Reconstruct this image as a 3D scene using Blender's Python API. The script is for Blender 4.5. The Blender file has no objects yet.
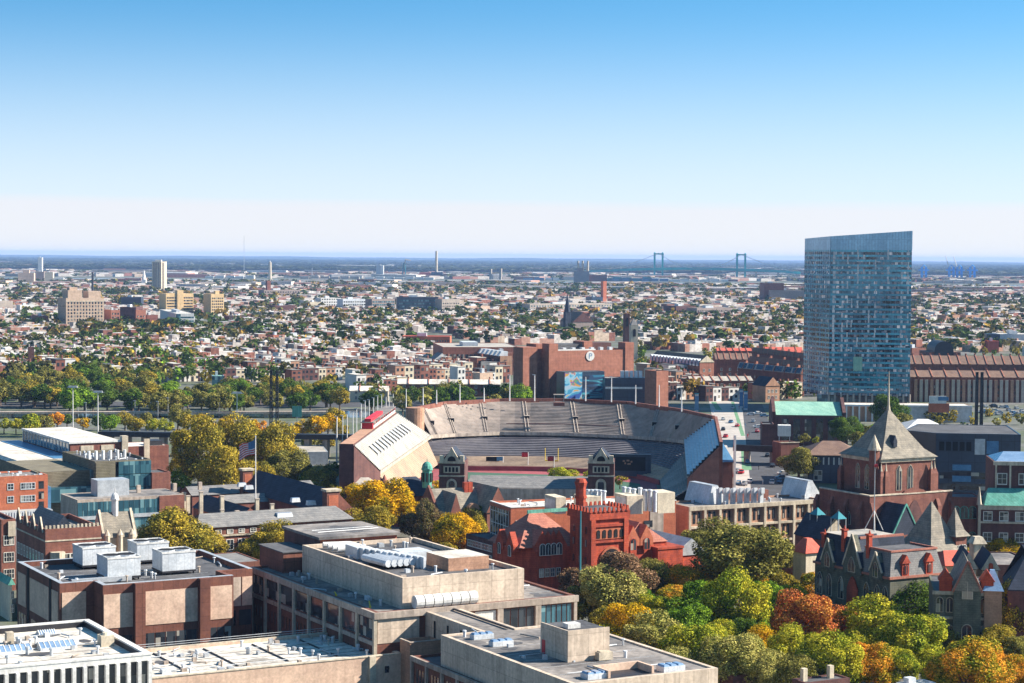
HAZE_D=3.1e-5
import bpy, math, random
import numpy as np
from mathutils import Vector, Matrix
sc=bpy.context.scene; C=sc.collection; R=math.radians
F=2000.0; HC=80.0; PITCH=math.atan((341.5-256.2)/F); ROLL=0.0072
RM=Matrix.Rotation(math.pi/2-PITCH,3,'X')@Matrix.Rotation(ROLL,3,'Z')
RI=RM.transposed(); EYE=Vector((0,0,HC))
def ray(px,py): return RM@Vector(((px-512)/F,-(py-341.5)/F,-1.0))
def P(px,py,z=0.0):
    d=ray(px,py); t=(z-HC)/d.z; return EYE+d*t
def PD(px,py,Y):
    d=ray(px,py); return EYE+d*(Y/d.y)
def proj(v):
    q=RI@(Vector(v)-EYE); return (512+F*q.x/-q.z, 341.5-F*q.y/-q.z)
def zo(x,y,k=3.94): return lambda X,Y:(x+X/k,y+Y/k)
# ---------------------------------------------------------------- mesh builder
class MB:
    def __init__(s): s.v=[];s.f=[];s.m=[]
    def quad(s,*p,m=0):
        n=len(s.v); s.v+= [tuple(q) for q in p]; s.f.append(tuple(range(n,n+len(p)))); s.m.append(m); return s
    def box(s,x0,x1,y0,y1,z0,z1,m=0,mt=None):
        if x0>x1:x0,x1=x1,x0
        if y0>y1:y0,y1=y1,y0
        if z0>z1:z0,z1=z1,z0
        return s.prism([(x0,y0),(x1,y0),(x1,y1),(x0,y1)],z0,z1,m,mt)
    def prism(s,pts,z0,z1,m=0,mt=None):
        n=len(s.v);k=len(pts)
        s.v+=[(x,y,z0) for x,y in pts]+[(x,y,z1) for x,y in pts]
        for i in range(k):
            j=(i+1)%k; s.f.append((n+i,n+j,n+k+j,n+k+i)); s.m.append(m)
        s.f.append(tuple(range(n+k,n+2*k))); s.m.append(m if mt is None else mt)
        s.f.append(tuple(range(n+k-1,n-1,-1))); s.m.append(m); return s
    def frus(s,b,t,z0,z1,m=0,mt=None):   # rects (x0,x1,y0,y1)
        n=len(s.v)
        for (x0,x1,y0,y1),z in ((b,z0),(t,z1)): s.v+=[(x0,y0,z),(x1,y0,z),(x1,y1,z),(x0,y1,z)]
        for i in range(4):
            j=(i+1)%4; s.f.append((n+i,n+j,n+4+j,n+4+i)); s.m.append(m)
        s.f.append((n+4,n+5,n+6,n+7)); s.m.append(m if mt is None else mt)
        s.f.append((n+3,n+2,n+1,n)); s.m.append(m); return s
    def gable(s,x0,x1,y0,y1,z0,z1,ax='x',m=0,mg=None,ov=0.0,hip=0.0):
        # ridge along ax ; mg = material of the gable ends
        if ax=='x':
            yc=(y0+y1)/2; p=[(x0,y0,z0),(x1,y0,z0),(x1,y1,z0),(x0,y1,z0),(x0+hip,yc,z1),(x1-hip,yc,z1)]
            fs=[(0,1,5,4),(2,3,4,5)]; es=[(1,2,5),(3,0,4)]
        else:
            xc=(x0+x1)/2; p=[(x0,y0,z0),(x1,y0,z0),(x1,y1,z0),(x0,y1,z0),(xc,y0+hip,z1),(xc,y1-hip,z1)]
            fs=[(1,2,5,4),(3,0,4,5)]; es=[(0,1,4),(2,3,5)]
        n=len(s.v); s.v+=p
        for f in fs: s.f.append(tuple(n+i for i in f)); s.m.append(m)
        for f in es: s.f.append(tuple(n+i for i in f)); s.m.append(m if mg is None else mg)
        s.f.append((n+3,n+2,n+1,n)); s.m.append(m); return s
    def cyl(s,x,y,z0,z1,r0,r1=None,n=10,m=0,ph=0.0):
        r1=r0 if r1 is None else r1
        k=len(s.v)
        for z,r in ((z0,r0),(z1,max(r1,1e-3))):
            s.v+=[(x+r*math.cos(ph+2*math.pi*i/n),y+r*math.sin(ph+2*math.pi*i/n),z) for i in range(n)]
        for i in range(n):
            j=(i+1)%n; s.f.append((k+i,k+j,k+n+j,k+n+i)); s.m.append(m)
        s.f.append(tuple(range(k+n,k+2*n))); s.m.append(m)
        s.f.append(tuple(range(k+n-1,k-1,-1))); s.m.append(m); return s
    def tube(s,p,q,r0,r1=None,n=6,m=0):
        p=Vector(p);q=Vector(q);r1=r0 if r1 is None else r1
        d=(q-p).normalized(); u=d.orthogonal().normalized(); w=d.cross(u); k=len(s.v)
        for c,r in ((p,r0),(q,r1)):
            for i in range(n):
                a=2*math.pi*i/n; s.v.append(tuple(c+u*(r*math.cos(a))+w*(r*math.sin(a))))
        for i in range(n):
            j=(i+1)%n; s.f.append((k+i,k+j,k+n+j,k+n+i)); s.m.append(m)
        s.f.append(tuple(range(k+n,k+2*n))); s.m.append(m)
        s.f.append(tuple(range(k+n-1,k-1,-1))); s.m.append(m); return s
    def hcyl(s,x0,x1,y,z,r,ax='x',n=12,m=0):
        return s.tube((x0,y,z),(x1,y,z),r,n=n,m=m) if ax=='x' else s.tube((y,x0,z),(y,x1,z),r,n=n,m=m)
    def dome(s,x,y,z,r,h,n=10,m=0):
        k=4
        for i in range(k):
            a0=math.pi/2*i/k;a1=math.pi/2*(i+1)/k
            s.cyl(x,y,z+h*math.sin(a0),z+h*math.sin(a1),r*math.cos(a0),r*math.cos(a1),n,m)
        return s
    def archp(s,u0,u1,z0,z1,y0,y1,m=0,n=8,gothic=False,face='F'):
        # arched slab in face plane, thickness y0..y1
        w=(u1-u0)/2; c=(u0+u1)/2; pts=[(u0,z0),(u1,z0)]
        rise=w*(1.5 if gothic else 1.0); zs=z1-rise
        for i in range(n+1):
            a=math.pi*i/n
            if gothic:
                t=i/n; x=u1-(u1-u0)*t; pts.append((x, zs+rise*math.sin(math.acos(abs(2*t-1)))**.8 if False else zs+rise*(1-abs(2*t-1)**1.6)))
            else: pts.append((c+w*math.cos(a),zs+w*math.sin(a)))
        k=len(s.v);q=len(pts)
        for y in (y0,y1):
            for u,z in pts: s.v.append((u,y,z) if face=='F' else (y,u,z))
        a=tuple(range(k,k+q)); b=tuple(range(k+2*q-1,k+q-1,-1))
        if face!='F': a=a[::-1];b=b[::-1]
        s.f.append(a);s.m.append(m);s.f.append(b);s.m.append(m)
        for i in range(q):
            j=(i+1)%q; f=(k+i,k+q+i,k+q+j,k+j); s.f.append(f if face=='F' else f[::-1]); s.m.append(m)
        return s
    def poly3(s,pts,th,axis='y',m=0):   # polygon in xz plane at given y extruded
        k=len(s.v);q=len(pts)
        for y in th:
            for u,z in pts: s.v.append((u,y,z) if axis=='y' else (y,u,z))
        s.f.append(tuple(range(k,k+q)));s.m.append(m); s.f.append(tuple(range(k+2*q-1,k+q-1,-1)));s.m.append(m)
        for i in range(q):
            j=(i+1)%q; s.f.append((k+i,k+q+i,k+q+j,k+j)); s.m.append(m)
        return s
    def mesh(s,name,mats):
        me=bpy.data.meshes.new(name); me.from_pydata(s.v,[],s.f)
        if not isinstance(mats,(list,tuple)): mats=[mats]
        for m in mats: me.materials.append(m)
        if len(mats)>1: me.polygons.foreach_set('material_index',s.m)
        me.update()
        import bmesh
        bm=bmesh.new(); bm.from_mesh(me); bmesh.ops.recalc_face_normals(bm,faces=bm.faces); bm.to_mesh(me); bm.free()
        return me
    def build(s,name,mats,parent=None,loc=None,rz=0):
        o=bpy.data.objects.new(name,s.mesh(name,mats)); C.objects.link(o)
        if parent is not None: o.parent=parent
        if loc is not None: o.location=loc
        if rz: o.rotation_euler[2]=rz
        return o
def npmesh(name,V,Fc,mats,mi=None):
    me=bpy.data.meshes.new(name); n=len(V); k=Fc.shape[1]; nf=len(Fc)
    me.vertices.add(n); me.vertices.foreach_set('co',V.astype(np.float32).ravel())
    me.loops.add(nf*k); me.loops.foreach_set('vertex_index',Fc.astype(np.int32).ravel())
    me.polygons.add(nf); me.polygons.foreach_set('loop_start',np.arange(0,nf*k,k,dtype=np.int32))
    me.polygons.foreach_set('loop_total',np.full(nf,k,dtype=np.int32))
    for m in mats: me.materials.append(m)
    if mi is not None: me.polygons.foreach_set('material_index',mi.astype(np.int32))
    me.update(calc_edges=True); me.polygons.foreach_set('use_smooth',np.zeros(nf,dtype=bool)); return me
def tag(o,label=None,cat=None,group=None,kind=None):
    if label: o['label']=label
    if cat: o['category']=cat
    if group: o['group']=group
    if kind: o['kind']=kind
    return o
def thing(name,label,cat,loc=(0,0,0),rz=0,group=None):
    o=bpy.data.objects.new(name,None); C.objects.link(o); o.location=loc; o.rotation_euler[2]=rz
    o.empty_display_size=.5
    return tag(o,label,cat,group)
def inst(name,me,parent,loc=(0,0,0),rz=0,sc_=None):
    o=bpy.data.objects.new(name,me); C.objects.link(o); o.parent=parent; o.location=loc
    if rz:o.rotation_euler[2]=rz
    if sc_ is not None:o.scale=sc_
    return o
# ---------------------------------------------------------------- materials
def _n(nt,t,**k):
    n=nt.nodes.new(t)
    for a,b in k.items(): setattr(n,a,b)
    return n
def pm(name,c1,c2=None,s=.25,rough=.85,fine=.15,joint=None,spec=.3,metal=0.0,plane='wall',bump=0.0,stretch=None,streak=0.0):
    m=bpy.data.materials.new(name); m.use_nodes=True; nt=m.node_tree; p=nt.nodes['Principled BSDF']
    L=nt.links.new
    c2=c2 or tuple(x*.75 for x in c1)
    tc=_n(nt,'ShaderNodeTexCoord'); src=tc.outputs['Object']
    if stretch:
        mp=_n(nt,'ShaderNodeMapping'); mp.inputs['Scale'].default_value=stretch; L(src,mp.inputs[0]); srcn=mp.outputs[0]
    else: srcn=src
    n1=_n(nt,'ShaderNodeTexNoise'); n1.inputs['Scale'].default_value=s; n1.inputs['Detail'].default_value=5; n1.inputs['Roughness'].default_value=.65; L(srcn,n1.inputs['Vector'])
    r=_n(nt,'ShaderNodeMapRange'); r.inputs[1].default_value=.38; r.inputs[2].default_value=.62; L(n1.outputs[0],r.inputs[0])
    mx=_n(nt,'ShaderNodeMix',data_type='RGBA'); mx.inputs[6].default_value=(*c1,1); mx.inputs[7].default_value=(*c2,1); L(r.outputs[0],mx.inputs[0])
    out=mx.outputs[2]
    n2=_n(nt,'ShaderNodeTexNoise'); n2.inputs['Scale'].default_value=s*9; n2.inputs['Detail'].default_value=3; L(src,n2.inputs['Vector'])
    r2=_n(nt,'ShaderNodeMapRange'); r2.inputs[1].default_value=.3; r2.inputs[2].default_value=.7; r2.inputs[3].default_value=1-fine; r2.inputs[4].default_value=1+fine; L(n2.outputs[0],r2.inputs[0])
    v=_n(nt,'ShaderNodeVectorMath',operation='SCALE'); L(out,v.inputs[0]); L(r2.outputs[0],v.inputs['Scale']); out=v.outputs[0]
    if streak:
        mp=_n(nt,'ShaderNodeMapping'); mp.inputs['Scale'].default_value=(1.1,1.1,.08); L(src,mp.inputs[0])
        n3=_n(nt,'ShaderNodeTexNoise'); n3.inputs['Scale'].default_value=1.0; n3.inputs['Detail'].default_value=3; L(mp.outputs[0],n3.inputs['Vector'])
        r3=_n(nt,'ShaderNodeMapRange'); r3.inputs[1].default_value=.35; r3.inputs[2].default_value=.6; r3.inputs[3].default_value=1-streak; r3.inputs[4].default_value=1.0; L(n3.outputs[0],r3.inputs[0])
        v=_n(nt,'ShaderNodeVectorMath',operation='SCALE'); L(out,v.inputs[0]); L(r3.outputs[0],v.inputs['Scale']); out=v.outputs[0]
    if joint:
        w,h,dk,ms=joint[:4]
        sp=_n(nt,'ShaderNodeSeparateXYZ'); L(src,sp.inputs[0]); cb=_n(nt,'ShaderNodeCombineXYZ')
        if plane=='wall':
            ad=_n(nt,'ShaderNodeMath',operation='ADD'); L(sp.outputs[0],ad.inputs[0]); L(sp.outputs[1],ad.inputs[1]); L(ad.outputs[0],cb.inputs[0]); L(sp.outputs[2],cb.inputs[1])
        else: L(sp.outputs[0],cb.inputs[0]); L(sp.outputs[1],cb.inputs[1])
        b=_n(nt,'ShaderNodeTexBrick'); b.offset=joint[4] if len(joint)>4 else .5; L(cb.outputs[0],b.inputs['Vector'])
        b.inputs['Color1'].default_value=(1.06,1.06,1.06,1); b.inputs['Color2'].default_value=(.9,.9,.9,1); b.inputs['Mortar'].default_value=(dk,dk,dk,1)
        b.inputs['Scale'].default_value=1; b.inputs['Mortar Size'].default_value=ms; b.inputs['Brick Width'].default_value=w; b.inputs['Row Height'].default_value=h
        v=_n(nt,'ShaderNodeMix',data_type='RGBA',blend_type='MULTIPLY'); v.inputs[0].default_value=1; L(out,v.inputs[6]); L(b.outputs[0],v.inputs[7]); out=v.outputs[2]
    L(out,p.inputs['Base Color']); p.inputs['Roughness'].default_value=rough; p.inputs['Metallic'].default_value=metal
    p.inputs['Specular IOR Level'].default_value=spec
    if bump:
        bp=_n(nt,'ShaderNodeBump'); bp.inputs['Strength'].default_value=bump; bp.inputs['Distance'].default_value=.2; L(n2.outputs[0],bp.inputs['Height']); L(bp.outputs[0],p.inputs['Normal'])
    return m
def glassm(name,c1,c2,cell=(1.5,3),rough=.08,metal=0.0,spec=.8,bright=None,frac=.12,wob=.15,refl_patch=None):
    # glazing seen from outside: each pane has its own interior tone (blinds, dark rooms)
    m=bpy.data.materials.new(name); m.use_nodes=True; nt=m.node_tree; p=nt.nodes['Principled BSDF']; L=nt.links.new
    tc=_n(nt,'ShaderNodeTexCoord'); sp=_n(nt,'ShaderNodeSeparateXYZ'); L(tc.outputs['Object'],sp.inputs[0])
    ad=_n(nt,'ShaderNodeMath',operation='ADD'); L(sp.outputs[0],ad.inputs[0]); L(sp.outputs[1],ad.inputs[1])
    def cel(o,c):
        d=_n(nt,'ShaderNodeMath',operation='DIVIDE'); L(o,d.inputs[0]); d.inputs[1].default_value=c
        f=_n(nt,'ShaderNodeMath',operation='FLOOR'); L(d.outputs[0],f.inputs[0]); return f.outputs[0]
    cb=_n(nt,'ShaderNodeCombineXYZ'); L(cel(ad.outputs[0],cell[0]),cb.inputs[0]); L(cel(sp.outputs[2],cell[1]),cb.inputs[1])
    oi=_n(nt,'ShaderNodeObjectInfo'); L(oi.outputs['Random'],cb.inputs[2])
    wn=_n(nt,'ShaderNodeTexWhiteNoise',noise_dimensions='3D'); L(cb.outputs[0],wn.inputs['Vector'])
    cr=_n(nt,'ShaderNodeValToRGB'); cr.color_ramp.interpolation='LINEAR'
    e=cr.color_ramp.elements; e[0].position=0; e[0].color=(*c1,1); e[1].position=1-frac; e[1].color=(*c2,1)
    br=bright or tuple(min(1,x*3) for x in c2)
    q=e.new(1-frac+.01); q.color=(*br,1)
    L(wn.outputs['Value'],cr.inputs[0]); co_=cr.outputs[0]
    if refl_patch:  # dark patches and painted pinkish reflections multiplied into the glass colour
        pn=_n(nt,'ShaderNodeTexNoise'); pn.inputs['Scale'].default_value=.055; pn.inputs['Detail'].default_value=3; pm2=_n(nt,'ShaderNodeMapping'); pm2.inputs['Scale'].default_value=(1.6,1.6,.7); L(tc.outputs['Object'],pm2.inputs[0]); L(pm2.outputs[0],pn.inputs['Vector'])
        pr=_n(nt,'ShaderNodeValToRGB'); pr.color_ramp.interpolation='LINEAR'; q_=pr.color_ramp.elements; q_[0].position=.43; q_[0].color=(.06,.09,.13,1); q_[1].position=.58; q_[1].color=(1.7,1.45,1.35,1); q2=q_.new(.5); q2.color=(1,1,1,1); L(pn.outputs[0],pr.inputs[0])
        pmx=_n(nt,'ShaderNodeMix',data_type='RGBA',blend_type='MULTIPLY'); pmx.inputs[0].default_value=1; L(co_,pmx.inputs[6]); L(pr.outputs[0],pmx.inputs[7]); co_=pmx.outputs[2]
    L(co_,p.inputs['Base Color'])
    p.inputs['Roughness'].default_value=rough; p.inputs['Metallic'].default_value=metal; p.inputs['Specular IOR Level'].default_value=spec
    if wob:
        n=_n(nt,'ShaderNodeTexNoise'); n.inputs['Scale'].default_value=.35; L(tc.outputs['Object'],n.inputs['Vector'])
        bp=_n(nt,'ShaderNodeBump'); bp.inputs['Strength'].default_value=wob; bp.inputs['Distance'].default_value=.3; L(n.outputs[0],bp.inputs['Height']); L(bp.outputs[0],p.inputs['Normal'])
    return m
def fol(name,ca,cb,cc=None,s=.22,tr=.25):
    m=bpy.data.materials.new(name); m.use_nodes=True; nt=m.node_tree; L=nt.links.new
    nt.nodes.remove(nt.nodes['Principled BSDF']); out=nt.nodes['Material Output']
    tc=_n(nt,'ShaderNodeTexCoord'); oi=_n(nt,'ShaderNodeObjectInfo'); ge=_n(nt,'ShaderNodeNewGeometry')
    ml=_n(nt,'ShaderNodeMath',operation='MULTIPLY'); L(oi.outputs['Random'],ml.inputs[0]); ml.inputs[1].default_value=50
    n=_n(nt,'ShaderNodeTexNoise',noise_dimensions='4D'); n.inputs['Scale'].default_value=s*8; n.inputs['Detail'].default_value=2; L(tc.outputs['Object'],n.inputs['Vector']); L(ml.outputs[0],n.inputs['W'])
    a=_n(nt,'ShaderNodeMath',operation='MULTIPLY_ADD'); L(ge.outputs['Random Per Island'],a.inputs[0]); a.inputs[1].default_value=.25; L(n.outputs[0],a.inputs[2])
    cr=_n(nt,'ShaderNodeValToRGB'); e=cr.color_ramp.elements; e[0].position=.45; e[0].color=(*ca,1); e[1].position=.75; e[1].color=(*(cc or cb),1)
    if cc: q=e.new(.6); q.color=(*cb,1)
    L(a.outputs[0],cr.inputs[0])
    r=_n(nt,'ShaderNodeMapRange'); r.inputs[3].default_value=.4; r.inputs[4].default_value=1.5; L(ge.outputs['Random Per Island'],r.inputs[0])
    v=_n(nt,'ShaderNodeVectorMath',operation='SCALE'); L(cr.outputs[0],v.inputs[0]); L(r.outputs[0],v.inputs['Scale'])
    d=_n(nt,'ShaderNodeBsdfDiffuse'); t=_n(nt,'ShaderNodeBsdfTranslucent'); L(v.outputs[0],d.inputs[0]); L(v.outputs[0],t.inputs[0])
    ms=_n(nt,'ShaderNodeMixShader'); ms.inputs[0].default_value=tr; L(d.outputs[0],ms.inputs[1]); L(t.outputs[0],ms.inputs[2]); L(ms.outputs[0],out.inputs[0])
    return m
def cityramp(name,roofs,walls):
    # per-building colour: roofs (faces looking up) and walls take separate palettes, picked per island
    m=bpy.data.materials.new(name); m.use_nodes=True; nt=m.node_tree; p=nt.nodes['Principled BSDF']; L=nt.links.new
    ge=_n(nt,'ShaderNodeNewGeometry'); sp=_n(nt,'ShaderNodeSeparateXYZ'); L(ge.outputs['Normal'],sp.inputs[0])
    up=_n(nt,'ShaderNodeMath',operation='GREATER_THAN'); L(sp.outputs[2],up.inputs[0]); up.inputs[1].default_value=.35
    def ramp(cols,o):
        cr=_n(nt,'ShaderNodeValToRGB'); cr.color_ramp.interpolation='CONSTANT'; e=cr.color_ramp.elements
        k=len(cols)
        for i,c in enumerate(cols):
            if i==0: e[0].position=0; e[0].color=(*c,1)
            elif i==1: e[1].position=1/k; e[1].color=(*c,1)
            else: q=e.new(i/k); q.color=(*c,1)
        L(o,cr.inputs[0]); return cr.outputs[0]
    w=_n(nt,'ShaderNodeTexWhiteNoise',noise_dimensions='1D'); L(ge.outputs['Random Per Island'],w.inputs['W'])
    mx=_n(nt,'ShaderNodeMix',data_type='RGBA'); L(up.outputs[0],mx.inputs[0]); L(ramp(walls,w.outputs['Value']),mx.inputs[6]); L(ramp(roofs,ge.outputs['Random Per Island']),mx.inputs[7])
    tc=_n(nt,'ShaderNodeTexCoord'); n=_n(nt,'ShaderNodeTexNoise'); n.inputs['Scale'].default_value=.4; L(tc.outputs['Object'],n.inputs['Vector'])
    r=_n(nt,'ShaderNodeMapRange'); r.inputs[1].default_value=.3;r.inputs[2].default_value=.7;r.inputs[3].default_value=.7; r.inputs[4].default_value=1.25; L(n.outputs[0],r.inputs[0])
    v=_n(nt,'ShaderNodeVectorMath',operation='SCALE'); L(mx.outputs[2],v.inputs[0]); L(r.outputs[0],v.inputs['Scale'])
    L(v.outputs[0],p.inputs['Base Color']); p.inputs['Roughness'].default_value=.85; p.inputs['Specular IOR Level'].default_value=.2
    return m
M=dict(
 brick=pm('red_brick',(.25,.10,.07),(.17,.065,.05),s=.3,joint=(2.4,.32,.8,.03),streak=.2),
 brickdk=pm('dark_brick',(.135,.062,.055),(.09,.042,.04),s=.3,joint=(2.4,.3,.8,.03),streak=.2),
 brickor=pm('orange_brick',(.48,.15,.075),(.38,.11,.06),s=.25,joint=(2.5,.35,.85,.03),streak=.12),
 bricktan=pm('tan_brick',(.46,.26,.17),(.36,.20,.13),s=.3,joint=(3,.4,.85,.03),streak=.15),
 brickar=pm('arena_brick',(.36,.15,.10),(.30,.12,.08),s=.06,joint=(6,1.6,.8,.06),streak=.15),
 brown=pm('brown_brick_tile',(.19,.075,.05),(.14,.055,.04),s=.3,joint=(1.9,2.6,.55,.04,0),streak=.15),
 redst=pm('red_sandstone',(.50,.085,.04),(.33,.055,.03),s=.35,joint=(1.6,.5,.75,.04),streak=.3),
 redtile=pm('red_clay_tile',(.40,.16,.11),(.30,.11,.08),s=.5,joint=(.6,.5,.75,.06)),
 conc=pm('pale_concrete',(.46,.38,.31),(.33,.27,.225),s=.2,streak=.3,joint=(3.2,30,.7,.05,0)),
 concw=pm('warm_precast',(.62,.50,.39),(.50,.40,.31),s=.2,streak=.22,joint=(2.6,3.2,.7,.05,0)),
 panel=pm('tan_stone_panel',(.64,.46,.34),(.52,.36,.27),s=.25,streak=.12,joint=(2.2,1.3,.93,.03,0)),
 stone=pm('limestone',(.58,.50,.38),(.42,.36,.28),s=.4,streak=.3),
 cream=pm('cream_plaster',(.66,.57,.42),(.52,.45,.34),s=.3,streak=.2),
 white=pm('white_paint',(.66,.65,.62),(.54,.53,.51),s=.3,streak=.15),
 whitemt=pm('white_metal',(.58,.60,.62),(.44,.47,.50),s=.3,rough=.45,joint=(1.6,60,.75,.04,0)),
 whroof=pm('white_membrane_roof',(.64,.60,.53),(.42,.38,.33),s=.16,fine=.25,plane='roof',joint=(9,3.4,.72,.12)),
 grroof=pm('grey_gravel_roof',(.24,.215,.195),(.10,.095,.095),s=.09,fine=.3),
 dkroof=pm('dark_tar_roof',(.10,.10,.105),(.06,.06,.065),s=.15,fine=.25),
 tanroof=pm('pale_gravel_roof',(.40,.36,.31),(.27,.25,.22),s=.12,fine=.2),
 slate=pm('grey_slate',(.22,.21,.20),(.15,.15,.15),s=.5,joint=(.8,.45,.72,.05)),
 slateg=pm('pale_green_slate',(.27,.235,.185),(.16,.145,.12),s=.5,joint=(.9,.5,.75,.05)),
 slateb=pm('blue_black_slate',(.035,.045,.07),(.02,.028,.045),s=.4,joint=(.9,.5,.7,.05)),
 brroof=pm('brown_shingle',(.20,.125,.09),(.14,.085,.065),s=.3,fine=.2),
 copper=pm('green_copper',(.09,.31,.24),(.14,.38,.30),s=.4,joint=(.9,60,.7,.06,0),streak=.25),
 copperp=pm('pale_copper',(.27,.47,.36),(.19,.38,.30),s=.2,joint=(.9,60,.8,.06,0)),
 seren=pm('green_serpentine',(.16,.155,.115),(.09,.10,.075),s=.45,joint=(1.1,.45,.7,.05),streak=.3),
 steel=pm('galvanised_steel',(.50,.52,.54),(.36,.38,.40),rough=.4,metal=.3,s=.6),
 dark=pm('dark_steel',(.03,.03,.035),(.02,.02,.025),rough=.5,s=.6),
 black=pm('black_recess',(.012,.012,.014),(.008,.008,.01),s=.5),
 pole=pm('white_pole',(.70,.68,.66),(.60,.58,.56),s=.5),
 teal=pm('teal_steel',(.04,.22,.26),(.03,.16,.20),s=.02),
 bluepnl=pm('blue_metal_panel',(.08,.20,.34),(.05,.14,.26),s=.3,rough=.4),
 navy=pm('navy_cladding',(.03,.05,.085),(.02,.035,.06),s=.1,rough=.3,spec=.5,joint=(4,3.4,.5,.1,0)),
 louver=pm('olive_louvre',(.20,.175,.12),(.15,.13,.09),s=.3,joint=(80,.45,.55,.1)),
 redpnt=pm('red_paint',(.55,.03,.04),(.42,.02,.03),s=.3,rough=.5),
 redroof=pm('red_metal_roof',(.55,.12,.08),(.46,.09,.06),s=.3,joint=(.8,60,.8,.05,0)),
 bench=pm('aluminium_benches',(.40,.385,.35),(.31,.30,.275),s=.15,rough=.6),
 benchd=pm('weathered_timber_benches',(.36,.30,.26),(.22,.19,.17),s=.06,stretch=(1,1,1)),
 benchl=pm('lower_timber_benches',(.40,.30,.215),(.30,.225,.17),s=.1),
 stconc=pm('stadium_concrete',(.50,.42,.34),(.36,.30,.26),s=.1,streak=.3),
 turf=pm('blue_green_turf',(.05,.11,.07),(.04,.09,.06),s=.05),
 track=pm('red_track',(.28,.07,.08),(.22,.055,.06),s=.05),
 asph=pm('asphalt',(.07,.07,.075),(.05,.05,.055),s=.1),
 paving=pm('pale_paving',(.42,.38,.34),(.32,.29,.26),s=.1),
 green=pm('green_paint',(.16,.42,.17),(.12,.34,.14),s=.2),
 yellow=pm('yellow_paint',(.75,.55,.05),(.6,.42,.04),s=.3),
 farwood=pm('far_wood_ground',(.04,.055,.035),(.025,.035,.025),s=.004,fine=.4),
 bark=pm('bark',(.13,.095,.07),(.08,.06,.045),s=1.0),
 winf=pm('white_window_frame',(.66,.64,.58),(.55,.53,.48),s=.6),
 tanblk=pm('sandy_brick',(.64,.45,.24),(.54,.38,.20),s=.05,streak=.1),
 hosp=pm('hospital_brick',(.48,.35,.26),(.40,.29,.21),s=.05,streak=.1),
 hospd=pm('grey_brown_brick',(.30,.24,.21),(.24,.19,.17),s=.05),  # duller grey-brown brick for mills, churches and tower blocks
 solar=pm('solar_panel',(.015,.025,.06),(.01,.018,.045),s=.3,rough=.15,spec=.8),
 skyl=pm('skylight_glazing',(.20,.29,.42),(.14,.22,.34),s=.3,rough=.12,spec=.9),
 glass=glassm('window_glass',(.012,.016,.022),(.05,.06,.07),cell=(1.2,1.6),frac=.15,bright=(.32,.30,.26)),
 glassb=glassm('blue_glass',(.02,.06,.09),(.06,.16,.20),cell=(1.6,3.3),frac=.2,bright=(.16,.30,.33),spec=1.0,metal=.15),
 glasst=glassm('tower_glass',(.005,.03,.06),(.06,.20,.28),cell=(1.5,2.9),frac=.14,bright=(.70,.62,.60),spec=.9,metal=.1,rough=.04,refl_patch=True),
)
M['grass']=pm('park_grass',(.09,.11,.035),(.06,.085,.03),s=.03)
FO=dict(
 ygreen=fol('leaves_yellow_green',(0.121,0.176,0.015),(0.297,0.324,0.030),(0.459,0.405,0.035)),
 green=fol('leaves_green',(0.061,0.135,0.015),(0.121,0.230,0.020),(0.216,0.324,0.030)),
 dgreen=fol('leaves_dark_green',(0.041,0.081,0.015),(0.074,0.135,0.020),(0.121,0.176,0.030)),
 olive=fol('leaves_olive',(0.121,0.121,0.030),(0.203,0.189,0.045),(0.270,0.243,0.060)),
 polive=fol('leaves_pale_olive',(0.176,0.189,0.045),(0.324,0.311,0.080),(0.432,0.378,0.110)),
 ochre=fol('leaves_ochre',(.13,.135,.025),(.27,.22,.035),(.42,.31,.04)),
 yellow=fol('leaves_yellow',(.18,.17,.015),(.50,.32,.012),(.66,.37,.015)),
 orange=fol('leaves_orange',(0.270,0.203,0.030),(0.648,0.270,0.030),(0.743,0.324,0.030)),
 red=fol('leaves_russet',(0.297,0.121,0.040),(0.567,0.149,0.050),(0.513,0.243,0.050)),
 purple=fol('leaves_purple_brown',(0.095,0.081,0.035),(0.203,0.121,0.070),(0.270,0.162,0.090)),
 mixed=fol('leaves_mixed_autumn',(0.135,0.189,0.020),(0.405,0.324,0.030),(0.621,0.270,0.030)),
 ca=fol('leaves_city_dark',(.022,.045,.012),(.04,.075,.018),(.065,.09,.025)), cb=fol('leaves_city_olive',(.06,.065,.02),(.10,.10,.03),(.14,.12,.04)), cc=fol('leaves_city_green',(.04,.08,.014),(.07,.12,.02),(.11,.15,.03)), cd=fol('leaves_city_gold',(.14,.11,.025),(.24,.16,.03),(.32,.20,.04)),
 farw=fol('leaves_far_wood',(.022,.045,.02),(.045,.07,.028),(.075,.075,.03)),
 bare=fol('leaves_thin_brown',(0.121,0.081,0.045),(0.203,0.135,0.075),(0.149,0.135,0.050)),
)
# ---------------------------------------------------------------- world, sun, camera
SEL,SAZ=34.5,-4.0     # elevation, and how far the sun stands in front of due right
w=bpy.data.worlds.new('World'); sc.world=w; w.use_nodes=True; nt=w.node_tree
bg=nt.nodes['Background']; sky=nt.nodes.new('ShaderNodeTexSky'); sky.sky_type='NISHITA'; sky.sun_disc=False
sky.sun_elevation=R(SEL); sky.sun_rotation=R(90+SAZ); sky.altitude=50; sky.air_density=1.0; sky.dust_density=.6; sky.ozone_density=2.0
tc=nt.nodes.new('ShaderNodeTexCoord'); sep=nt.nodes.new('ShaderNodeSeparateXYZ'); nt.links.new(tc.outputs['Generated'],sep.inputs[0])
mz=nt.nodes.new('ShaderNodeMath'); mz.operation='MULTIPLY_ADD'; mz.inputs[1].default_value=3.4; mz.inputs[2].default_value=.07; nt.links.new(sep.outputs[2],mz.inputs[0])
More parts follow.
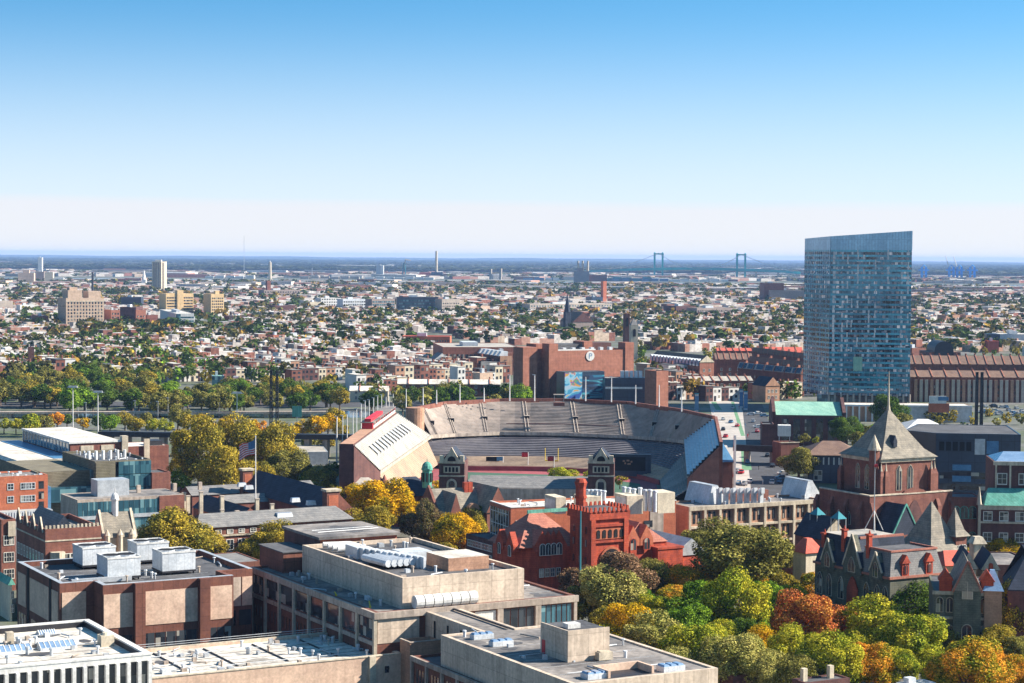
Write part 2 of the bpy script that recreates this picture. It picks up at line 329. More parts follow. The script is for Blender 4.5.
cmb=nt.nodes.new('ShaderNodeCombineXYZ'); nt.links.new(sep.outputs[0],cmb.inputs[0]); nt.links.new(sep.outputs[1],cmb.inputs[1]); nt.links.new(mz.outputs[0],cmb.inputs[2])
nrm=nt.nodes.new('ShaderNodeVectorMath'); nrm.operation='NORMALIZE'; nt.links.new(cmb.outputs[0],nrm.inputs[0]); nt.links.new(nrm.outputs[0],sky.inputs[0])
hs=nt.nodes.new('ShaderNodeHueSaturation'); hs.inputs['Saturation'].default_value=1.15; nt.links.new(sky.outputs[0],hs.inputs['Color'])

hm=nt.nodes.new('ShaderNodeMapRange'); hm.inputs[1].default_value=0.0; hm.inputs[2].default_value=.135; hm.inputs[3].default_value=.85; hm.inputs[4].default_value=0.0; hm.interpolation_type='SMOOTHSTEP'; nt.links.new(sep.outputs[2],hm.inputs[0])
hx=nt.nodes.new('ShaderNodeMix'); hx.data_type='RGBA'; hx.inputs[7].default_value=(5.5,5.42,5.5,1); nt.links.new(hm.outputs[0],hx.inputs[0]); vm=nt.nodes.new('ShaderNodeVectorMath'); vm.operation='MULTIPLY'; vm.inputs[1].default_value=(1.0,1.62,1.52); nt.links.new(hs.outputs[0],vm.inputs[0]); nt.links.new(vm.outputs[0],hx.inputs[6])

# faint pale cloud layer low over the horizon
cn=nt.nodes.new('ShaderNodeTexNoise'); cn.inputs['Scale'].default_value=5; cn.inputs['Detail'].default_value=4; cmp_=nt.nodes.new('ShaderNodeMapping'); cmp_.inputs['Scale'].default_value=(1,1,22); nt.links.new(tc.outputs['Generated'],cmp_.inputs[0]); nt.links.new(cmp_.outputs[0],cn.inputs['Vector'])
ca=nt.nodes.new('ShaderNodeMath'); ca.operation='MULTIPLY_ADD'; ca.inputs[1].default_value=.010; nt.links.new(cn.outputs[0],ca.inputs[0]); nt.links.new(sep.outputs[2],ca.inputs[2])
cr_=nt.nodes.new('ShaderNodeMapRange'); cr_.inputs[1].default_value=.0285; cr_.inputs[2].default_value=.034; cr_.inputs[3].default_value=.45; cr_.inputs[4].default_value=0; nt.links.new(ca.outputs[0],cr_.inputs[0])
cx=nt.nodes.new('ShaderNodeMix'); cx.data_type='RGBA'; cx.inputs[7].default_value=(5.95,5.4,5.6,1); nt.links.new(cr_.outputs[0],cx.inputs[0]); nt.links.new(hx.outputs[2],cx.inputs[6])
nt.links.new(cx.outputs[2],bg.inputs[0]); bg.inputs[1].default_value=.065
sl=bpy.data.lights.new('sun','SUN'); sl.energy=5.0; sl.angle=R(.53); sl.color=(1,.91,.79)
so=bpy.data.objects.new('sun',sl); C.objects.link(so)
ce,se=math.cos(R(SEL)),math.sin(R(SEL)); sd=Vector((math.cos(R(SAZ))*ce,-math.sin(R(SAZ))*ce,se))
so.rotation_euler=sd.to_track_quat('Z','Y').to_euler()
cam=bpy.data.cameras.new('camera'); cam.lens=F*36/1024; cam.sensor_width=36; cam.clip_end=90000; cam.clip_start=1
co=bpy.data.objects.new('camera',cam); C.objects.link(co); co.matrix_world=Matrix.Translation(EYE)@RM.to_4x4(); sc.camera=co
sc.view_settings.view_transform='Standard'; sc.view_settings.look='None'; sc.view_settings.exposure=1.35; sc.view_settings.gamma=1
# ---------------------------------------------------------------- building helper
_wm={}
def winmesh(w,h,style,fr,gl):
    k=(round(w,2),round(h,2),style,fr.name,gl.name)
    if k in _wm: return _wm[k]
    b=MB(); t=min(.16,w*.1); x0,x1=-w/2,w/2
    if style in('arch','gothic'):
        b.archp(x0-t,x1+t,-t,h+t,-.10,.05,m=0,gothic=style=='gothic')
        b.archp(x0,x1,0,h,-.13,-.09,m=1,gothic=style=='gothic')
        b.box(-.05,.05,-.16,-.12,0,h*.9,0)
    elif style=='plain':
        b.box(x0,x1,-.06,.05,0,h,1)
    else:
        b.box(x0-t,x1+t,-.12,.05,-t*1.6,0,0); b.box(x0-t,x1+t,-.12,.05,h,h+t,0)
        b.box(x0-t,x0,-.12,.05,0,h,0); b.box(x1,x1+t,-.12,.05,0,h,0)
        b.box(x0,x1,-.05,.04,0,h,1)
        if style=='cross': b.box(-.04,.04,-.08,-.03,0,h,0); b.box(x0,-.04,-.08,-.03,h*.5-.04,h*.5+.04,0); b.box(.04,x1,-.08,-.03,h*.5-.04,h*.5+.04,0)
    me=b.mesh('window',[fr,gl]); _wm[k]=me; return me
class Bd:
    def __init__(s,name,label,cat,c,z,rx,lx,rot=29,group=None,zb=0.0,dep=None,wid=None):
        s.z=z; w0=P(c[0],c[1],z); s.rot=R(rot)
        ca,sa=math.cos(s.rot),math.sin(s.rot); s.A=Vector((ca,sa,0)); s.B=Vector((-sa,ca,0)); s.o=Vector((w0.x,w0.y,0))
        def solve(d,px):
            lo,hi=0.0,600.0
            sgn=1 if proj(w0+d*1)[0]>c[0] else -1
            for _ in range(50):
                mid=(lo+hi)/2
                if (proj(w0+d*mid)[0]-px)*sgn<0: lo=mid
                else: hi=mid
            return lo
        s.a=wid or solve(s.A,rx); s.b=dep or solve(s.B,lx)
        s.e=thing(name,label,cat,(w0.x,w0.y,zb),s.rot,group); s.zb=zb; s.nw=0; s.over=None; s.ovm=None
    def L(s,q,z):
        d=P(q[0],q[1],z)-s.o; return (d.dot(s.A),d.dot(s.B))
    def Fp(s,q,y0=0.0):   # pixel on plane local y=y0 -> (x, z)
        d=ray(*q); t=(y0-(EYE-s.o).dot(s.B))/d.dot(s.B); v=EYE+d*t-s.o; return (v.dot(s.A),v.z)
    def Sp(s,q,x0=0.0):
        d=ray(*q); t=(x0-(EYE-s.o).dot(s.A))/d.dot(s.A); v=EYE+d*t-s.o; return (v.dot(s.B),v.z)
    def part(s,name,mb,mats,parent=None,label=None):
        o=mb.build(name,mats,parent or s.e)
        if s.zb and parent is None: o.location.z=-s.zb
        if label:o['label']=label
        return o
    def body(s,mw,mr,par=.8,poly=None,z=None,z0=0,wn='wall',rn='roof',t=.4):
        z=z or s.z; poly=poly or [(0,0),(s.a,0),(s.a,s.b),(0,s.b)]
        b=MB(); k=len(poly)
        if par<=0:
            b.prism(poly,z0,z-.15); wo=s.part(wn,b,mw)
            return wo,s.part(rn,MB().prism(poly,z-.149,z+.05),mr)
        # inset polygon (ccw)
        ins=[]
        for i in range(k):
            p0=Vector(poly[i-1]);p1=Vector(poly[i]);p2=Vector(poly[(i+1)%k])
            d1=(p1-p0).normalized();d2=(p2-p1).normalized()
            n1=Vector((-d1.y,d1.x));n2=Vector((-d2.y,d2.x)); q=n1+n2; q=q/max(.3,q.dot(n1)); ins.append(tuple(p1+q*t))
        n=0; v=b.v
        v+=[(x,y,z0) for x,y in poly]+[(x,y,z) for x,y in poly]+[(x,y,z) for x,y in ins]+[(x,y,z-par) for x,y in ins]
        for i in range(k):
            j=(i+1)%k
            for r_ in range(3): b.f.append((r_*k+i,r_*k+j,(r_+1)*k+j,(r_+1)*k+i)); b.m.append(0)
        b.f.append(tuple(range(3*k,4*k))); b.m.append(0)
        b.f.append(tuple(range(k-1,-1,-1))); b.m.append(0)
        wo=s.part(wn,b,mw)
        ins2=[(x,y) for x,y in ins]
        ro=s.part(rn,MB().prism(ins2,z-par+.01,z-par+.06),mr)
        return wo,ro
    def pf(s,name,q0,q1,mat,y0=0.0,pr=.12,bk=.05,parent=None):   # panel on front plane from pixel corners
        x0,zt=s.Fp(q0,y0); x1,zb_=s.Fp(q1,y0); x1b,_=x1,0
        return s.part(name,MB().box(x0,x1,y0-pr,y0+bk,zb_,zt),mat,parent)
    def ps(s,name,q0,q1,mat,x0=0.0,pr=.12,bk=.05,parent=None):
        y0,zt=s.Sp(q0,x0); y1,zb_=s.Sp(q1,x0)
        return s.part(name,MB().box(x0-pr,x0+bk,min(y0,y1),max(y0,y1),zb_,zt),mat,parent)
    def rbox(s,name,c,rx,lx,zr,h,mats,parent=None,mb=None,top=None):   # box on roof at height zr; c = pixel of its top front corner
        x,y=s.L(c,zr+h); o=s.o+s.A*x+s.B*y+Vector((0,0,zr+h))
        def solve(d,px):
            lo,hi=0.0,200.0; sg=1 if proj(o+d)[0]>c[0] else -1
            for _ in range(40):
                m=(lo+hi)/2
                if (proj(o+d*m)[0]-px)*sg<0: lo=m
                else: hi=m
            return lo
        a,b=solve(s.A,rx),solve(s.B,lx)
        if mb: return x,y,a,b
        ms=mats if isinstance(mats,(list,tuple)) else [mats]
        return s.part(name,MB().box(x,x+a,y,y+b,zr-.3,zr+h,0,1 if len(ms)>1 else 0),ms,parent)
    def win(s,face,us,zs,w,h,style='cross',fr=None,gl=None,at=0.0,name='window',parent=None):
        fr=fr or M['winf']; gl=gl or M['glass']; me=winmesh(w,h,style,fr,gl)
        for z in zs:
            for u in us:
                if s.nw>=96:
                    if s.over is None: s.over=MB(); s.ovm=[fr,gl]
                    b=s.over
                    if face=='F': b.box(u-w/2,u+w/2,at-.07,at+.02,z,z+h,1)
                    else: b.box(at-.07,at+.02,u-w/2,u+w/2,z,z+h,1)
                    continue
                s.nw+=1
                o=inst(name,me,parent or s.e,(u,at,z-s.zb) if face=='F' else (at,u,z-s.zb),0 if face=='F' else (-math.pi/2 if face=='S' else math.pi/2))
    def done(s):
        if s.over: tag(s.part('window',s.over,s.ovm),kind='stuff')
def bdepth(c,z,lx,rot=29):
    w0=P(c[0],c[1],z); B=Vector((-math.sin(R(rot)),math.cos(R(rot)),0)); lo,hi=0,600
    for _ in range(50):
        m=(lo+hi)/2
        if proj(w0+B*m)[0]>lx: lo=m
        else: hi=m
    return lo
def span(a,b,n): return [a+(b-a)*(i+.5)/n for i in range(n)]
# ---------------------------------------------------------------- automatic labels for repeats
LMK=[(80,308,'the tan stepped hospital block'),(175,300,'the left sandy apartment block'),(213,304,'the right sandy apartment block'),(30,392,'the low park pavilion'),
 (157,275,'the slim white tower'),(130,315,'the red brick wing by the hospital'),(180,320,'the white and teal clinic'),(300,340,'the orange brick row house block'),
 (425,345,'the long red brick warehouse'),(475,357,'the brick terrace with white dormers'),(430,362,'the brick terrace with white dormers'),(570,365,'the big brick arena'),
 (585,386,'the blue mural'),(680,362,'the terrace with blue dormers'),(760,375,'the brick terrace with solar roofs'),(858,320,'the glass tower'),
 (965,370,'the long brown-roofed terrace'),(935,325,'the round dark roof hall'),(418,270,'the power station chimney'),(585,275,'the brick works with three chimneys'),
 (655,270,'the left bridge tower'),(740,270,'the right bridge tower'),(780,262,'the right bridge tower'),(560,322,'the dark church with a steeple'),(630,328,'the twin church towers'),
 (545,303,'the pale school'),(650,305,'the dark factory block'),(410,300,'the blue glass apartment block'),(330,300,'the white loft block'),(270,285,'the brick tower mill'),
 (275,400,'the lattice mast on the left'),(945,408,'the shop with the billboard'),(808,418,'the copper-roofed brick hall'),(740,425,'the street beside the stadium'),
 (385,440,'the white press box stand'),(520,440,'the stadium bowl'),(600,530,'the red stone library'),(895,470,'the pyramid-roofed brick tower'),(880,560,'the green stone mansard hall'),
 (967,600,'the dark gothic hall'),(575,640,'the concrete penthouse'),(500,590,'the long concrete laboratory'),(150,590,'the brown tiled block'),(285,500,'the dark slate roofs'),
 (250,460,'the flagpole'),(90,450,'the white-roofed rink'),(470,500,'the pale slate gables'),(820,465,'the brown hip-roofed hall'),(740,510,'the tan laboratory block'),(545,500,'the orange brick block'),(1005,500,'the brick hall with copper awning')]
_u='first second third fourth fifth sixth seventh eighth ninth tenth eleventh twelfth thirteenth fourteenth fifteenth sixteenth seventeenth eighteenth nineteenth'.split()
ORD=['nearest']+[w+' nearest' for w in _u[1:]]+['twentieth nearest']+[t+'-'+w+' nearest' for t in('twenty','thirty','forty','fifty') for w in _u[:9]]
_auto=[]
def auto(o,phrase,cat,group,px,py):
    tag(o,cat=cat,group=group)
    b=min(LMK,key=lambda l:(l[0]-px)**2+((l[1]-py)*1.8)**2); dx,dy=px-b[0],(py-b[1])*1.8
    if abs(dx)>abs(dy): d='left of' if dx<0 else 'right of'
    else: d='beyond' if dy<0 else 'in front of'
    _auto.append((o,phrase,d+' '+b[2],(dx*dx+dy*dy)**.5,round(px)))
def autodone():
    g={}
    for a in _auto: g.setdefault((a[1],a[2]),[]).append(a)
    for (ph,rel),l in g.items():
        l.sort(key=lambda a:a[3])
        for i,a in enumerate(l): a[0]['label']=f'{ph} {rel}' if len(l)==1 else f'{ph} {rel}, {ORD[i]}'
    for a in _auto:
        if len(a[0]['label'].split())>16: a[0]['label']=a[0]['label'].replace('row house','house',1)
# ---------------------------------------------------------------- ground, water, hills, haze
def sheet(name,pts,z,mat,kind='structure',th=0):
    b=MB()
    if th: b.prism(pts,z-th,z)
    else: b.quad(*[(x,y,z) for x,y in pts])
    o=b.build(name,mat); return tag(o,kind=kind)
def groundmat():
    m=pm('city_ground',(.13,.125,.12),(.075,.095,.045),s=.02,fine=.3); return m
sheet('ground',[(-16000,-6000),(16000,-6000),(16000,38000),(-16000,38000)],0,groundmat())
wat=pm('river_water',(.03,.06,.08),(.025,.05,.07),s=.01,rough=.12,spec=.6,fine=.05,bump=.15)
def gp(*q): return [(P(x,y,0).x,P(x,y,0).y) for x,y in q]
# the near river runs behind the stadium
sheet('river',gp((-120,418),(420,417.5),(420,411),(-120,410.5)),.02,wat)
sheet('river_road',gp((-120,407.5),(470,407),(470,402),(-120,402)),.03,M['asph'])
sheet('far_river',[(-9000,5900),(9000,5500),(9000,6150),(-9000,6550)],.05,wat)
sheet('outer_river',[(-9000,7600),(9000,7900),(9000,8700),(-9000,8300)],.05,wat)
sheet('far_country',[(-15900,9700),(15900,9700),(15900,37900),(-15900,37900)],.08,M['farwood'])
hill=MB(); rnd=random.Random(3)
N=120
for k,(y0,hh) in enumerate(((28500,20),(34500,42))):
    prev=None
    for i in range(N+1):
        x=-15500+31000*i/N; h=hh+5*math.sin(i*.31+k)+4*math.sin(i*.83+2*k)+2.5*rnd.random()
        cur=[(x,y0-900,0),(x,y0,h),(x,y0+900,0)]
        if prev: hill.quad(prev[0],cur[0],cur[1],prev[1]); hill.quad(prev[1],cur[1],cur[2],prev[2])
        prev=cur
woodm=pm('far_wood',(.05,.075,.03),(.03,.05,.02),s=.004,fine=.4)
tag(hill.build('hills',M['farwood']),kind='structure')
hz=bpy.data.materials.new('haze'); hz.use_nodes=True; nt=hz.node_tree; nt.nodes.remove(nt.nodes['Principled BSDF'])
pv=nt.nodes.new('ShaderNodeVolumePrincipled'); pv.inputs['Color'].default_value=(.36,.57,1,1); pv.inputs['Density'].default_value=HAZE_D; pv.inputs['Anisotropy'].default_value=.0
nt.links.new(pv.outputs[0],nt.nodes['Material Output'].inputs['Volume'])
tag(MB().box(-17000,17000,-7000,40000,-2,113).build('haze',hz),kind='stuff')
# ---------------------------------------------------------------- trees
def crownarr(seed,n,leaf,lobes=9,fl=.75,spread=.6):
    r=np.random.default_rng(seed)
    lc=[];lr=[]
    for i in range(lobes):
        d=r.normal(size=3); d/=np.linalg.norm(d); d[2]=d[2]*.9+.1
        lc.append(d*(spread if lobes<12 else .74)*r.uniform(.55,1.0)); lr.append(r.uniform(.34,.52) if lobes<12 else r.uniform(.2,.36))
    lc.append(np.array([0,0,0.])); lr.append(.6 if lobes<12 else .55)
    lc=np.array(lc);lr=np.array(lr)
    pts=[];nr=[]
    while len(pts)<n:
        i=r.integers(len(lc)); d=r.normal(size=3); d/=np.linalg.norm(d)
        q=lc[i]+d*lr[i]*r.uniform(.66,1.13)
        dd=np.linalg.norm(lc-q,axis=1)/lr
        if (np.delete(dd,i)<.72).any(): continue
        pts.append(q);nr.append(d)
    p=np.array(pts);nn=np.array(nr); nn=nn*.9+r.normal(size=nn.shape)*.55+np.array([0,0,.25]); nn/=np.linalg.norm(nn,axis=1)[:,None]
    t=np.cross(nn,r.normal(size=nn.shape)); t/=np.linalg.norm(t,axis=1)[:,None]; bt=np.cross(nn,t)
    s=leaf*r.uniform(.6,1.3,size=(n,1))
    V=np.stack([p+t*s,p+bt*s*.8,p-t*s*.9,p-bt*s*.75],1)
    V[:,:,2]*=fl
    return V
def crownmesh(name,seed,n,leaf,**k):
    V=crownarr(seed,n,leaf,**k); m=len(V)
    return V.reshape(-1,3),np.arange(4*m).reshape(-1,4)
_cv={}
def crown_me(lod,seed,mat):
    k=(lod,seed,mat.name)
    if k not in _cv:
        n,leaf,lb=((19000,.028,38),(3200,.058,22),(800,.095,12))[lod]
        kk=('v',lod,seed)
        if kk not in _cv: _cv[kk]=crownmesh('c',seed*7+lod,n,leaf,lobes=lb)
        V,Fc=_cv[kk]; _cv[k]=npmesh('crown',V,Fc,[mat])
    return _cv[k]
_tk={}
def trunk_me(seed,lod):
    k=(seed,lod)
    if k not in _tk:
        r=random.Random(seed); b=MB(); n=7 if lod==0 else 5
        top=(r.uniform(-.05,.05),r.uniform(-.05,.05),.55)
        b.tube((0,0,-.02),(0,0,.3),.05,.036,n); b.tube((0,0,.3),top,.036,.022,n)
        for i in range((6,3,2)[lod]):
            a=r.uniform(0,6.28); z=r.uniform(.25,.5); L_=r.uniform(.18,.32)
            q=(math.cos(a)*L_,math.sin(a)*L_,z+r.uniform(.15,.3)); b.tube((0,0,z),q,.022,.008,5)
        _tk[k]=b.mesh('trunk',[M['bark']])
    return _tk[k]
TG={'ygreen':'yellow-green leafy tree','green':'bright green leafy tree','dgreen':'dark green leafy tree','olive':'dull olive leafy tree','polive':'pale olive leafy tree','ochre':'ochre autumn tree','yellow':'bright yellow autumn tree','orange':'orange autumn tree','red':'russet red autumn tree','purple':'purple-brown autumn tree','mixed':'mixed green and orange tree','bare':'thin brownish half-bare tree'}
NTREE=0
def tree(px,py,wpx,pal,asp=.85,grp='trees among the buildings',rr=random.Random(5),zc=None):
    """crown centre at pixel, crown wpx wide"""
    global NTREE
    w=12.0; wpx*=1.12
    for _ in range(8):
        h=w*asp; c=zc if zc is not None else h*.5+max(1.0,w*.09); D=P(px,py,c).y; w=wpx*D/F
    q=P(px,py,c); ct=c
    lod=0 if wpx>34 else (1 if wpx>17 else 2)
    e=thing('tree','', 'tree',(q.x,q.y,0),rr.uniform(0,6.28))
    auto(e,TG[pal],'tree',grp,px,py+wpx*.2)
    H=ct+h*.5
    inst('trunk',trunk_me(rr.randrange(5),lod),e,(0,0,0),0,(H*.9,H*.9,H*.95))
    inst('crown',crown_me(lod,rr.randrange((4,5,6)[lod]),FO[pal]),e,(0,0,ct),rr.uniform(0,6.28),(w*.54,w*.54,h*.68))
    NTREE+=1; return e
NEAR=[(690,626,50,'green'),(720,638,40,'ygreen'),(748,627,40,'green'),(790,604,40,'ygreen'),(640,602,40,'green'),(603,640,40,'ygreen'),(852,604,36,'olive'),(928,664,40,'ygreen'),(948,642,40,'olive'),(986,660,40,'orange'),(672,600,36,'mixed'),(858,648,40,'ygreen'),(710,662,50,'ygreen'),(645,668,44,'polive'),(818,640,40,'green'),
 (617,583,74,'purple'),(580,585,44,'purple'),(650,574,36,'purple'),(614,592,66,'polive'),(541,580,26,'ochre'),(655,578,44,'olive'),(590,600,46,'olive'),
 (736,556,100,'olive',.7),(712,548,62,'olive'),(765,560,60,'olive'),(688,582,44,'mixed'),(716,580,40,'mixed'),(702,606,60,'green'),(737,607,66,'ygreen',1.0),(768,606,44,'green',1.1),(735,632,40,'dgreen'),
 (655,612,42,'ygreen'),(630,628,58,'yellow'),(605,622,40,'ochre'),(652,641,62,'polive'),(692,650,66,'ygreen'),(730,660,66,'polive'),(672,668,50,'polive'),(764,646,44,'yellow'),(762,672,50,'polive'),
 (806,622,74,'red'),(838,630,50,'red'),(815,590,42,'mixed'),(784,588,40,'ochre'),(775,608,34,'ygreen'),(794,652,56,'ygreen'),(832,663,64,'ygreen'),(800,676,50,'olive'),
 (872,628,66,'ygreen'),(908,641,72,'ygreen'),(868,665,54,'mixed'),(895,668,44,'ygreen'),(910,601,74,'dgreen',.75),(884,606,36,'dgreen'),(1010,614,60,'ochre',1.2),(996,646,46,'ochre'),(1020,655,40,'olive'),(968,672,76,'mixed'),(1012,678,50,'mixed'),(940,680,40,'ygreen'),(548,606,28,'ygreen'),(572,612,30,'ochre'),(560,622,26,'orange'),(755,590,36,'mixed'),(830,600,30,'orange'),
 (799,462,38,'olive',.8),(968,560,34,'ochre'),(1005,553,36,'yellow'),(958,545,20,'ygreen'),(818,560,20,'olive')]
MID=[(175,537,76,'ochre',.75),(150,545,44,'ochre'),(205,548,40,'ochre'),(277,543,56,'ochre',.7),(252,552,34,'ochre'),(385,502,62,'yellow',.75),(362,497,34,'yellow'),(402,512,36,'yellow'),(412,500,30,'ygreen'),(350,524,44,'ochre',.6),(375,522,40,'ochre'),
 (457,532,46,'yellow'),(440,535,28,'yellow'),(472,530,34,'ochre'),(418,502,34,'bare'),(428,522,38,'bare',1.2),(412,524,30,'bare'),(470,520,40,'olive'),(478,546,34,'orange',.5),(448,550,20,'ochre'),(497,528,20,'olive'),
 (200,452,58,'ochre',1.1),(238,448,54,'ochre',1.1),(222,470,50,'ochre',1.0),(272,452,52,'ochre',1.1),(290,468,44,'olive'),(186,468,34,'ochre'),(255,478,38,'ochre'),(302,486,26,'dgreen'),(155,481,14,'ygreen'),(163,481,13,'orange'),(181,480,24,'green'),(320,482,34,'ochre'),(312,492,26,'olive'),(332,494,24,'ochre'),(335,470,20,'dgreen'),
 (563,480,34,'ygreen',.7),(590,478,16,'ygreen'),(520,487,26,'olive'),(505,490,20,'olive'),(532,490,24,'olive'),(620,480,14,'ochre'),(436,484,13,'yellow'),
 (888,410,36,'dgreen'),(893,415,22,'green'),(905,422,22,'olive'),(847,430,34,'dgreen',.8),(858,440,22,'olive'),(803,438,14,'olive'),(816,440,9,'ygreen'),(690,545,14,'green')]
ROW=[(x,424+rnd.uniform(-1,1),rnd.uniform(15,24),rnd.choice(['ygreen','ochre','olive','yellow','ochre','ygreen'])) for x in (4,16,30,44)]+[(57,419,17,'orange'),(67,420,14,'dgreen'),(83,422,15,'yellow'),(100,421,16,'dgreen'),(110,423,20,'green'),(125,420,18,'ochre'),(135,424,20,'ochre'),(146,419,16,'olive'),(152,425,16,'ygreen'),(165,426,16,'ygreen'),(178,416,24,'olive'),(188,422,22,'ochre'),(200,422,20,'yellow'),(213,427,12,'yellow'),(225,424,16,'yellow'),(241,425,13,'ochre'),(252,424,14,'yellow'),(262,426,14,'orange'),(290,433,18,'yellow'),(302,429,20,'yellow'),(316,426,26,'yellow'),(328,424,22,'yellow'),(334,417,24,'ochre'),(310,441,18,'olive'),(326,443,18,'ochre'),(340,430,18,'ochre')]
for t in NEAR: tree(*t,grp='trees of the campus green')
for t in MID: tree(*t)
for t in ROW: tree(*t,grp='street trees in a line along the near river bank')
# river bank woods, park hump, arena planting, hedge by the billboard : candidates; the largest stay individual
cand=[]
rq=random.Random(11)
def scat(x0,x1,y0,y1,n,w0,w1,pal):
    for _ in range(n):
        x=rq.uniform(x0,x1);y=rq.uniform(y0,y1); cand.append((x,y,rq.uniform(w0,w1)*(y-256)/135,rq.choice(pal)))
G1=['dgreen','dgreen','olive','dgreen','green','olive','ochre','olive']
scat(-5,345,384,402,86,17,26,G1); scat(0,150,372,386,26,15,24,['dgreen','olive','ochre','dgreen']); scat(200,345,384,396,18,16,22,['dgreen','olive','ochre'])
scat(60,215,338,378,90,15,22,['dgreen','green','olive','ochre','dgreen']); scat(345,520,388,404,34,14,20,['dgreen','dgreen','olive']); scat(500,530,386,402,7,14,20,['dgreen','green'])
scat(860,985,424,434,26,9,13,['green','olive','dgreen']); scat(800,830,385,392,6,10,13,['dgreen']); scat(700,800,388,392,14,9,12,['dgreen','olive']); scat(905,1024,395,400,0,9,12,['dgreen'])
scat(930,1024,408,418,12,8,11,['olive','ochre'])
scat(634,652,340,362,12,10,14,['olive','dgreen','ochre']); scat(700,722,345,362,12,9,13,['dgreen','olive','ochre']); scat(690,800,380,388,16,8,12,['dgreen','olive']); scat(740,805,338,346,22,9,13,['ochre','olive','ochre']); scat(912,1024,343,350,18,9,13,['olive','dgreen','ochre'])
cand.sort(key=lambda c:-c[2])
keep=cand[:max(0,298-NTREE)]; rest=cand[len(keep):]
for c in keep: tree(*c,grp='trees along the river and in the parks')
# everything smaller: one mass of far trees
FP=['dgreen','olive','green','ochre','polive','dgreen','orange','farw','ca','cb','cc','cd']
_far=[crownarr(100+i,26,.36,lobes=4) for i in range(8)]
_farw=[crownarr(200+i,90,.24,lobes=6) for i in range(8)]
tV=[];tI=[]
def fartree(x,y,w,h,pal,zb=0,fine=False):
    V=(_farw if fine else _far)[rq.randrange(8)]; a=rq.uniform(0,6.28); c,s=math.cos(a),math.sin(a)
    X=V[:,:,0]*c-V[:,:,1]*s; Y=V[:,:,0]*s+V[:,:,1]*c
    tV.append(np.stack([X*w*.55+x,Y*w*.55+y,V[:,:,2]*h*.75+zb+h*.62],2)); tI.append(np.full(len(V),pal))
for (x,y,wp,pal) in rest:
    q=P(x,y,5); w_=wp*q.y/F; fartree(q.x,q.y,w_,w_,FP.index(pal) if pal in FP else 1,fine=True)
# ---------------------------------------------------------------- row houses
ROT=R(29); cA,sA=math.cos(ROT),math.sin(ROT)
BLK=[(0,0,0,0),(-10,62,386,402),(505,640,346,402),(640,730,352,378),(690,812,352,398),(800,990,360,440),(985,1030,352,440),(345,398,392,404),(398,520,384,404),
 (430,514,346,372),(400,455,334,344),(556,596,318,332),(622,640,325,340),(910,1030,352,365)]
def blocked(px,py):
    for a,b,c,d in BLK[1:]:
        if a<px<b and c<py<d: return True
    if 50<px<230 and 318<py<331: return True
    if px<345 and py>382: return True
    if py>402 or px<-60 or px>1090: return True
    if 805<px<912: return py>300
    return False
house=[]   # (x,y,w,d,h,yaw)
rc=random.Random(21)
def rows(D0,D1,hw,hd,street,blen,keepf,hmin,hmax):
    lim=D1*1.15
    u=-lim
    vs=np.arange(-200,lim*1.4,2*hd+street+8)
    for v in vs:
        u=-lim*.8+rc.uniform(0,20)
        while u<lim:
            L_=blen*rc.uniform(.7,1.2)
            x=u*cA-v*sA; y=u*sA+v*cA
            if D0-80<y<D1+80 and abs(x)<y*.28+90:
                hb=rc.uniform(hmin,hmax)
                for side in (0,1):
                    if rc.random()>keepf: continue
                    t=0; hb2=hb+rc.uniform(-.6,.6)
                    while t<L_-hw:
                        ww=hw*rc.uniform(.85,1.3); uu=u+t; vv=v+side*(hd+6); t+=ww
                        if rc.random()<.07: continue
                        xx=uu*cA-vv*sA; yy=uu*sA+vv*cA
                        if D0<yy<D1:
                            px,py=proj((xx,yy,0))
                            if not blocked(px,py): house.append((xx,yy,ww,hd*rc.uniform(.8,1.1),hb2+rc.choice((0,0,0,.5,1.2,-.8,2.8)),ROT if side==0 else ROT))
            u+=L_+rc.choice((9,9,12,26))
rows(1060,1700,5.4,12,11,62,.9,6.5,9)
nA=len(house)
rows(1700,2950,7.5,14,14,70,.8,5.5,8)
rows(2950,5400,15,17,20,80,.8,6,10)
nB=len(house)
rows(6800,8600,34,30,60,120,.5,6,11)
inview=sorted([h for h in house[:nA] if 0<proj((h[0],h[1],4))[0]<1024],key=lambda h:h[1])
ind=inview[:285]; inds=set(id(h) for h in ind)
WC=[('red brick','brick'),('tan brick','bricktan'),('cream','cream'),('white','white'),('dark brick','brickdk')]
RC=[('pale-roofed','whroof'),('grey-roofed','grroof'),('dark-roofed','dkroof')]
hv=[]
for wi,(wn,wm) in enumerate(WC):
    for ri,(rn_,rm_) in enumerate(RC):
        b=MB().box(0,1,0,1,-.01,.985)
        b2=MB().box(-.01,1.01,-.02,1.0,.985,1.02); b3=MB().box(.8,.95,.3,.42,1.02,1.22)
        wb=MB().box(0,.24,-.006,0,0,.2)
        db=MB().box(.12,.36,-.012,0,.0,.38)
        hv.append((wn+' '+rn_,b.mesh('wall',[M[wm]]),b2.mesh('roof',[M[rm_]]),b3.mesh('chimney',[M['brick']]),wb.mesh('window',[M['glass']]),db.mesh('door',[M['dark']])))
for h in ind:
    k=rc.choices(range(15),weights=[3,4,2,2,2,1,4,3,1,4,3,1,2,2,1])[0]; v=hv[k]
    e=thing('row_house','', 'house',(h[0],h[1],0),h[5]); px,py=proj((h[0],h[1],h[4]))
    auto(e,v[0]+' row house','house','row houses beyond the river',px,py)
    s_=(h[2],h[3],h[4])
    inst('wall',v[1],e,sc_=s_); r_=inst('roof',v[2],e,sc_=s_); inst('chimney',v[3],r_)
    
    for wx,wz in ((.14,.62),(.62,.62),(.6,.22)): inst('window',v[4],e,(wx*h[2],0,wz*h[4]),sc_=s_)
    inst('door',v[5],e,sc_=s_)
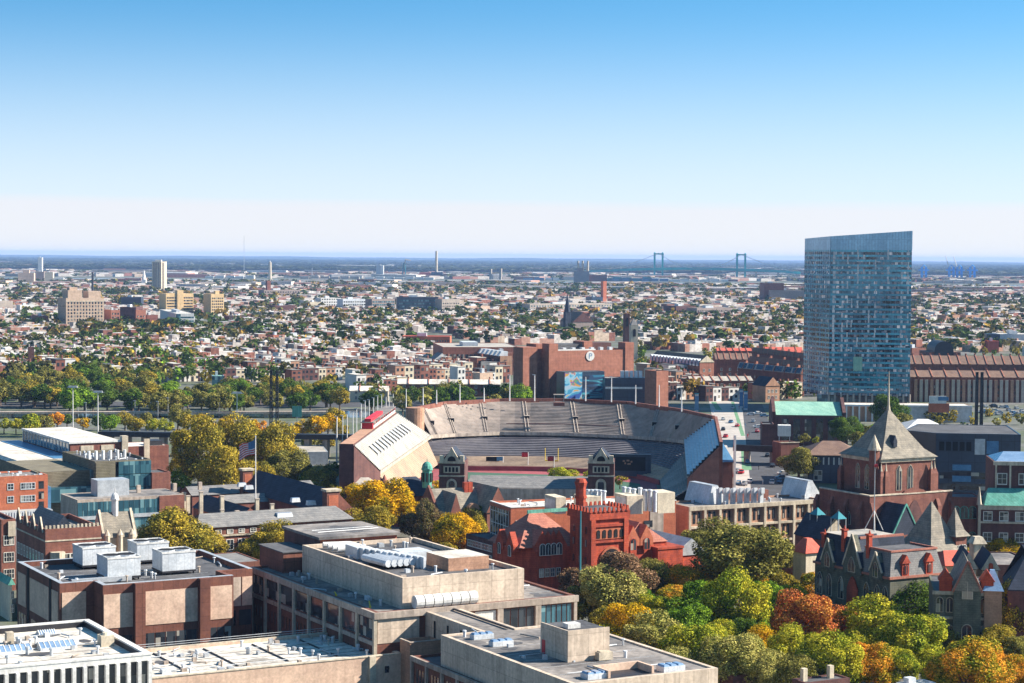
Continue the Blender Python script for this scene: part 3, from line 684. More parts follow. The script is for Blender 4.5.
RF=[(.70,.68,.66),(.42,.41,.40),(.16,.15,.15),(.50,.48,.46),(.22,.20,.195),(.08,.08,.085),(.74,.72,.70),(.40,.34,.29),(.32,.31,.31),(.62,.60,.58)]
WL=[(.30,.125,.09),(.46,.36,.28),(.22,.095,.07),(.52,.47,.42),(.36,.20,.15),(.28,.24,.22),(.60,.56,.52),(.50,.45,.41)]
cm=cityramp('row_house_mix',RF,WL); cm2=cityramp('far_house_mix',RF,WL)
def boxes(name,L_,mat):
    A=np.array([h[:6] for h in L_]); n=len(A); c,s=np.cos(A[:,5]),np.sin(A[:,5])
    cx=np.array([0,1,1,0,0,1,1,0.]);cy=np.array([0,0,1,1,0,0,1,1.]);cz=np.array([0,0,0,0,1,1,1,1.])
    lx=A[:,2:3]*cx;ly=A[:,3:4]*cy
    V=np.stack([A[:,0:1]+lx*c[:,None]-ly*s[:,None],A[:,1:2]+lx*s[:,None]+ly*c[:,None],A[:,4:5]*cz],2).reshape(-1,3)
    f=np.array([[0,1,5,4],[1,2,6,5],[2,3,7,6],[3,0,4,7],[4,5,6,7]])
    Fc=(f[None]+8*np.arange(n)[:,None,None]).reshape(-1,4)
    o=bpy.data.objects.new(name,npmesh(name,V,Fc,[mat])); C.objects.link(o); return tag(o,kind='stuff')
restA=[h for h in house if id(h) not in inds]
# rear ells, roof hatches and stair heads break up the roofs
ext=[]
for h in restA:
    if h[1]<2600 and rc.random()<.6:
        c,s=math.cos(h[5]),math.sin(h[5]); lx,ly=rc.uniform(.1,.6)*h[2],rc.uniform(.1,.7)*h[3]
        ext.append((h[0]+lx*c-ly*s,h[1]+lx*s+ly*c,rc.uniform(1,2.4),rc.uniform(1,3),h[4]+rc.uniform(.8,2.2),h[5]))
tag(boxes('distant_row_houses',restA+ext,cm),'close rows of small pale-roofed brick houses across the middle distance','houses')
# industry and sheds between the rivers and beyond
big=[]
for _ in range(420):
    y=rc.choice((rc.uniform(4200,5500),rc.uniform(6700,8600),rc.uniform(9900,15000))); x=rc.uniform(-.28,.28)*y
    k=rc.uniform(.6,1.5)*y/5000; big.append((x,y,rc.uniform(30,120)*k,rc.uniform(20,60)*k,rc.uniform(7,16),rc.choice((0,.2,-.3))))
tag(boxes('distant_sheds',big,cm2),'pale warehouses and sheds along the far riverside','warehouses')
# far trees
def dens(x,y):
    return .62+.5*math.sin(x*.004+1.3)*math.sin(y*.0031+.4)+.25*math.sin(x*.011+y*.009)
for _ in range(11000):
    t=rc.random(); y=1080+ (t**1.25)*4200; x=rc.uniform(-.28,.28)*y; px,py=proj((x,y,0))
    if rc.random()>dens(x,y)*(1.3 if y<1700 else .95 if y<2300 else .6): continue
    bad=False
    for a,b,c,d in BLK[1:]:
        if a<px<b and c<py<d: bad=True
    if bad or py>384 and px<345 or py>402: continue
    w_=rc.uniform(7,13)*(1+y/6000); fartree(x,y,w_,rc.uniform(8,12)*(1+(y-1000)/9000),rc.choice((8,8,9,9,10,11,8,9,8)) if y<2500 else rc.choice((8,9,8,11,8,9)),fine=y<1700)
# wooded strips between bridges and the wooded country across the far river
for _ in range(1500):
    y=rc.uniform(4900,8600); x=rc.uniform(-.28,.28)*y
    if 5400<y<6750: continue
    w_=rc.uniform(25,60); fartree(x,y,w_,rc.uniform(9,14),rc.choice((8,9,7)))
for _ in range(8000):
    t=rc.random(); y=9900+t*t*19000 if rc.random()<.75 else rc.uniform(9900,30000); x=rc.uniform(-.28,.28)*y
    w_=rc.uniform(50,130)*(.6+y/14000); fartree(x,y,w_,rc.uniform(10,18),7)
V=np.concatenate(tV).reshape(-1,3); mi=np.concatenate(tI)
o=bpy.data.objects.new('distant_trees',npmesh('distant_trees',V,np.arange(len(V)).reshape(-1,4),[FO[k] for k in FP],mi)); C.objects.link(o)
tag(o,'masses of green and ochre trees between the far houses and beyond the rivers','trees',kind='stuff')
# ================================================================ foreground roofs
zA=zo(0,510);zB=zo(230,510);z3=zo(400,580,6.4);zD=zo(500,510);zE=zo(764,510);z1=zo(0,500,6.83)
def cluster(b,x0,x1,y0,y1,z,n,seed,mat=None,name='roof_vent'):
    r=random.Random(seed)
    for i in range(n):
        x=r.uniform(x0,x1);y=r.uniform(y0,y1);k=r.random()
        m=MB()
        if k<.45: m.cyl(x,y,z,z+1.0,r.uniform(.12,.3),n=8).cyl(x,y,z+r.uniform(.9,1.1),z+1.2,.36,.3,8)
        elif k<.8: w=r.uniform(.4,1.0); m.box(x,x+w,y,y+r.uniform(.4,1.2),z,z+r.uniform(.4,.8))
        else: m.tube((x,y,z+.3),(x+r.uniform(-3,3),y+r.uniform(1,5),z+.3),.12).box(x-.15,x+.15,y-.15,y+.15,z-.05,z+.3)
        b.part(name,m,mat or M[r.choice(('whitemt','steel','conc','yellow' if k>.9 else 'steel'))])
def acunit(b,c,rx,lx,zr,h,name='cooling_unit'):
    x,y,a,d=b.rbox(name,c,rx,lx,zr+.7,h,None,mb=True)
    q=b.part(name,MB().box(x,x+a,y,y+d,zr+.7,zr+.7+h),M['whitemt'])
    m=MB(); m.box(x-.1,x+a+.1,y-.1,y+d+.1,zr+.35,zr+.7)
    for u in (x+.3,x+a/2,x+a-.3):
        for v in (y+.3,y+d-.3): m.box(u-.12,u+.12,v-.12,v+.12,zr-.1,zr+.4)
    b.part('support_frame',m,M['dark'],q)
    for i in range(2):
        cx=x+a*(.27+.46*i); b.part('fan',MB().cyl(cx,y+d/2,zr+.7+h,zr+1.0+h,min(a,d)*.3,n=16).cyl(cx,y+d/2,zr+1.0+h,zr+1.02+h,min(a,d)*.26,n=16,m=1),[M['steel'],M['black']],q)
    b.part('rim',MB().box(x-.08,x+a+.08,y-.08,y+.06,zr+.6+h,zr+.95+h).box(x-.08,x+a+.08,y+d-.06,y+d+.08,zr+.6+h,zr+.95+h).box(x-.08,x+.06,y+.06,y+d-.06,zr+.6+h,zr+.95+h).box(x+a-.06,x+a+.08,y+.06,y+d-.06,zr+.6+h,zr+.95+h),M['white'],q)
def roofdet(b,x0,x1,y0,y1,z,seed,n=7,seam='steel'):
    r=random.Random(seed)
    for i in range(n):
        w_,d_=r.uniform(1.5,6),r.uniform(1,4); x=r.uniform(x0,x1-w_);y=r.uniform(y0,y1-d_); a_=[]
        for k in range(9): t=2*math.pi*k/9; a_.append((x+w_/2+w_/2*math.cos(t)*r.uniform(.7,1.1),y+d_/2+d_/2*math.sin(t)*r.uniform(.7,1.1)))
        b.part('repair_patch',MB().prism(a_,z,z+.012+.001*i),M[r.choice(('dkroof','tanroof','asph'))])
    for i in range(max(2,n//2)):
        y=y0+(y1-y0)*(i+1)/(n//2+2); b.part('membrane_seam',MB().box(x0,x1,y,y+.07,z,z+.03),M[seam])
    for i in range(2):
        y=r.uniform(y0,y1); b.part('conduit',MB().tube((x0+1,y,z+.25),(x1-1,y+r.uniform(-1,1),z+.25),.07,n=5),M['steel'])
# --- brown tiled block with tan panels
b=Bd('laboratory_block','brown tiled block with blank tan panels and four white cooling units on its roof','building',zA(405,297),20,zA(920,252)[0],zA(200,200)[0])
xw,yw=b.L(zA(235,290),20); yw=max(yw,3.5); ys=b.L(zA(925,236),20)[1]; X3=b.L(zA(995,231),20)[0]; Y=b.L(zA(62,205),20)[1]; X2=b.a; ys=max(ys,2)
b.body(M['brown'],M['dkroof'],1.0,[(0,0),(X2,0),(X2,ys),(X3,ys),(X3,Y),(xw,Y),(xw,yw),(0,yw)],t=.9)
cap=MB()
for (x0,x1,y0,y1) in ((0,X2,0,.9),(X3-.9,X3,ys,Y),(xw,xw+.9,yw,Y),(xw+.9,0,yw,yw+.9),(xw+.9,X3-.9,Y-.9,Y),(0,.9,.9,yw)): cap.box(x0+.02,x1-.02,y0+.02,y1-.02,20,20.06)
b.part('coping',cap,M['steel'])
def fx(X,yy=300,y0=0): return b.Fp(zA(X,yy),y0)[0]
px_=[fx(525),fx(565),fx(780),fx(820)]
for x0,x1 in ((px_[0],px_[1]),(px_[2],px_[3])): b.part('pier',MB().box(x0,x1,-1.3,-.0,0,20.02),M['brown'])
zt=b.Fp(zA(565,322))[1]; zb_=b.Fp(zA(565,455))[1]; zw0=b.Fp(zA(565,545))[1]; zw1=b.Fp(zA(565,487))[1]
for x0,x1 in ((.15,px_[0]-.1),(px_[1]+.1,px_[2]-.1),(px_[3]+.1,X2-.3)): b.part('stone_panel',MB().box(x0,x1,-.12,.05,zb_,zt),M['panel'])
b.part('stone_panel',MB().box(X2+(X3-X2)*.1,X2+(X3-X2)*.62,ys-.12,ys,zb_+1,zt+.3),M['conc'])
b.part('stone_panel',MB().box(X2+(X3-X2)*.66,X3-.1,ys-.12,ys,zb_+1,zt+.3),M['panel'])
for x0,x1,n in ((px_[1]+.2,px_[2]-.2,5),(px_[3]+.3,X2-.4,3)):
    for i in range(n):
        u0=x0+(x1-x0)*i/n+.1;u1=x0+(x1-x0)*(i+1)/n-.1; b.part('window',MB().box(u0,u1,-.06,.05,zw0,zw1),M['glass'])
b.part('window',MB().box(.3,px_[0]-.3,-.06,.05,zw0,zw1),M['glass'])
for i in range(2): b.part('window',MB().box(X2+.4+i*(X3-X2)*.5,X2+(X3-X2)*(.45+.5*i),ys-.06,ys+.05,zw0+1.5,zw1+1.7),M['glass'])
b.part('stone_panel',MB().box(xw+.4,-1.5,yw-.12,yw,zb_-2,zt),M['panel'])
for f0,f1 in ((.03,.17),(.24,.68),(.78,.97)):
    ya=yw+(Y-yw)*f0; yb=yw+(Y-yw)*f1; b.part('stone_panel',MB().box(xw-.12,xw,ya,yb,zb_,zt),M['panel'])
    for i in range(3):
        u=ya+(yb-ya)*(i+.1)/3; b.part('window',MB().box(xw-.06,xw,u,u+(yb-ya)*.24,zw0,zw1),M['glass'])
for f in (.205,.73): b.part('recess',MB().box(xw-.09,xw,yw+(Y-yw)*(f-.025),yw+(Y-yw)*(f+.025),2,20.0),M['black'])
acunit(b,z1(735,405),z1(960,0)[0],z1(662,0)[0],19.2,3.4); acunit(b,z1(565,335),z1(790,0)[0],z1(497,0)[0],19.2,3.2)
acunit(b,zA(540,136),zA(665,0)[0],zA(503,0)[0],19.2,3.2); acunit(b,zA(640,172),zA(770,0)[0],zA(600,0)[0],19.2,3.4)
b.part('roof_duct',MB().box(xw+3,8,yw+2.4,yw+3.2,19.2,20.1),M['steel'])
cluster(b,xw+2,X3-2,yw+1.5,Y-2,19.1,30,4); roofdet(b,xw+2,X2-1,yw+1.5,Y-3,19.07,2,9)
b.done()
# --- white fin block
b=Bd('office_block','white block with tall white vertical fins over dark glass, bottom left corner','building',(-40,672),22,149.5,None,dep=bdepth((149.5,653.4),22,87.6))
b.body(M['dark'],M['whroof'],.9,t=.7)
b.part('coping',MB().box(-.2,b.a+.2,-.5,.75,22,22.25).box(b.a-.75,b.a+.2,.75,b.b,22,22.25).box(-.2,b.a-.75,b.b-.7,b.b+.1,22,22.25),M['white'])
b.part('fascia',MB().box(-.1,b.a+.1,-.42,0,21.2,21.99),M['white'])
b.part('curtain_wall',MB().box(.1,b.a-.4,-.15,0,1,21.2),M['glass'])
n=17
for i in range(n+1):
    x=b.a*i/n; b.part('fin',MB().box(x-.40,x+.12,-.9 if i<n else -.8,-.16,0,21.2),M['white'])
def rsky(b,q0,q1,z,wd,h=.7,mat='skyl',name='skylight'):
    x0,y0=b.L(q0,z);x1,_=b.L(q1,z); m=MB(); n=7
    o=b.part(name,MB().box(x0,x1,y0,y0+wd,z-.1,z+h*.4),M['whitemt'])
    g=MB().gable(x0+.1,x1-.1,y0+.1,y0+wd-.1,z+h*.4,z+h,'x'); b.part('glazing',g,M[mat],o)
    for i in range(n+1):
        x=x0+.1+(x1-x0-.2)*i/n; m.gable(x-.06,x+.06,y0+.05,y0+wd-.05,z+h*.4,z+h+.08,'x')
    b.part('rib',m,M['white'],o)
rsky(b,zA(160,558),zA(305,545),21.1,3.4,1.1); rsky(b,zA(-20,575),zA(130,560),21.1,3.4,1.1); rsky(b,zA(155,500),zA(225,495),21.1,2.2,.8)
x,y=b.L(zA(425,540),21.1); b.part('exhaust_fan',MB().box(x-1,x+1,y,y+2,21,22.8).cyl(x,y+1,22.8,23.2,.8,.5,12),M['cream'])
x,y=b.L(zA(40,530),21.1); b.part('exhaust_fan',MB().box(x-.5,x+.6,y,y+1.2,21,22.9),M['stone'])
cluster(b,b.a*.1,b.a-3,3,b.b-3,21.12,34,9); roofdet(b,b.a*.1,b.a-2,2,b.b-2,21.17,5,8,'dark')
b.done()
# --- flat white-roofed stone block
b=Bd('stone_block','low sandstone block with a stained white flat roof behind the fin block','building',(100,684),12,402,None,dep=bdepth((402,656),12,345))
b.body(M['panel'],M['whroof'],.5,t=.8)
b.part('coping',MB().box(-.1,b.a+.1,-.1,.8,12,12.15).box(b.a-.8,b.a+.1,.8,b.b,12,12.15).box(0,b.a-.8,b.b-.8,b.b,12,12.15),M['stone'])
x0=b.Fp(zB(545,600))[0];x1=b.Fp(zB(570,600))[0]; b.part('pilaster',MB().box(x0,x1,-.6,-.0,0,12.2),M['stone'])
x0=b.Fp(zB(610,620))[0];x1=b.Fp(zB(626,620))[0]; z0=b.Fp(zB(615,641))[1]; z1_=b.Fp(zB(615,615))[1]; b.part('window',MB().box(x0,x1,-.08,0,z0,z1_),M['glass'])
r=random.Random(8)
for i in range(9):
    y=b.b*(.1+.09*i); b.part('parapet_pipe',MB().box(b.a-.45,b.a-.1,y,y+1.1,12.15,12.75).cyl(b.a-.3,y+.5,12.75,13.1,.22,n=8),M['cream'])
for i in range(4):
    x=b.a*(.3+.17*i); b.part('roof_seam',MB().box(x,x+.25,b.b*.2,b.b*.9,11.5,11.75),M['dark'])
cluster(b,b.a*.2,b.a-2,2,b.b-2,11.55,60,13); roofdet(b,b.a*.2,b.a-2,2,b.b-2,11.58,6,10,'dark')
b.part('railing',MB().tube((2,b.b-.3,12.9),(b.a-2,b.b-.3,12.9),.05).tube((2,b.b-.3,12.5),(b.a-2,b.b-.3,12.5),.05),M['steel'])
b.done()
# --- long concrete laboratory
b=Bd('laboratory_building','long concrete laboratory with portal frames, blank upper storey and white roof ducts','building',zB(575,405),19,576,zB(90,0)[0])
b.body(M['brown'],M['grroof'],.35,t=.8)
b.part('roof_beam',MB().box(-.5,b.a+.3,-.5,.0,17.9,19.02).box(-.5,0,0,b.b,17.9,19.02),M['conc'])
nb=8
for i in range(nb+1):
    y=b.b*i/nb; b.part('column',MB().box(-.5,.1,y-.32,y+.32,0,17.9),M['stone'])
    if i<nb:
        y0,y1=y+.4,y+b.b/nb-.4
        b.part('window',MB().box(-.12,.05,y0,y1,14.2,17.6),M['glass'])
        b.part('spandrel',MB().box(-.30,.0,y0,y1,13.2,13.9),M['conc'])
        m=MB()
        for k in range(4):
            for j in range(3): u=y0+(y1-y0)*(k+.35)/4; m.box(-.06,.05,u,u+.28,2+3.8*j,4.2+3.8*j)
        tag(b.part('slot_windows',m,M['glass']),kind='stuff')
# front side
fz0,fz1=13.6,17.6
xs=[0.3,b.Fp(zB(745,400))[0],b.Fp(z3(480,180))[0],b.Fp(z3(612,180))[0],b.Fp(z3(655,180))[0],b.Fp(z3(858,170))[0],b.Fp(z3(900,160))[0],b.a-.9]
b.part('wall_panel',MB().box(xs[0],xs[1],-.1,0,fz0,17.9),M['concw'])
b.part('wall_panel',MB().box(xs[2],xs[3],-.1,0,fz0,fz1),M['white'])
for q0,q1,n in ((xs[4],xs[5],4),(xs[6],xs[7],6)):
    for i in range(n):
        u0=q0+(q1-q0)*i/n+.12;u1=q0+(q1-q0)*(i+1)/n-.12; b.part('window',MB().box(u0,u1,-.08,.04,fz0,fz1),M['glassb' if n==6 else 'glass'])
for x in (xs[3]+.5,xs[4]-.3,xs[5]+.4,xs[6]-.4,b.a-.3): b.part('column',MB().box(x-.3,x+.3,-.45,0,0,17.9),M['conc'])
b.part('terrace_ledge',MB().box(xs[3],b.a+.2,-2.2,-.46,12.3,13.2),M['stone'])
# upper blank storey
c=zB(680,268); x,y=b.L(c,24.2); u=b.rbox('upper_storey',c,zD(95,0)[0],zB(285,0)[0],18.8,5.4,None,mb=True); ux,uy,ua,ub=u
b.part('upper_storey',MB().box(ux,ux+ua,uy,uy+ub,18.6,23.4).box(ux,ux+ua,uy,uy+.6,23.4,24.2).box(ux,ux+.6,uy+.6,uy+ub,23.4,24.2).box(ux+ua-.6,ux+ua,uy+.6,uy+ub,23.4,24.2).box(ux+.6,ux+ua-.6,uy+ub-.6,uy+ub,23.4,24.2),M['concw'])
b.part('upper_roof',MB().box(ux+.61,ux+ua-.61,uy+.61,uy+ub-.61,23.4,23.46),M['dkroof'])
x,y,a,d=b.rbox('penthouse',zB(420,133),zB(745,0)[0],zB(268,0)[0],18.8,6.4,None,mb=True); y=max(y,uy+ub+.6)
q=b.part('penthouse',MB().box(x+.5,x+a-.5,y+.5,y+d-.5,18.6,24.8),M['brickor']); b.part('dark_end',MB().box(x+.3,x+.49,y+.5,y+d-.5,18.6,24.8),M['brickdk'],q)
b.part('penthouse_roof',MB().box(x,x+a,y,y+d,24.8,25.3),M['grroof'],q); roofdet(b,x+1,x+a-1,y+1,y+d-1,25.31,21,6)
b.part('louvre_box',MB().box(x-7,x-.5,y+1,y+d*.7,18.6,22.6),M['brown']); b.part('louvre_roof',MB().box(x-7.2,x-.5,y+.8,y+d*.72,22.6,22.8),M['dkroof'])
# ducts
d=MB()
for k in range(4):
    yy=uy+ub-3-k*2.3; p0=(ux+3,yy,24.4); d.tube(p0,(ux+ua*.34,yy-1,24.4),.55,n=10); d.tube((ux+ua*.34,yy-1,24.4),(ux+ua*.42,yy-4,23.8),.55,n=10)
b.part('supply_duct',d,M['white'])
for k in range(12):
    t=k/12; b.part('duct_segment',MB().box(ux+ua*.16+t*ua*.26,ux+ua*.16+t*ua*.26+ua*.02,uy+ub*.62-t*ub*.4,uy+ub*.74-t*ub*.4,23.4,25.6),M['whitemt'])
b.part('air_handler',MB().box(ux+ua*.42,ux+ua*.66,uy+ub*.46,uy+ub*.58,23.4,25.2),M['whitemt'])
b.part('air_handler',MB().box(ux+ua*.52,ux+ua*.86,uy+ub*.16,uy+ub*.36,23.4,25.8,0,1),[M['bricktan'],M['whroof']])
for k in range(6):
    b.part('duct_segment',MB().tube((ux+ua*(.12+.05*k),uy+ub*.5,24.6),(ux+ua*(.15+.05*k),uy+ub*.3,24.6),.7,n=8),M['whitemt'])
cluster(b,ux+1,ux+ua-1,uy+1,uy+ub-1,23.45,24,3)
# row of white curved tanks
x0,y0=b.L(zB(700,380),19); x1,_=b.L(zB(955,362),19)
for i in range(7):
    x=x0+(x1-x0)*(i+.5)/7; w_=(x1-x0)/7*.88
    m=MB().hcyl(x-w_/2,x+w_/2,uy-1.5,20.1,1.15,'x',n=14).box(x-.3,x+.3,uy-2,uy-1,18.6,19.5); b.part('roof_tank',m,M['white'])
roofdet(b,ux+ua+1,b.a-1,2,b.b*.5,18.73,8,7); cluster(b,1.5,ux-1.5 if ux>6 else 5,4,b.b-4,18.7,22,6)
b.done()
# --- stair tower of brick beside the laboratory
b=Bd('stair_tower','square brown brick stair tower between the concrete laboratory and the low wing','tower',(410,643),14.5,441,400)
b.body(M['bricktan'],M['dkroof'],.7); b.part('coping',MB().box(-.1,b.a+.1,-.1,.3,14.5,14.65).box(-.1,.3,.3,b.b,14.5,14.65),M['conc']); b.done()
# --- low wing bottom centre
b=Bd('campus_wing','long grey flat-roofed concrete wing with square penthouse and pale box skylights','building',(574,684.3),18.5,718,441)
X0=b.L((481,631),18.5)[0]; X1=b.L((541,636),18.5)[0]; Y2=b.L((419.5,609.7),18.5)[1]
poly=[(0,0),(b.a,0),(b.a,b.b*1.0),(X1 if X1<b.a else b.a-.5,b.b),(X1 if X1<b.a else b.a-.5,Y2),(X0,Y2),(X0,b.b),(0,b.b)]
b.body(M['concw'],M['grroof'],.3,poly,t=.7)
x,y,a,d=b.rbox('penthouse',(568,633),609.6,540.6,18.3,4.5,None,mb=True)
q=b.part('penthouse',MB().box(x,x+a,y,y+d,18.1,22.8).box(x,x+a,y,y+.25,22.8,23.1).box(x,x+.25,y+.25,y+d,22.8,23.1),M['concw']); b.part('roof',MB().box(x+.3,x+a-.05,y+.3,y+d-.05,22.8,22.86),M['dkroof'],q)
b.part('door',MB().box(x-.06,x,y+d*.82,y+d*.94,18.3,20.5),M['redpnt'],q); b.part('air_handler',MB().box(x+a*.62,x+a*.95,y-1.6,y-.4,18.4,19.6).box(x+a*.66,x+a*.9,y-1.5,y-.5,19.6,19.75),M['stone'])
b.part('roof_fan',MB().box(x+a*.2,x+a*.5,y+d*.3,y+d*.5,22.8,23.6),M['white'],q); b.part('ladder',MB().tube((x+a*.55,y-.3,18.5),(x+a*.55,y-.3,18),.06),M['steel'])
def boxsky(b,q0,q1,z,wd):
    x0,y0=b.L(q0,z);x1,_=b.L(q1,z); o=b.part('skylight',MB().box(x0,x1,y0,y0+wd,z-.1,z+.75),M['whitemt'])
    for i in range(3): u=x0+(x1-x0)*i/3; b.part('pane',MB().frus((u+.1,u+(x1-x0)/3-.1,y0+.1,y0+wd-.1),(u+.25,u+(x1-x0)/3-.25,y0+.3,y0+wd-.3),z+.75,z+1.0),M['skyl'],o)
boxsky(b,(474,640),(494,638),18.3,1.5); boxsky(b,(493,647),(514,645),18.3,1.5); boxsky(b,(588,680),(612,678),18.3,2.2); boxsky(b,(664,672.5),(688,671),18.3,2.2)
x0,y0=b.L((594,672),18.5);x1,y1=b.L((655,676),18.5)
b.part('light_well',MB().box(x0,x0+8,y0,y0+.4,18.3,19.4).box(x0,x0+.4,y0-4,y0,18.3,19.4).box(x0+7.6,x0+8,y0-4,y0,18.3,19.4),M['panel'])
b.part('well_pit',MB().box(x0+.42,x0+7.58,y0-4,y0-.02,18.2,18.34),M['dark'])
yy=b.b*.5
for i in range(3): b.part('wall_slot',MB().box(X0-.08,X0,b.b+(Y2-b.b)*(.3+.22*i),b.b+(Y2-b.b)*(.3+.22*i)+.6,14,17.4),M['black'])
b.part('gutter',MB().box(X1-1.6,X1-1.2,b.b+.1,Y2-1,18.45,18.7),M['dark']); cluster(b,2,b.a-2,2,b.b-2,18.2,16,17); roofdet(b,2,b.a-3,2,b.b-2,18.27,7,11)
b.done()
b=Bd('side_wing','lower dark-roofed wing with concrete frames against the long grey wing','building',(545,709),13.5,600,413)
b.body(M['brown'],M['dkroof'],.5)
for i in range(9):
    y=b.b*i/8; b.part('column',MB().box(-.45,.02,y-.25,y+.25,0,12.7),M['conc'])
b.part('roof_beam',MB().box(-.45,0,-.2,b.b+.3,12.7,13.52),M['conc'])
for i in range(8):
    for k in range(3): y=b.b*(i+.25+.2*k)/8; b.part('window',MB().box(-.08,.02,y,y+.5,9.3,11.6),M['glass'])
b.done()
# small roofs among the trees at the bottom
b=Bd('utility_shed','small brick box with open top beside the grey wing','shed',(733,676),5.0,752,720); b.body(M['brickdk'],M['dkroof'],.8); b.done()
b=Bd('low_house','low dark-roofed brick house with chimneys half hidden by yellow-green trees','house',(806,683),6,850,792); b.body(M['brickdk'],M['dkroof'],.3)
for k in(.1,.7): b.part('chimney',MB().box(b.a*k,b.a*k+.9,b.b*.5,b.b*.5+.9,5.6,8),M['cream'])
b.done()
b=Bd('white_box_shed','white flat-topped boxes on a pale roof at the bottom edge','shed',(908,686),7,936,896); b.body(M['white'],M['whroof'],.3); b.part('hatch',MB().box(1,2.6,1,2.4,6.7,8),M['whitemt']); b.done()
b=Bd('porch_house','little pale house with green copper roof edge at the left margin','house',(10,585),8,12,-30)
b.body(M['cream'],M['copper'],.0); b.win('F',[.5],[2,5],.6,1.6); b.e['label']='little pale house with green copper roof edge at the left margin'
b.part('hip_roof',MB().gable(-.6,b.a+.6,-.6,b.b+.6,8.06,9.6,'y'),M['copper']); b.done()
# ================================================================ left middle: campus and rink
zL=zo(0,420,5.69); zM=zo(160,420,5.69)
# brick collegiate hall behind brown block
b=Bd('collegiate_hall','old brick hall with stone gables and battlements behind the brown tiled block','building',z1(310,200),20,z1(690,0)[0],z1(110,0)[0])
b.body(M['brick'],M['slate'],1.2)
b.part('string_course',MB().box(-.1,b.a+.1,-.12,-.0,17.2,17.5).box(-.12,-.0,0,b.b,17.2,17.5),M['stone'])
b.part('hip_roof',MB().gable(2,b.a*.6,2,b.b-2,18.85,22.5,'y',0,1),[M['slate'],M['slateb']])
for k in range(4):
    y=b.b*(.05+.25*k); g=b.part('stone_gable',MB().poly3([(y,19),(y+b.b*.16,19),(y+b.b*.08,22.2)],(-.35,.0),'x'),M['brickdk'])
    b.part('gable_coping',MB().tube((-.2,y,19.1),(-.2,y+b.b*.08,22.3),.22,n=4).tube((-.2,y+b.b*.16,19.1),(-.2,y+b.b*.08,22.3),.22,n=4),M['stone'],g)
b.win('S',span(1,b.b-1,9),(4,8,12),1.2,2.3,'cross'); b.win('F',span(1,b.a-1,7),(12,),1.2,2.3)
b.part('oriel',MB().prism([(b.a*.08,-1.4),(b.a*.2,-2.2),(b.a*.32,-1.4),(b.a*.32,0),(b.a*.08,0)],0,15),M['stone'])
cr=MB()
for i in range(14): cr.box(b.a*i/14,b.a*i/14+b.a/28,0,.5,20,20.7)
b.part('battlement',cr,M['stone']); b.done()
b=Bd('chapel_block','pale stone gabled hall with slim white cupola beside the yellow tree','building',z1(700,262),15,z1(930,0)[0],z1(640,0)[0])
b.body(M['stone'],M['slateg'],.0)
b.part('pitched_roof',MB().gable(-.3,b.a+.3,-.3,b.b+.3,15.06,20.5,'x',0,1),[M['slateg'],M['stone']])
for x in (0,b.a-.5): b.part('gable_wall',MB().poly3([(-.6,14.8),(b.b+.6,14.8),(b.b/2,21.2)],(x,x+.5),'x'),M['stone'])
o=b.part('cupola',MB().cyl(b.a*.5,b.b*.5,19.5,23.2,.8,n=8).cyl(b.a*.5,b.b*.5,23.2,23.6,1.05,n=8),M['white']); b.part('dome',MB().dome(b.a*.5,b.b*.5,23.6,.9,1.3).cyl(b.a*.5,b.b*.5,24.8,26,.1,n=6),M['white'],o)
for k in (.12,.5,.85):
    o=b.part('turret',MB().cyl(b.a*k,-.4,0,15.6,.7,n=8),M['stone']); b.part('pinnacle',MB().cyl(b.a*k,-.4,15.6,17,.8,.1,8),M['stone'],o)
b.win('F',[b.a*.3,b.a*.68],(8,),1.6,3.6,'gothic'); b.done()
b=Bd('brick_tower_house','narrow brick block with stone-capped gable at the left margin behind the old brick hall','building',z1(8,135),17,z1(108,0)[0],-40)
b.body(M['brick'],M['dkroof'],.7); b.win('F',[b.a*.35,b.a*.7],(3,7,11),1.1,2.1); b.part('gable_coping',MB().box(b.a*.45,b.a*.95,-.5,-.05,13,16.5),M['stone']); b.done()
b=Bd('long_brick_range','long brick range with pale roof edge running behind the old brick hall','building',z1(140,155),16,z1(550,0)[0],z1(125,0)[0])
b.body(M['brick'],M['grroof'],.6); b.part('parapet_cap',MB().box(-.1,b.a+.1,-.1,.5,16,16.2),M['white']); cluster(b,2,b.a-2,1,b.b-1,15.4,12,31,M['whitemt']); b.done()
b=Bd('metal_shed','grey corrugated metal-clad shed at the left behind the old brick hall','shed',zL(-40,528),13,zL(300,0)[0],zL(-60,0)[0])
b.body(M['steel'],M['tanroof'],.1)
b.b=10; cl=MB()
for i in range(22): cl.box(b.a*i/22,b.a*i/22+.25,-.14,0,1,12.8)
tag(b.part('cladding_rib',cl,M['whitemt']),kind='stuff'); b.done()
b=Bd('orange_brick_block','small orange brick block with boxy rooftop vents at the left margin','building',zL(-30,325),15,zL(272,0)[0],zL(-60,0)[0])
b.body(M['brickor'],M['grroof'],.5,[(0,0),(b.a,0),(b.a,14),(0,14)])
b.win('F',[b.Fp(zL(x,340))[0] for x in (60,135,160,182)],(11.2,7.5),1.6,1.6,'cross',M['whitemt']); b.win('F',[b.Fp(zL(235,340))[0]],(5,8,11),1.5,2.2,'plain')
cluster(b,1,b.a-1,1,12,14.5,14,5,M['whitemt']); b.done()
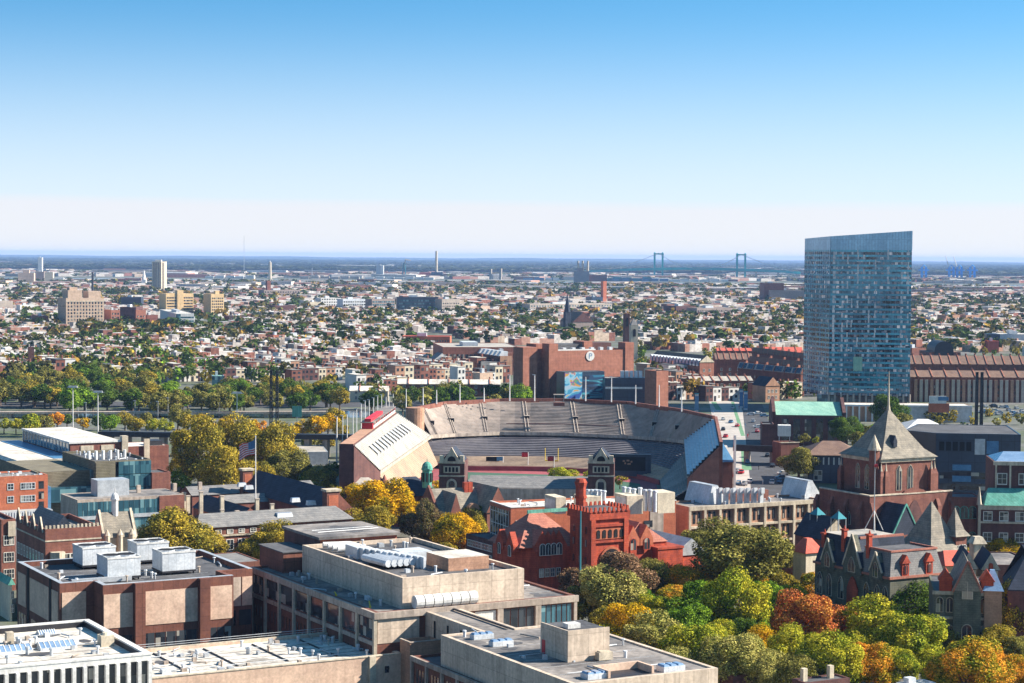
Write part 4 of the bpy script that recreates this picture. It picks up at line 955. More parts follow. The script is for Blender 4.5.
# glass block low range with brick end
b=Bd('glass_range','long low range with blue glass front and blank brick end bay','building',zL(440,455),13,zL(1045,0)[0],zL(345,0)[0])
xs=b.Fp(zL(905,430))[0]
b.body(M['conc'],M['grroof'],.15)
b.part('brick_bay',MB().box(xs,b.a+.1,-.4,0,0,12.9),M['brick'])
n=16
for i in range(n): u0=xs*i/n+.08;u1=xs*(i+1)/n-.08; b.part('window',MB().box(u0,u1,-.12,.02,8.4,12.2),M['glassb']); b.part('window',MB().box(u0,u1,-.12,.02,4.2,7.4),M['glassb'])
b.part('floor_band',MB().box(0,xs,-.3,-.02,7.4,8.4),M['steel'])
for f in (.2,.55,.8): b.part('chimney',MB().box(b.a*f+14,b.a*f+15,b.b*.6,b.b*.6+1,12.8,15),M['conc'])
x,y,a,d=b.rbox('plant_room',zL(690/1,340),zL(690,0)[0]+.2,zL(520,0)[0],12.9,4.6,None,mb=True)
x,y=b.L(zL(555,345),17.4); b.part('plant_room',MB().box(x,x+9,y,y+6,12.8,17.4),M['steel']); b.done()
# glass cube
b=Bd('engineering_block','glass and slatted block with rooftop machinery beside the ochre trees','building',zL(540,236),18,zL(858,0)[0],zL(355,0)[0])
b.body(M['louver'],M['dkroof'],.8); xs=b.Fp(zL(672,300))[0]; xd=b.Fp(zL(655,300))[0]
b.part('slat_screen',MB().box(.2,xd,-.3,0,4,17.6),M['louver'])
b.part('recess',MB().box(xd+.05,xs-.05,-.1,0,2,17.6),M['black'])
for j in range(4):
    z=17.6-j*3.9
    for i in range(6):
        u0=xs+(b.a-xs)*i/6+.04;u1=xs+(b.a-xs)*(i+1)/6-.04; b.part('window',MB().box(u0,u1,-.5,0,z-3.7,z),M['glassb'] if j<3 else M['glass'])
b.win('S',span(1,b.b-1,6),(4,8,12),b.b/6*.8,3.2,'plain',gl=M['glassb'])
x0,y0=b.L(zL(290,275),13); b.part('slat_wing',MB().box(-16,-.05,5,b.b*1.2,0,15),M['louver']); b.part('blue_stair',MB().box(-17,-13,1,5,0,11),M['bluepnl'])
b.part('blue_bridge',MB().box(-13,-.1,2,4.9,6,10.5),M['glassb'])
cluster(b,1,b.a-1,1,b.b-1,17.2,26,12,M['whitemt'])
for k in range(6): b.part('exhaust_stack',MB().cyl(b.a*(.1+.13*k),b.b*.35,17,20,.5,n=10),M['white'])
b.done()
# rink with white roofs
b=Bd('sports_rink','large white-roofed sports rink with glazed clerestory and brick ends','building',zL(400,128),19,zL(690,0)[0],zL(130,0)[0],rot=29)
b.body(M['brick'],M['whroof'],.0)
b.part('clerestory',MB().box(-.15,-.0,1,b.b-1,15,18.6),M['glassb'])
for i in range(16): y=1+(b.b-2)*i/15; b.part('mullion',MB().box(-.3,-.16,y,y+.3,15,18.6),M['white'])
b.part('roof_edge',MB().box(-.5,b.a+.3,-.4,.2,18.6,19.2).box(-.5,.1,.2,b.b,18.6,19.2),M['white'])
b.part('lower_roof',MB().frus((-20,-.4,-6,b.b+4),(-19,-.4,-6,b.b+4),13.6,14.6),M['whroof'])
b.part('slat_wall',MB().box(-20,-19.5,-6,b.b+4,0,13.6),M['louver'])
b.part('brick_end',MB().box(-19.4,-.5,-6,-5.4,0,13.4),M['brick'])
b.part('blue_gutter',MB().box(-7,-.5,-5.8,b.b+3,14.61,14.75),M['bluepnl'])
b.part('end_pier',MB().box(b.a,b.a+2,-1,1.5,0,20.5),M['stone'])
for f in(.2,.6): b.part('end_panel',MB().box(b.a*f,b.a*f+b.a*.25,-.2,0,15.5,17.8),M['stone'])
b.done()
b=Bd('lean_to_hall','brick hall with sloping grey roof at the left edge in front of the rink','building',zL(170,225),13,zL(300,0)[0],zL(-60,0)[0]); b.body(M['brick'],M['steel'],.0); b.part('corner_pier',MB().box(-.2,1.4,-.5,0,0,14),M['stone']); b.win('S',span(1,b.b-1,12),(5,),1.2,6,'plain'); b.done()
b=Bd('white_roof_hall','flat white-roofed brick hall between rink and ochre trees','building',zL(720,152),13,zL(960,0)[0],zL(640,0)[0]); b.body(M['brick'],M['whroof'],.2); b.part('pier',MB().box(b.a*.4,b.a*.4+2,-.8,0,0,15.5),M['stone']); b.part('black_unit',MB().box(b.a*.6,b.a*.9,2,8,12.8,14.5),M['dark']); b.done()
b=Bd('curved_brick_hall','brick hall with shaded side wall under the ochre trees','building',zL(865,300),14,zL(970,0)[0],zL(800,0)[0]); b.body(M['brick'],M['dkroof'],.4); b.done()
# slate roofs with chimneys
b=Bd('slate_roof_hall','brick hall under steep blue-black slate roofs with skylights and pale chimneys','building',(318,512),9,352,225)
b.body(M['brick'],M['dkroof'],.0,[(0,0),(b.a,0),(b.a,b.b),(0,b.b)])
b.part('steep_roof',MB().gable(-.5,b.a+.5,-.4,b.b*.8,9.06,14.8,'y',0,1),[M['slateb'],M['brick']])
def wing(x0,x1,y0,y1,ze,zr,ax,mt=('slateb','brick')):
    b.part('wing',MB().box(x0,x1,y0,y1,0,ze),M['brick']); b.part('wing_roof',MB().gable(x0-.3,x1+.3,y0-.3,y1+.3,ze+.01,zr,ax,0,1),[M[mt[0]],M[mt[1]]])
x,y=b.L((243,521),7); wing(x-2,x+6,y,y+34,7,10.5,'y')
x,y=b.L((225,503),8); wing(x,x+34,y-2,y+7,8,10,'x',('slate','brick'))
x,y=b.L((190,495),8); wing(x,x+40,y-2,y+8,8,10.2,'x',('slate','brick'))
rr=random.Random(4)
for q in ((201,488,15),(188,492,13),(222,492,15),(222,506,12),(237,507,12),(257,495,13.5),(296,508,12),(304,508,12),(184,489,13),(272,500,13)):
    x,y=b.L((q[0],q[1]),q[2]); o=b.part('chimney',MB().box(x-.5,x+.5,y-.4,y+.4,7,q[2]-1.2),M['stone']); b.part('cap',MB().box(x-.62,x+.62,y-.52,y+.52,q[2]-1.2,q[2]-.95),M['conc'],o)
def slsky(X,Y,w_=2.6,h_=1.5):
    x,y=b.L(zM(X,Y),11); 
    fx_=(x+.5)/(b.a/2+.5) if 0 else 0
    b.part('skylight',MB().frus((x-w_/2,x+w_/2,y,y+h_),(x-w_/2+.2,x+w_/2-.2,y+.1,y+h_-.1),11.0,12.2,0,1),[M['whitemt'],M['skyl']])
for q in ((470,380),(510,395),(775,468),(865,485)): slsky(*q)
b.done()
for q,lab in (((243,472),'square brick chimney pylon with stone cap under the flag, left of its twin'),((327,493),'square brick chimney pylon with stone cap beside the bright yellow tree')):
    k=Bd('brick_pylon',lab,'chimney',(q[0],q[1]-1),15,q[0]+(13 if q[0]>300 else 10),q[0]-3,group='square brick pylons with stone caps')
    k.body(M['brick'],M['dkroof'],.3,[(0,0),(k.a,0),(k.a,k.a*.8),(0,k.a*.8)]); k.part('cap',MB().box(-.3,k.a+.3,-.3,k.a*.8+.3,15,15.6),M['stone']); k.part('panel',MB().box(.5,k.a-.5,-.08,0,8,14),M['brickor']); k.done()
# long range with stone windows
b=Bd('dormitory_range','long low brick range with grey pitched roof and white stone windows','building',(197,528.5),11,352,183)
b.body(M['brick'],M['grroof'],.0); b.part('pitched_roof',MB().gable(-.5,b.a+.5,-.6,b.b+.6,11.06,14,'x',0,1,hip=3),[M['slate'],M['brick']])
b.part('cornice',MB().box(-.3,b.a+.3,-.35,0,8.6,9.0),M['stone']); b.win('F',span(1,b.a-1,13),(9.4,),1.4,.8,'cross'); b.win('F',span(1,b.a-1,13),(5.2,2.0),1.7,2.4,'cross')
x,y=b.L(zM(705,545),12.5); b.part('skylight',MB().frus((x-2.2,x+2.2,y-1,y+1.4),(x-2,x+2,y-.6,y+1.2),12.2,13.3,0,1),[M['whitemt'],M['skyl']]); b.done()
b=Bd('grey_low_block','low grey-roofed block between the brown tiled block and the long laboratory','building',(232,563),7,262,208); b.body(M['brown'],M['slate'],.2); b.done()
# flag on its pole
P0=PD(255.5,440,0+620); q=P(255.5,491,12)
t=thing('flagpole','tall white flagpole rising above the ochre trees at left','flagpole',(q.x,q.y,0)); zt=80-(435-254)*q.y/F
MB().cyl(0,0,0,zt,.22,.12,8).build('pole',M['pole'],t); MB().dome(0,0,zt,.3,.3).build('finial',M['yellow'],t)
def flagmesh(w,h,sun=True):
    ms=[M['redpnt'],M['white'],M['bluepnl']]; m=MB(); n=12
    def pt(u,v): 
        s=.35+.65*(1-u/w); return (-u*.8, .35*math.sin(u*1.7)*u/w, -v-u*.35-.25*math.sin(u*1.1+v*.4))
    for k in range(13):
        for i in range(n):
            u0,u1=w*i/n,w*(i+1)/n; v0,v1=h*k/13,h*(k+1)/13
            blue=(k<7 and i<5); m.quad(pt(u0,v0),pt(u1,v0),pt(u1,v1),pt(u0,v1),m=2 if blue else (k%2))
    return m,ms
m,ms=flagmesh(5.6,4.2); o=m.build('flag',ms,None,(q.x-.2,q.y,zt-1.2)); tag(o,'red and white striped flag with blue corner flying from the tall pole','flag')
# railway viaduct and masts behind
def bar(name,label,cat,pts,z0,z1,w_,mat,piers=0,grp=None,pm_='conc'):
    p0=P(*pts[0],z1);p1=P(*pts[1],z1); d=(p1-p0); L_=math.hypot(d.x,d.y); t=thing(name,label,cat,(p0.x,p0.y,0),math.atan2(d.y,d.x),grp)
    MB().box(0,L_,0,w_,z0,z1-.4).build('deck',mat,t); MB().box(0,L_,-.12,.08,z0,z1).build('parapet',mat,t)
    for i in range(piers):
        x=L_*(i+.5)/piers; MB().box(x-1,x+1,.8,w_-.8,0,z0).build('pier',M[pm_],t)
    return t,L_
bar('railway_viaduct','long dark steel railway viaduct crossing behind the ochre trees','bridge',((98,431.5),(352,435)),7.5,9.5,8,M['dark'],14)
bar('expressway_bridge','low pale expressway deck with railing along the near river bank','bridge',((-40,412),(345,411.5)),2.2,3.2,10,M['conc'],12)
t,_=bar('river_footbridge','thin pale footbridge over the trees at the left river bank','bridge',((-20,391),(62,392)),5,6,3,M['stone'],3)
t=thing('park_pavilion','low pavilion with grey hipped roof at the left river bank','pavilion',tuple(P(20,399,0)))
MB().gable(-7,7,-4,4,4.2,7.2,'x',hip=4).build('roof',M['tanroof'],t)
for x in(-6,-2,2,6): MB().box(x-.3,x+.3,-3.6,-3.0,0,4.2).build('column',M['stone'],t)
def mast(name,label,px,yt,yb,z0=0,grp=None,r=.22,head=None,mat='pole',cat='light pole'):
    q=P(px,yb,z0); zt=80-(yt-(256.2+(px-512)*.0072))*q.y/F
    t=thing(name,label,cat,(q.x,q.y,z0),0,grp); MB().cyl(0,0,0,zt-z0,r*1.2,r*.7,7).build('pole',M[mat],t)
    if head=='bank':
        MB().box(-1.9,1.9,-.3,.3,zt-z0-.8,zt-z0).build('lamp_bank',M['white'],t)
        MB().box(-2.6,2.6,.31,.5,zt-z0-.8,zt-z0-.5).build('crossarm',M['steel'],t)
    elif head=='lamp': MB().box(-.9,.3,-.25,.25,zt-z0-.1,zt-z0+.2).build('lamp_head',M['steel'],t)
    elif head=='double': MB().box(-1.3,1.3,-.25,.25,zt-z0-.1,zt-z0+.2).build('lamp_head',M['steel'],t)
    return t
G='white light masts round the stadium rim'
for px,yt,yb,l in ((73,386,437,'tall pole with a wide lamp bank left of the row of river trees'),(98,391,440,'tall pole with a wide lamp bank near the white rink roof'),(237,392,440,'tall single lamp mast right of the row of river trees')):
    mast('floodlight_mast','white '+l,px,yt,yb,0,None,.2,'bank')
for px,yt,yb,l in ((280,448,487,'slim white lamp pole in front of the ochre trees'),(78,400,416,''),(135,401,417,''),(152,403,417,''),(168,398,418,''),(158,402,430,''),(219,403,418,''),(229,400,412,''),(126,416,430,''),(86,403,420,'')):
    mast('street_lamp',l or f'thin grey street lamp by the river road',px,yt,yb,0,'thin street lamps by the river road',.14,'lamp','steel') if not l else mast('street_lamp',l,px,yt,yb,0,None,.2,'double')
for x,l in ((271,'left of the pair of dark steel lattice masts by the viaduct'),(277,'right of the pair of dark steel lattice masts by the viaduct')):
    q=P(x,440,0); zt=80-(370-254)*q.y/F; t=thing('lattice_mast',l,'mast',(q.x,q.y,0),0,'tall dark lattice masts by the viaduct')
    for a in ((-.5,-.5),(.5,-.5),(.5,.5),(-.5,.5)): MB().tube((a[0],a[1],0),(a[0]*.6,a[1]*.6,zt),.28,n=4).build('leg',M['dark'],t)
    m=MB()
    for k in range(14):
        z0=zt*k/14;z1_=zt*(k+1)/14; m.tube((-.5,-.5,z0),(.5,-.5,z1_),.13,n=4).tube((-.5,.5,z0),(-.5,-.5,z1_),.13,n=4)
    m.build('bracing',M['dark'],t)
q=P(297,430,0); t=thing('road_sign','green direction sign on a gantry post above the expressway','sign',(q.x,q.y,0)); MB().box(-.15,.15,-.15,.15,0,7).build('post',M['steel'],t); MB().box(-2.2,2.2,-.35,-.2,6,11).build('sign_board',M['copper'],t)
# ================================================================ stadium
sp0=P(560,470,0); SO=Vector((sp0.x,sp0.y,0))
st=thing('stadium','old brick horseshoe stadium with two decks of open seating around the field','stadium',tuple(SO))
def pl(z,*q): return [P(x,y,z)-SO for x,y in q]
def loft(name,A,B,n,mats,label=None,step=True,parent=None):
    m=MB()
    for i in range(len(A)-1):
        for j in range(n):
            t0,t1=j/n,(j+1)/n
            a0=A[i].lerp(B[i],t0);a1=A[i+1].lerp(B[i+1],t0);b0=A[i].lerp(B[i],t1);b1=A[i+1].lerp(B[i+1],t1)
            u0=Vector((a0.x,a0.y,b0.z));u1=Vector((a1.x,a1.y,b1.z))
            m.quad(a0,a1,u1,u0); m.quad(u0,u1,b1,b0)
    o=m.build(name,mats,parent or st)
    if label:o['label']=label
    return o
def dens_path(p,k=4):
    out=[]
    for i in range(len(p)-1):
        p0=p[i-1] if i>0 else p[i]*2-p[i+1]; p1=p[i]; p2=p[i+1]; p3=p[i+2] if i+2<len(p) else p[i+1]*2-p[i]
        for j in range(k):
            t=j/k; out.append(.5*((2*p1)+(p2-p0)*t+(2*p0-5*p1+4*p2-p3)*t*t+(3*p1-p0-3*p2+p3)*t**3))
    return out+[p[-1]]
fL=pl(10,(380.5,471),(431,436)); rL=pl(20,(354,445.5),(397,413.5))
fF=pl(10,(431,436),(455,434.3),(500,432.6),(563,433.2),(627,436),(660,438.2),(684,441)); rF=pl(20,(418,410),(447,404.4),(500,401.6),(563,401.4),(627,404.4),(678,411.6),(712,419))
fR=pl(10,(684,441),(687,477)); rR=pl(20,(714,419.5),(719,445.5))
seat=loft('upper_seating',dens_path(fL,6),dens_path(rL,6),22,[M['bench']],'sunlit white metal benches of the left upper deck')
loft('upper_seating',dens_path(fF,4),dens_path(rF,4),22,[M['benchd']],'weathered grey benches of the curved far upper deck')
loft('upper_seating',dens_path(fR,6),dens_path(rR,6),11,[M['whitemt']],'silvery metal benches of the right upper deck')
# grey seat blocks on left deck
for k in range(12):
    t0=.13+.062*k; a=fL[0].lerp(fL[1],t0);bb=rL[0].lerp(rL[1],t0);a2=fL[0].lerp(fL[1],t0+.026);b2=rL[0].lerp(rL[1],t0+.026); up=Vector((0,0,1.0))
    MB().quad(a.lerp(bb,.38)+up,a2.lerp(b2,.38)+up,a2.lerp(b2,.68)+up,a.lerp(bb,.68)+up).quad(a.lerp(bb,.38)+up*.1,a2.lerp(b2,.38)+up*.1,a2.lerp(b2,.38)+up,a.lerp(bb,.38)+up).build('seat_block',M['steel'],st)
# aisles and mouths on the far deck
AF=dens_path(fF,4);BF=dens_path(rF,4)
def along(p,t):
    i=min(int(t*(len(p)-1)),len(p)-2); return p[i].lerp(p[i+1],t*(len(p)-1)-i)
for t in (.045,.17,.29,.41,.535,.655,.775,.89):
    for dt in(-.004,.004):
        a=along(AF,t+dt);c=along(BF,t+dt-.012); m=MB(); m.tube(a+Vector((0,0,.5)),c+Vector((0,0,.4)),.2,n=4); m.build('aisle_rail',M['stconc'],st)
    a=along(AF,t-.003);c=along(BF,t-.003); q=a.lerp(c,.42); MB().box(q.x-1.1,q.x+1.1,q.y-.2,q.y+2.0,q.z,q.z+1.4).build('stair_mouth',[M['stconc']],st); MB().box(q.x-.9,q.x+.9,q.y-.3,q.y-.21,q.z-.3,q.z+1.2).build('stair_opening',M['black'],st)
def wallpath(name,p,z0,z1,off,mat,th=.6,parent=None):
    m=MB()
    for i in range(len(p)-1):
        a,b_=p[i],p[i+1]; d=(b_-a); d.z=0; d.normalize(); n=Vector((-d.y,d.x,0))*off; n2=Vector((-d.y,d.x,0))*(off+th*(1 if off>=0 else -1))
        q=[a+n,b_+n,b_+n2,a+n2]; k=len(m.v)
        m.v+=[(v.x,v.y,z0) for v in q]+[(v.x,v.y,z1) for v in q]
        for f in ((0,1,5,4),(1,2,6,5),(2,3,7,6),(3,0,4,7),(4,5,6,7)): m.f.append(tuple(k+j for j in f)); m.m.append(0)
    return m.build(name,mat,parent or st)
wallpath('fascia',fL,9.0,10.3,0,M['stconc'],.5); wallpath('fascia',fF,9.0,10.3,0,M['stconc'],.5); wallpath('fascia',fR,9.0,10.3,0,M['stconc'],.5)
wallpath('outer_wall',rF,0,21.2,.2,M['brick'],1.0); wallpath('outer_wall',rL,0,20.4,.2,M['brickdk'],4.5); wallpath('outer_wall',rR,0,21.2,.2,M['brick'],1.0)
wallpath('rim_walk',rL,20.41,20.5,.3,M['bricktan'],4.2)
# end walls closing the decks
def endwall(f,r,zf,mat,label=None):
    d=Vector((r.y-f.y,-(r.x-f.x),0)).normalized()*.6; m=MB(); P0=[Vector((f.x,f.y,0)),Vector((f.x,f.y,zf)),Vector((r.x,r.y,19.8)),Vector((r.x,r.y,0))]
    m.quad(*P0); m.quad(*[p+d for p in P0][::-1])
    for i in range(4): m.quad(P0[i],P0[(i+1)%4],P0[(i+1)%4]+d,P0[i]+d)
    return m.build('end_wall',mat,st)
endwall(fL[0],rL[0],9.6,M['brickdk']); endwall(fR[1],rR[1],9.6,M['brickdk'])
q=pl(21,(415,408))[0]; MB().cyl(q.x,q.y,0,21.2,3.6,n=20).build('stair_tower',M['bricktan'],st)
q=pl(12,(737,456))[0]
# lower deck
def out(p,r,k,z): d=(r-p); d.z=0; d.normalize(); v=p+d*k; return Vector((v.x,v.y,z))
A_=pl(1.4,(399,493),(438,464.5)); B_=[out(fL[0],rL[0],3,9.2),out(fL[1],rL[1],3,9.2)]
loft('lower_seating',dens_path(A_,6),dens_path(B_,6),18,[M['benchl']],'sunlit tan benches of the left lower deck')
A2=pl(1.4,(438,464.5),(462,466.8),(500,467),(545,467.6),(590,470),(632,474),(660,481)); B2=[out(fF[i],rF[i],9,9.3) for i in range(7)]
M['bench_shade']=pm('shade_painted_benches',(.15,.14,.15),(.09,.085,.10),s=.06)  # shade over the back rows is painted into this bench colour
Am=[A2[i].lerp(B2[i],.30) for i in range(7)]
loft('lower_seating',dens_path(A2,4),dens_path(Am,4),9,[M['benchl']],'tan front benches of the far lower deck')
loft('lower_seating',dens_path(Am,4),dens_path(B2,4),14,[M['bench_shade']],'shade-painted benches in the back rows of the far lower deck')
A3=pl(1.4,(660,481),(664,505)); B3=[out(fR[0],rR[0],6,9.3),out(fR[1],rR[1],6,9.3)]
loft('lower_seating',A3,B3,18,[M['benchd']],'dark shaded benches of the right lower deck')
wallpath('field_wall',dens_path(A2,2),0,1.8,-.1,M['track'],.3)
wallpath('back_wall',B2,0,13,.3,M['brickdk'],.5)
for i,p in enumerate(dens_path(fF,2)):
    MB().box(p.x-.4,p.x+.4,p.y+1.2,p.y+2.0,3,9.1).build('deck_column',M['stconc'],st)
for t in (.25,.5,.78,.95): p=fL[0].lerp(fL[1],t); MB().box(p.x-1.8,p.x-1.0,p.y-.4,p.y+.4,4,9.1).build('deck_column',M['stconc'],st)
for t in(.3,.7): p=along(A2,t); MB().box(p.x-2.5,p.x+2.5,p.y+8,p.y+8.6,2,4.4).build('stair_opening',M['black'],st)
sheet('running_track',[(p.x+SO.x,p.y+SO.y) for p in pl(0,(396,498),(430,466),(480,469),(590,472),(655,481),(668,520),(392,524))],.05,M['track'])
sheet('playing_field',[(p.x+SO.x,p.y+SO.y) for p in pl(0,(420,500),(446,471.5),(585,476),(640,484),(650,518),(415,518))],.06,M['turf'])
# scoreboard on the right lower deck
q=P(626,468,4); t=thing('scoreboard','dark electronic scoreboard below the right corner of the upper deck','scoreboard',(q.x,q.y,0),R(-4))
MB().box(-9,9,0,1.2,1,9).build('cabinet',M['navy'],t); MB().box(-7,7,-.06,0,3,8).build('screen',M['black'],t); 
for x in(-8,8): MB().box(x-.3,x+.3,.2,1,-.0,1).build('post',M['dark'],t)
m=MB()
for i,(x,z,w_) in enumerate(((-1.2,6.2,.8),(.2,6.4,1.0),(1.6,6.0,.7),(.5,5.2,1.2),(-.6,5.4,.6))): m.box(x,x+w_,-.1,-.061,z,z+.6)
m.build('lit_figures',M['bricktan'],t)
# rim booth
q=P(559,402,22); t=thing('camera_booth','small open camera booth on the far rim of the stadium','booth',(q.x,q.y,20.6)); 
for x in(-2,1.8): MB().box(x,x+.2,-1,-.8,0,4.2).build('post',M['stconc'],t); MB().box(x,x+.2,.8,1,0,4.2).build('post',M['stconc'],t)
MB().box(-2.2,2.2,-1.2,1.2,4.2,4.5).build('roof',M['stconc'],t); MB().box(-2.2,2.2,-1.2,1.2,-.1,1.2).build('base',M['brick'],t)
# press box on the left rim: long red and white
p0=rL[0].lerp(rL[1],.42);p1=rL[1]; d=p1-p0; an=math.atan2(d.y,d.x); Lr=math.hypot(d.x,d.y)
t=thing('press_box','long red press box with windows and red roof rail above the white left stand','press box',(p0.x+SO.x,p0.y+SO.y,20.5),an)
MB().box(0,Lr*.97,.5,4.2,0,2.1).build('body',M['redpnt'],t); MB().box(-.3,Lr*.97+.3,.2,4.6,2.1,2.35).build('roof',M['grroof'],t)
for i in range(9): MB().box(Lr*(.03+.104*i),Lr*(.03+.104*i)+Lr*.08,.38,.5,1.0,1.9).build('window',M['glass'],t)
MB().box(1,Lr*.5,1.2,3.4,2.35,3.4).build('upper_box',M['redpnt'],t); MB().box(Lr*.02,Lr*.95,.3,.42,.2,1.1).build('white_band',M['white'],t)
# goal, flags
q=P(551.5,469,0); t=thing('goal_posts','yellow goal posts on the stadium field','goal',(q.x,q.y,0)); w_=13*q.y/F; h=21*q.y/F
MB().cyl(0,1,0,3,.2).build('stem',M['yellow'],t); MB().box(-w_/2,w_/2,-.12,.12,3,3.3).build('crossbar',M['yellow'],t)
for s_ in(-1,1): MB().cyl(s_*w_/2,0,3.3,h,.14,n=6).build('upright',M['yellow'],t)
for px,yb,yt,mt,l in ((528,470,452,'redpnt','white pole with pale pink flag in the middle of the stadium'),(503,469,456,'bluepnl','short pole with small blue flag at the left of the field'),(554,476,456,'redpnt','pole with small red flag by the yellow goal posts'),(418,386,382,'redpnt','')):
    if not l: continue
    q=P(px,yb,0); h=(yb-yt)*q.y/F; t=thing('flag_on_pole',l,'flag',(q.x,q.y,0)); MB().cyl(0,0,0,h,.12,n=6).build('pole',M['pole'],t); MB().box(-2.4,-.1,-.03,.03,h-1.8,h-.2).build('flag',M[mt],t)
# gate hall with twin pavilions (its long side faces us)
b=Bd('gate_hall','long brick gate hall with twin gabled stone-trimmed pavilions closing the stadium end','hall',(440,487),12,612,None,rot=-4,dep=20)
b.body(M['brickdk'],M['slate'],.0); b.part('pitched_roof',MB().gable(b.a*.16,b.a*.86,0,b.b,12.06,14.6,'x',0,1),[M['slate'],M['brickdk']])
b.part('pale_wall',MB().box(b.a*.155,b.a*.86,-.3,0,0,11.9),M['stconc'])
for q0,q1,ye,yp in ((439,464.5,461.5,447),(588,614,461.5,448)):
    x0=b.Fp((q0,470),-2)[0];x1=b.Fp((q1,470),-2)[0]; ze=b.Fp((q0,ye),-2)[1]; zp=b.Fp((q0,yp),-2)[1]; xc=(x0+x1)/2
    o=b.part('pavilion',MB().box(x0,x1,-2,9,0,ze),M['navy'] if 0 else M['brickdk']); w_=x1-x0
    b.part('pediment',MB().poly3([(x0+w_*.12,ze-.5),(x1-w_*.12,ze-.5),(xc,zp)],(-2.6,-1.6),'y'),M['stone'],o); b.part('lunette',MB().archp(xc-w_*.16,xc+w_*.16,ze+.2,ze+w_*.22,-2.75,-2.61),M['black'],o)
    b.part('pavilion_roof',MB().gable(x0+.3,x1-.3,-1.5,9,ze,zp-.6,'y'),M['slateb'],o)
    for xx in (x0+.2,x1-1.4): b.part('corner_block',MB().box(xx,xx+1.2,-2.4,-1,ze,ze+1.8),M['stone'],o)
    b.part('cornice',MB().box(x0-.15,x1+.15,-2.3,-2,ze-.5,ze),M['stone'],o); b.part('cornice',MB().box(x0-.15,x1+.15,-2.3,-2,ze-4.4,ze-4.0),M['stone'],o)
    b.part('window_band',MB().box(xc-w_*.32,xc+w_*.32,-2.25,-2,ze-3.3,ze-1.3),M['stone'],o)
    for k in range(4): u=xc-w_*.26+w_*.14*k; b.part('window',MB().box(u,u+w_*.09,-2.3,-2.26,ze-3.0,ze-1.6),M['black'],o)
    b.part('stone_portal',MB().archp(xc-w_*.2,xc+w_*.2,2,ze-5,-2.25,-2),M['stone'],o); b.part('portal_glass',MB().archp(xc-w_*.12,xc+w_*.12,2.3,ze-5.6,-2.32,-2.26),M['glass'],o)
b.done()
# masts round the rim
for px,yt,yb,z,l in ((336.6,417,478,0,'a'),(342.5,416,470,0,''),(347,414,466,0,''),(352.8,412,456,0,''),(356.5,409,447,0,''),(361,404,442,0,''),(365,401,436,0,''),(369,400,432,0,''),(373.5,398,428,0,''),(377.5,396,424,0,''),(381.5,395,420,0,''),(386,397,418,0,''),(389,396,416,0,''),(393,394,413,0,''),
    (406,389,412,18,''),(423,388,405,21,''),(436.5,390,404,21,''),(459.8,384,402.5,21,''),(484,388,401.5,21,''),(509.6,375,401,21,''),(534.5,375,401,21,''),(585.5,377,401,21,''),(611.3,377,402,21,''),(635.5,385,404,21,''),(659,385,407,21,''),(681.5,390,411.5,21,''),(379,460,486,0,''),(329.5,461,478,0,''),(279.6,0,0,0,'x')):
    if l=='x': continue
    t=mast('light_mast','',px,yt,yb,z,None,.22 if yb-yt<55 else .3,'lamp' if yb-yt>24 else None)
    auto(t,'slim white light mast','light pole','white light masts round the stadium',px,yb-4)
t=mast('light_mast','tall white mast rising before the blue-lit right end of the stadium',715.5,428,470,0,None,.3)
# right end of the stadium: glazed wedge and brick gatehouse
b=Bd('stadium_gatehouse','dark brick gatehouse with blue glazed wedge roof at the right end of the stadium','building',(713,462),12,733,None,rot=8,dep=16); b.body(M['brickdk'],M['grroof'],0)
b.part('glass_wedge',MB().gable(-.3,b.a+.3,-1,b.b+1,12.06,19,'x',0,1,hip=b.a*.4),[M['bluepnl'],M['bluepnl']]); b.part('end_post',MB().box(b.a,b.a+.7,-1.2,-.4,0,21),M['pole']); b.done()
# ================================================================ street with cars beside the stadium
M['lane']=pm('green_cycle_lane',(.13,.26,.14),(.10,.20,.11),s=.2)
sheet('street_road',gp((728,500),(770,500),(738,396),(708,396)),.04,M['paving'])
sheet('cycle_lane',gp((741,436),(745,436),(734,402),(731,402)),.05,M['lane']); sheet('cycle_lane',gp((742,470),(752,470),(748,450),(741,450)),.05,M['lane'])
sheet('parking_lot',gp((752,500),(800,500),(762,404),(742,404)),.045,M['asph'])
sheet('cross_road',gp((700,394.5),(845,396),(845,391.5),(700,390)),.045,M['asph'])
sheet('green_turf',gp((716,410),(722,410),(716,402),(711,402)),.05,M['lane'])
CC=[('white','white'),('silver','steel'),('black','dark'),('red','redpnt'),('blue','bluepnl')]; cml={}
for cn,mt in CC:
    w1=MB().frus((-2.2,2.2,-.9,.9),(-2.15,2.15,-.88,.88),.35,.95).mesh('body',[M[mt]]); w2=MB().frus((-1.3,1.7,-.82,.82),(-.7,1.1,-.7,.7),.951,1.5).mesh('cabin',[M['glass']]); w4=MB().box(-.7,1.1,-.7,.7,1.501,1.55).mesh('roof',[M[mt]])
    w3=MB().tube((0,-.12,.33),(0,.12,.33),.33,n=10).mesh('wheel',[M['dark']]); cml[cn]=(w1,w2,w3,w4)
def car(px,py,cn,rz,z=.06,grp='cars in the street beside the stadium'):
    q=P(px,py,z); t=thing('parked_car','','car',(q.x,q.y,z),rz); auto(t,cn+' car','car',grp,px,py); a,b_,c,d=cml[cn]
    inst('body',a,t);inst('cabin',b_,t);inst('roof',d,t)
    for x in(-1.4,1.4):
        for y in(-.85,.85): inst('wheel',c,t,(x,y,0))
rr=random.Random(77)
for i in range(15): 
    f=rr.random(); y=402+f*88; xl=711+(y-402)*.19; car(xl+5+rr.uniform(0,18+f*6),y,rr.choice(CC)[0],R(80)+rr.uniform(-.1,.1))
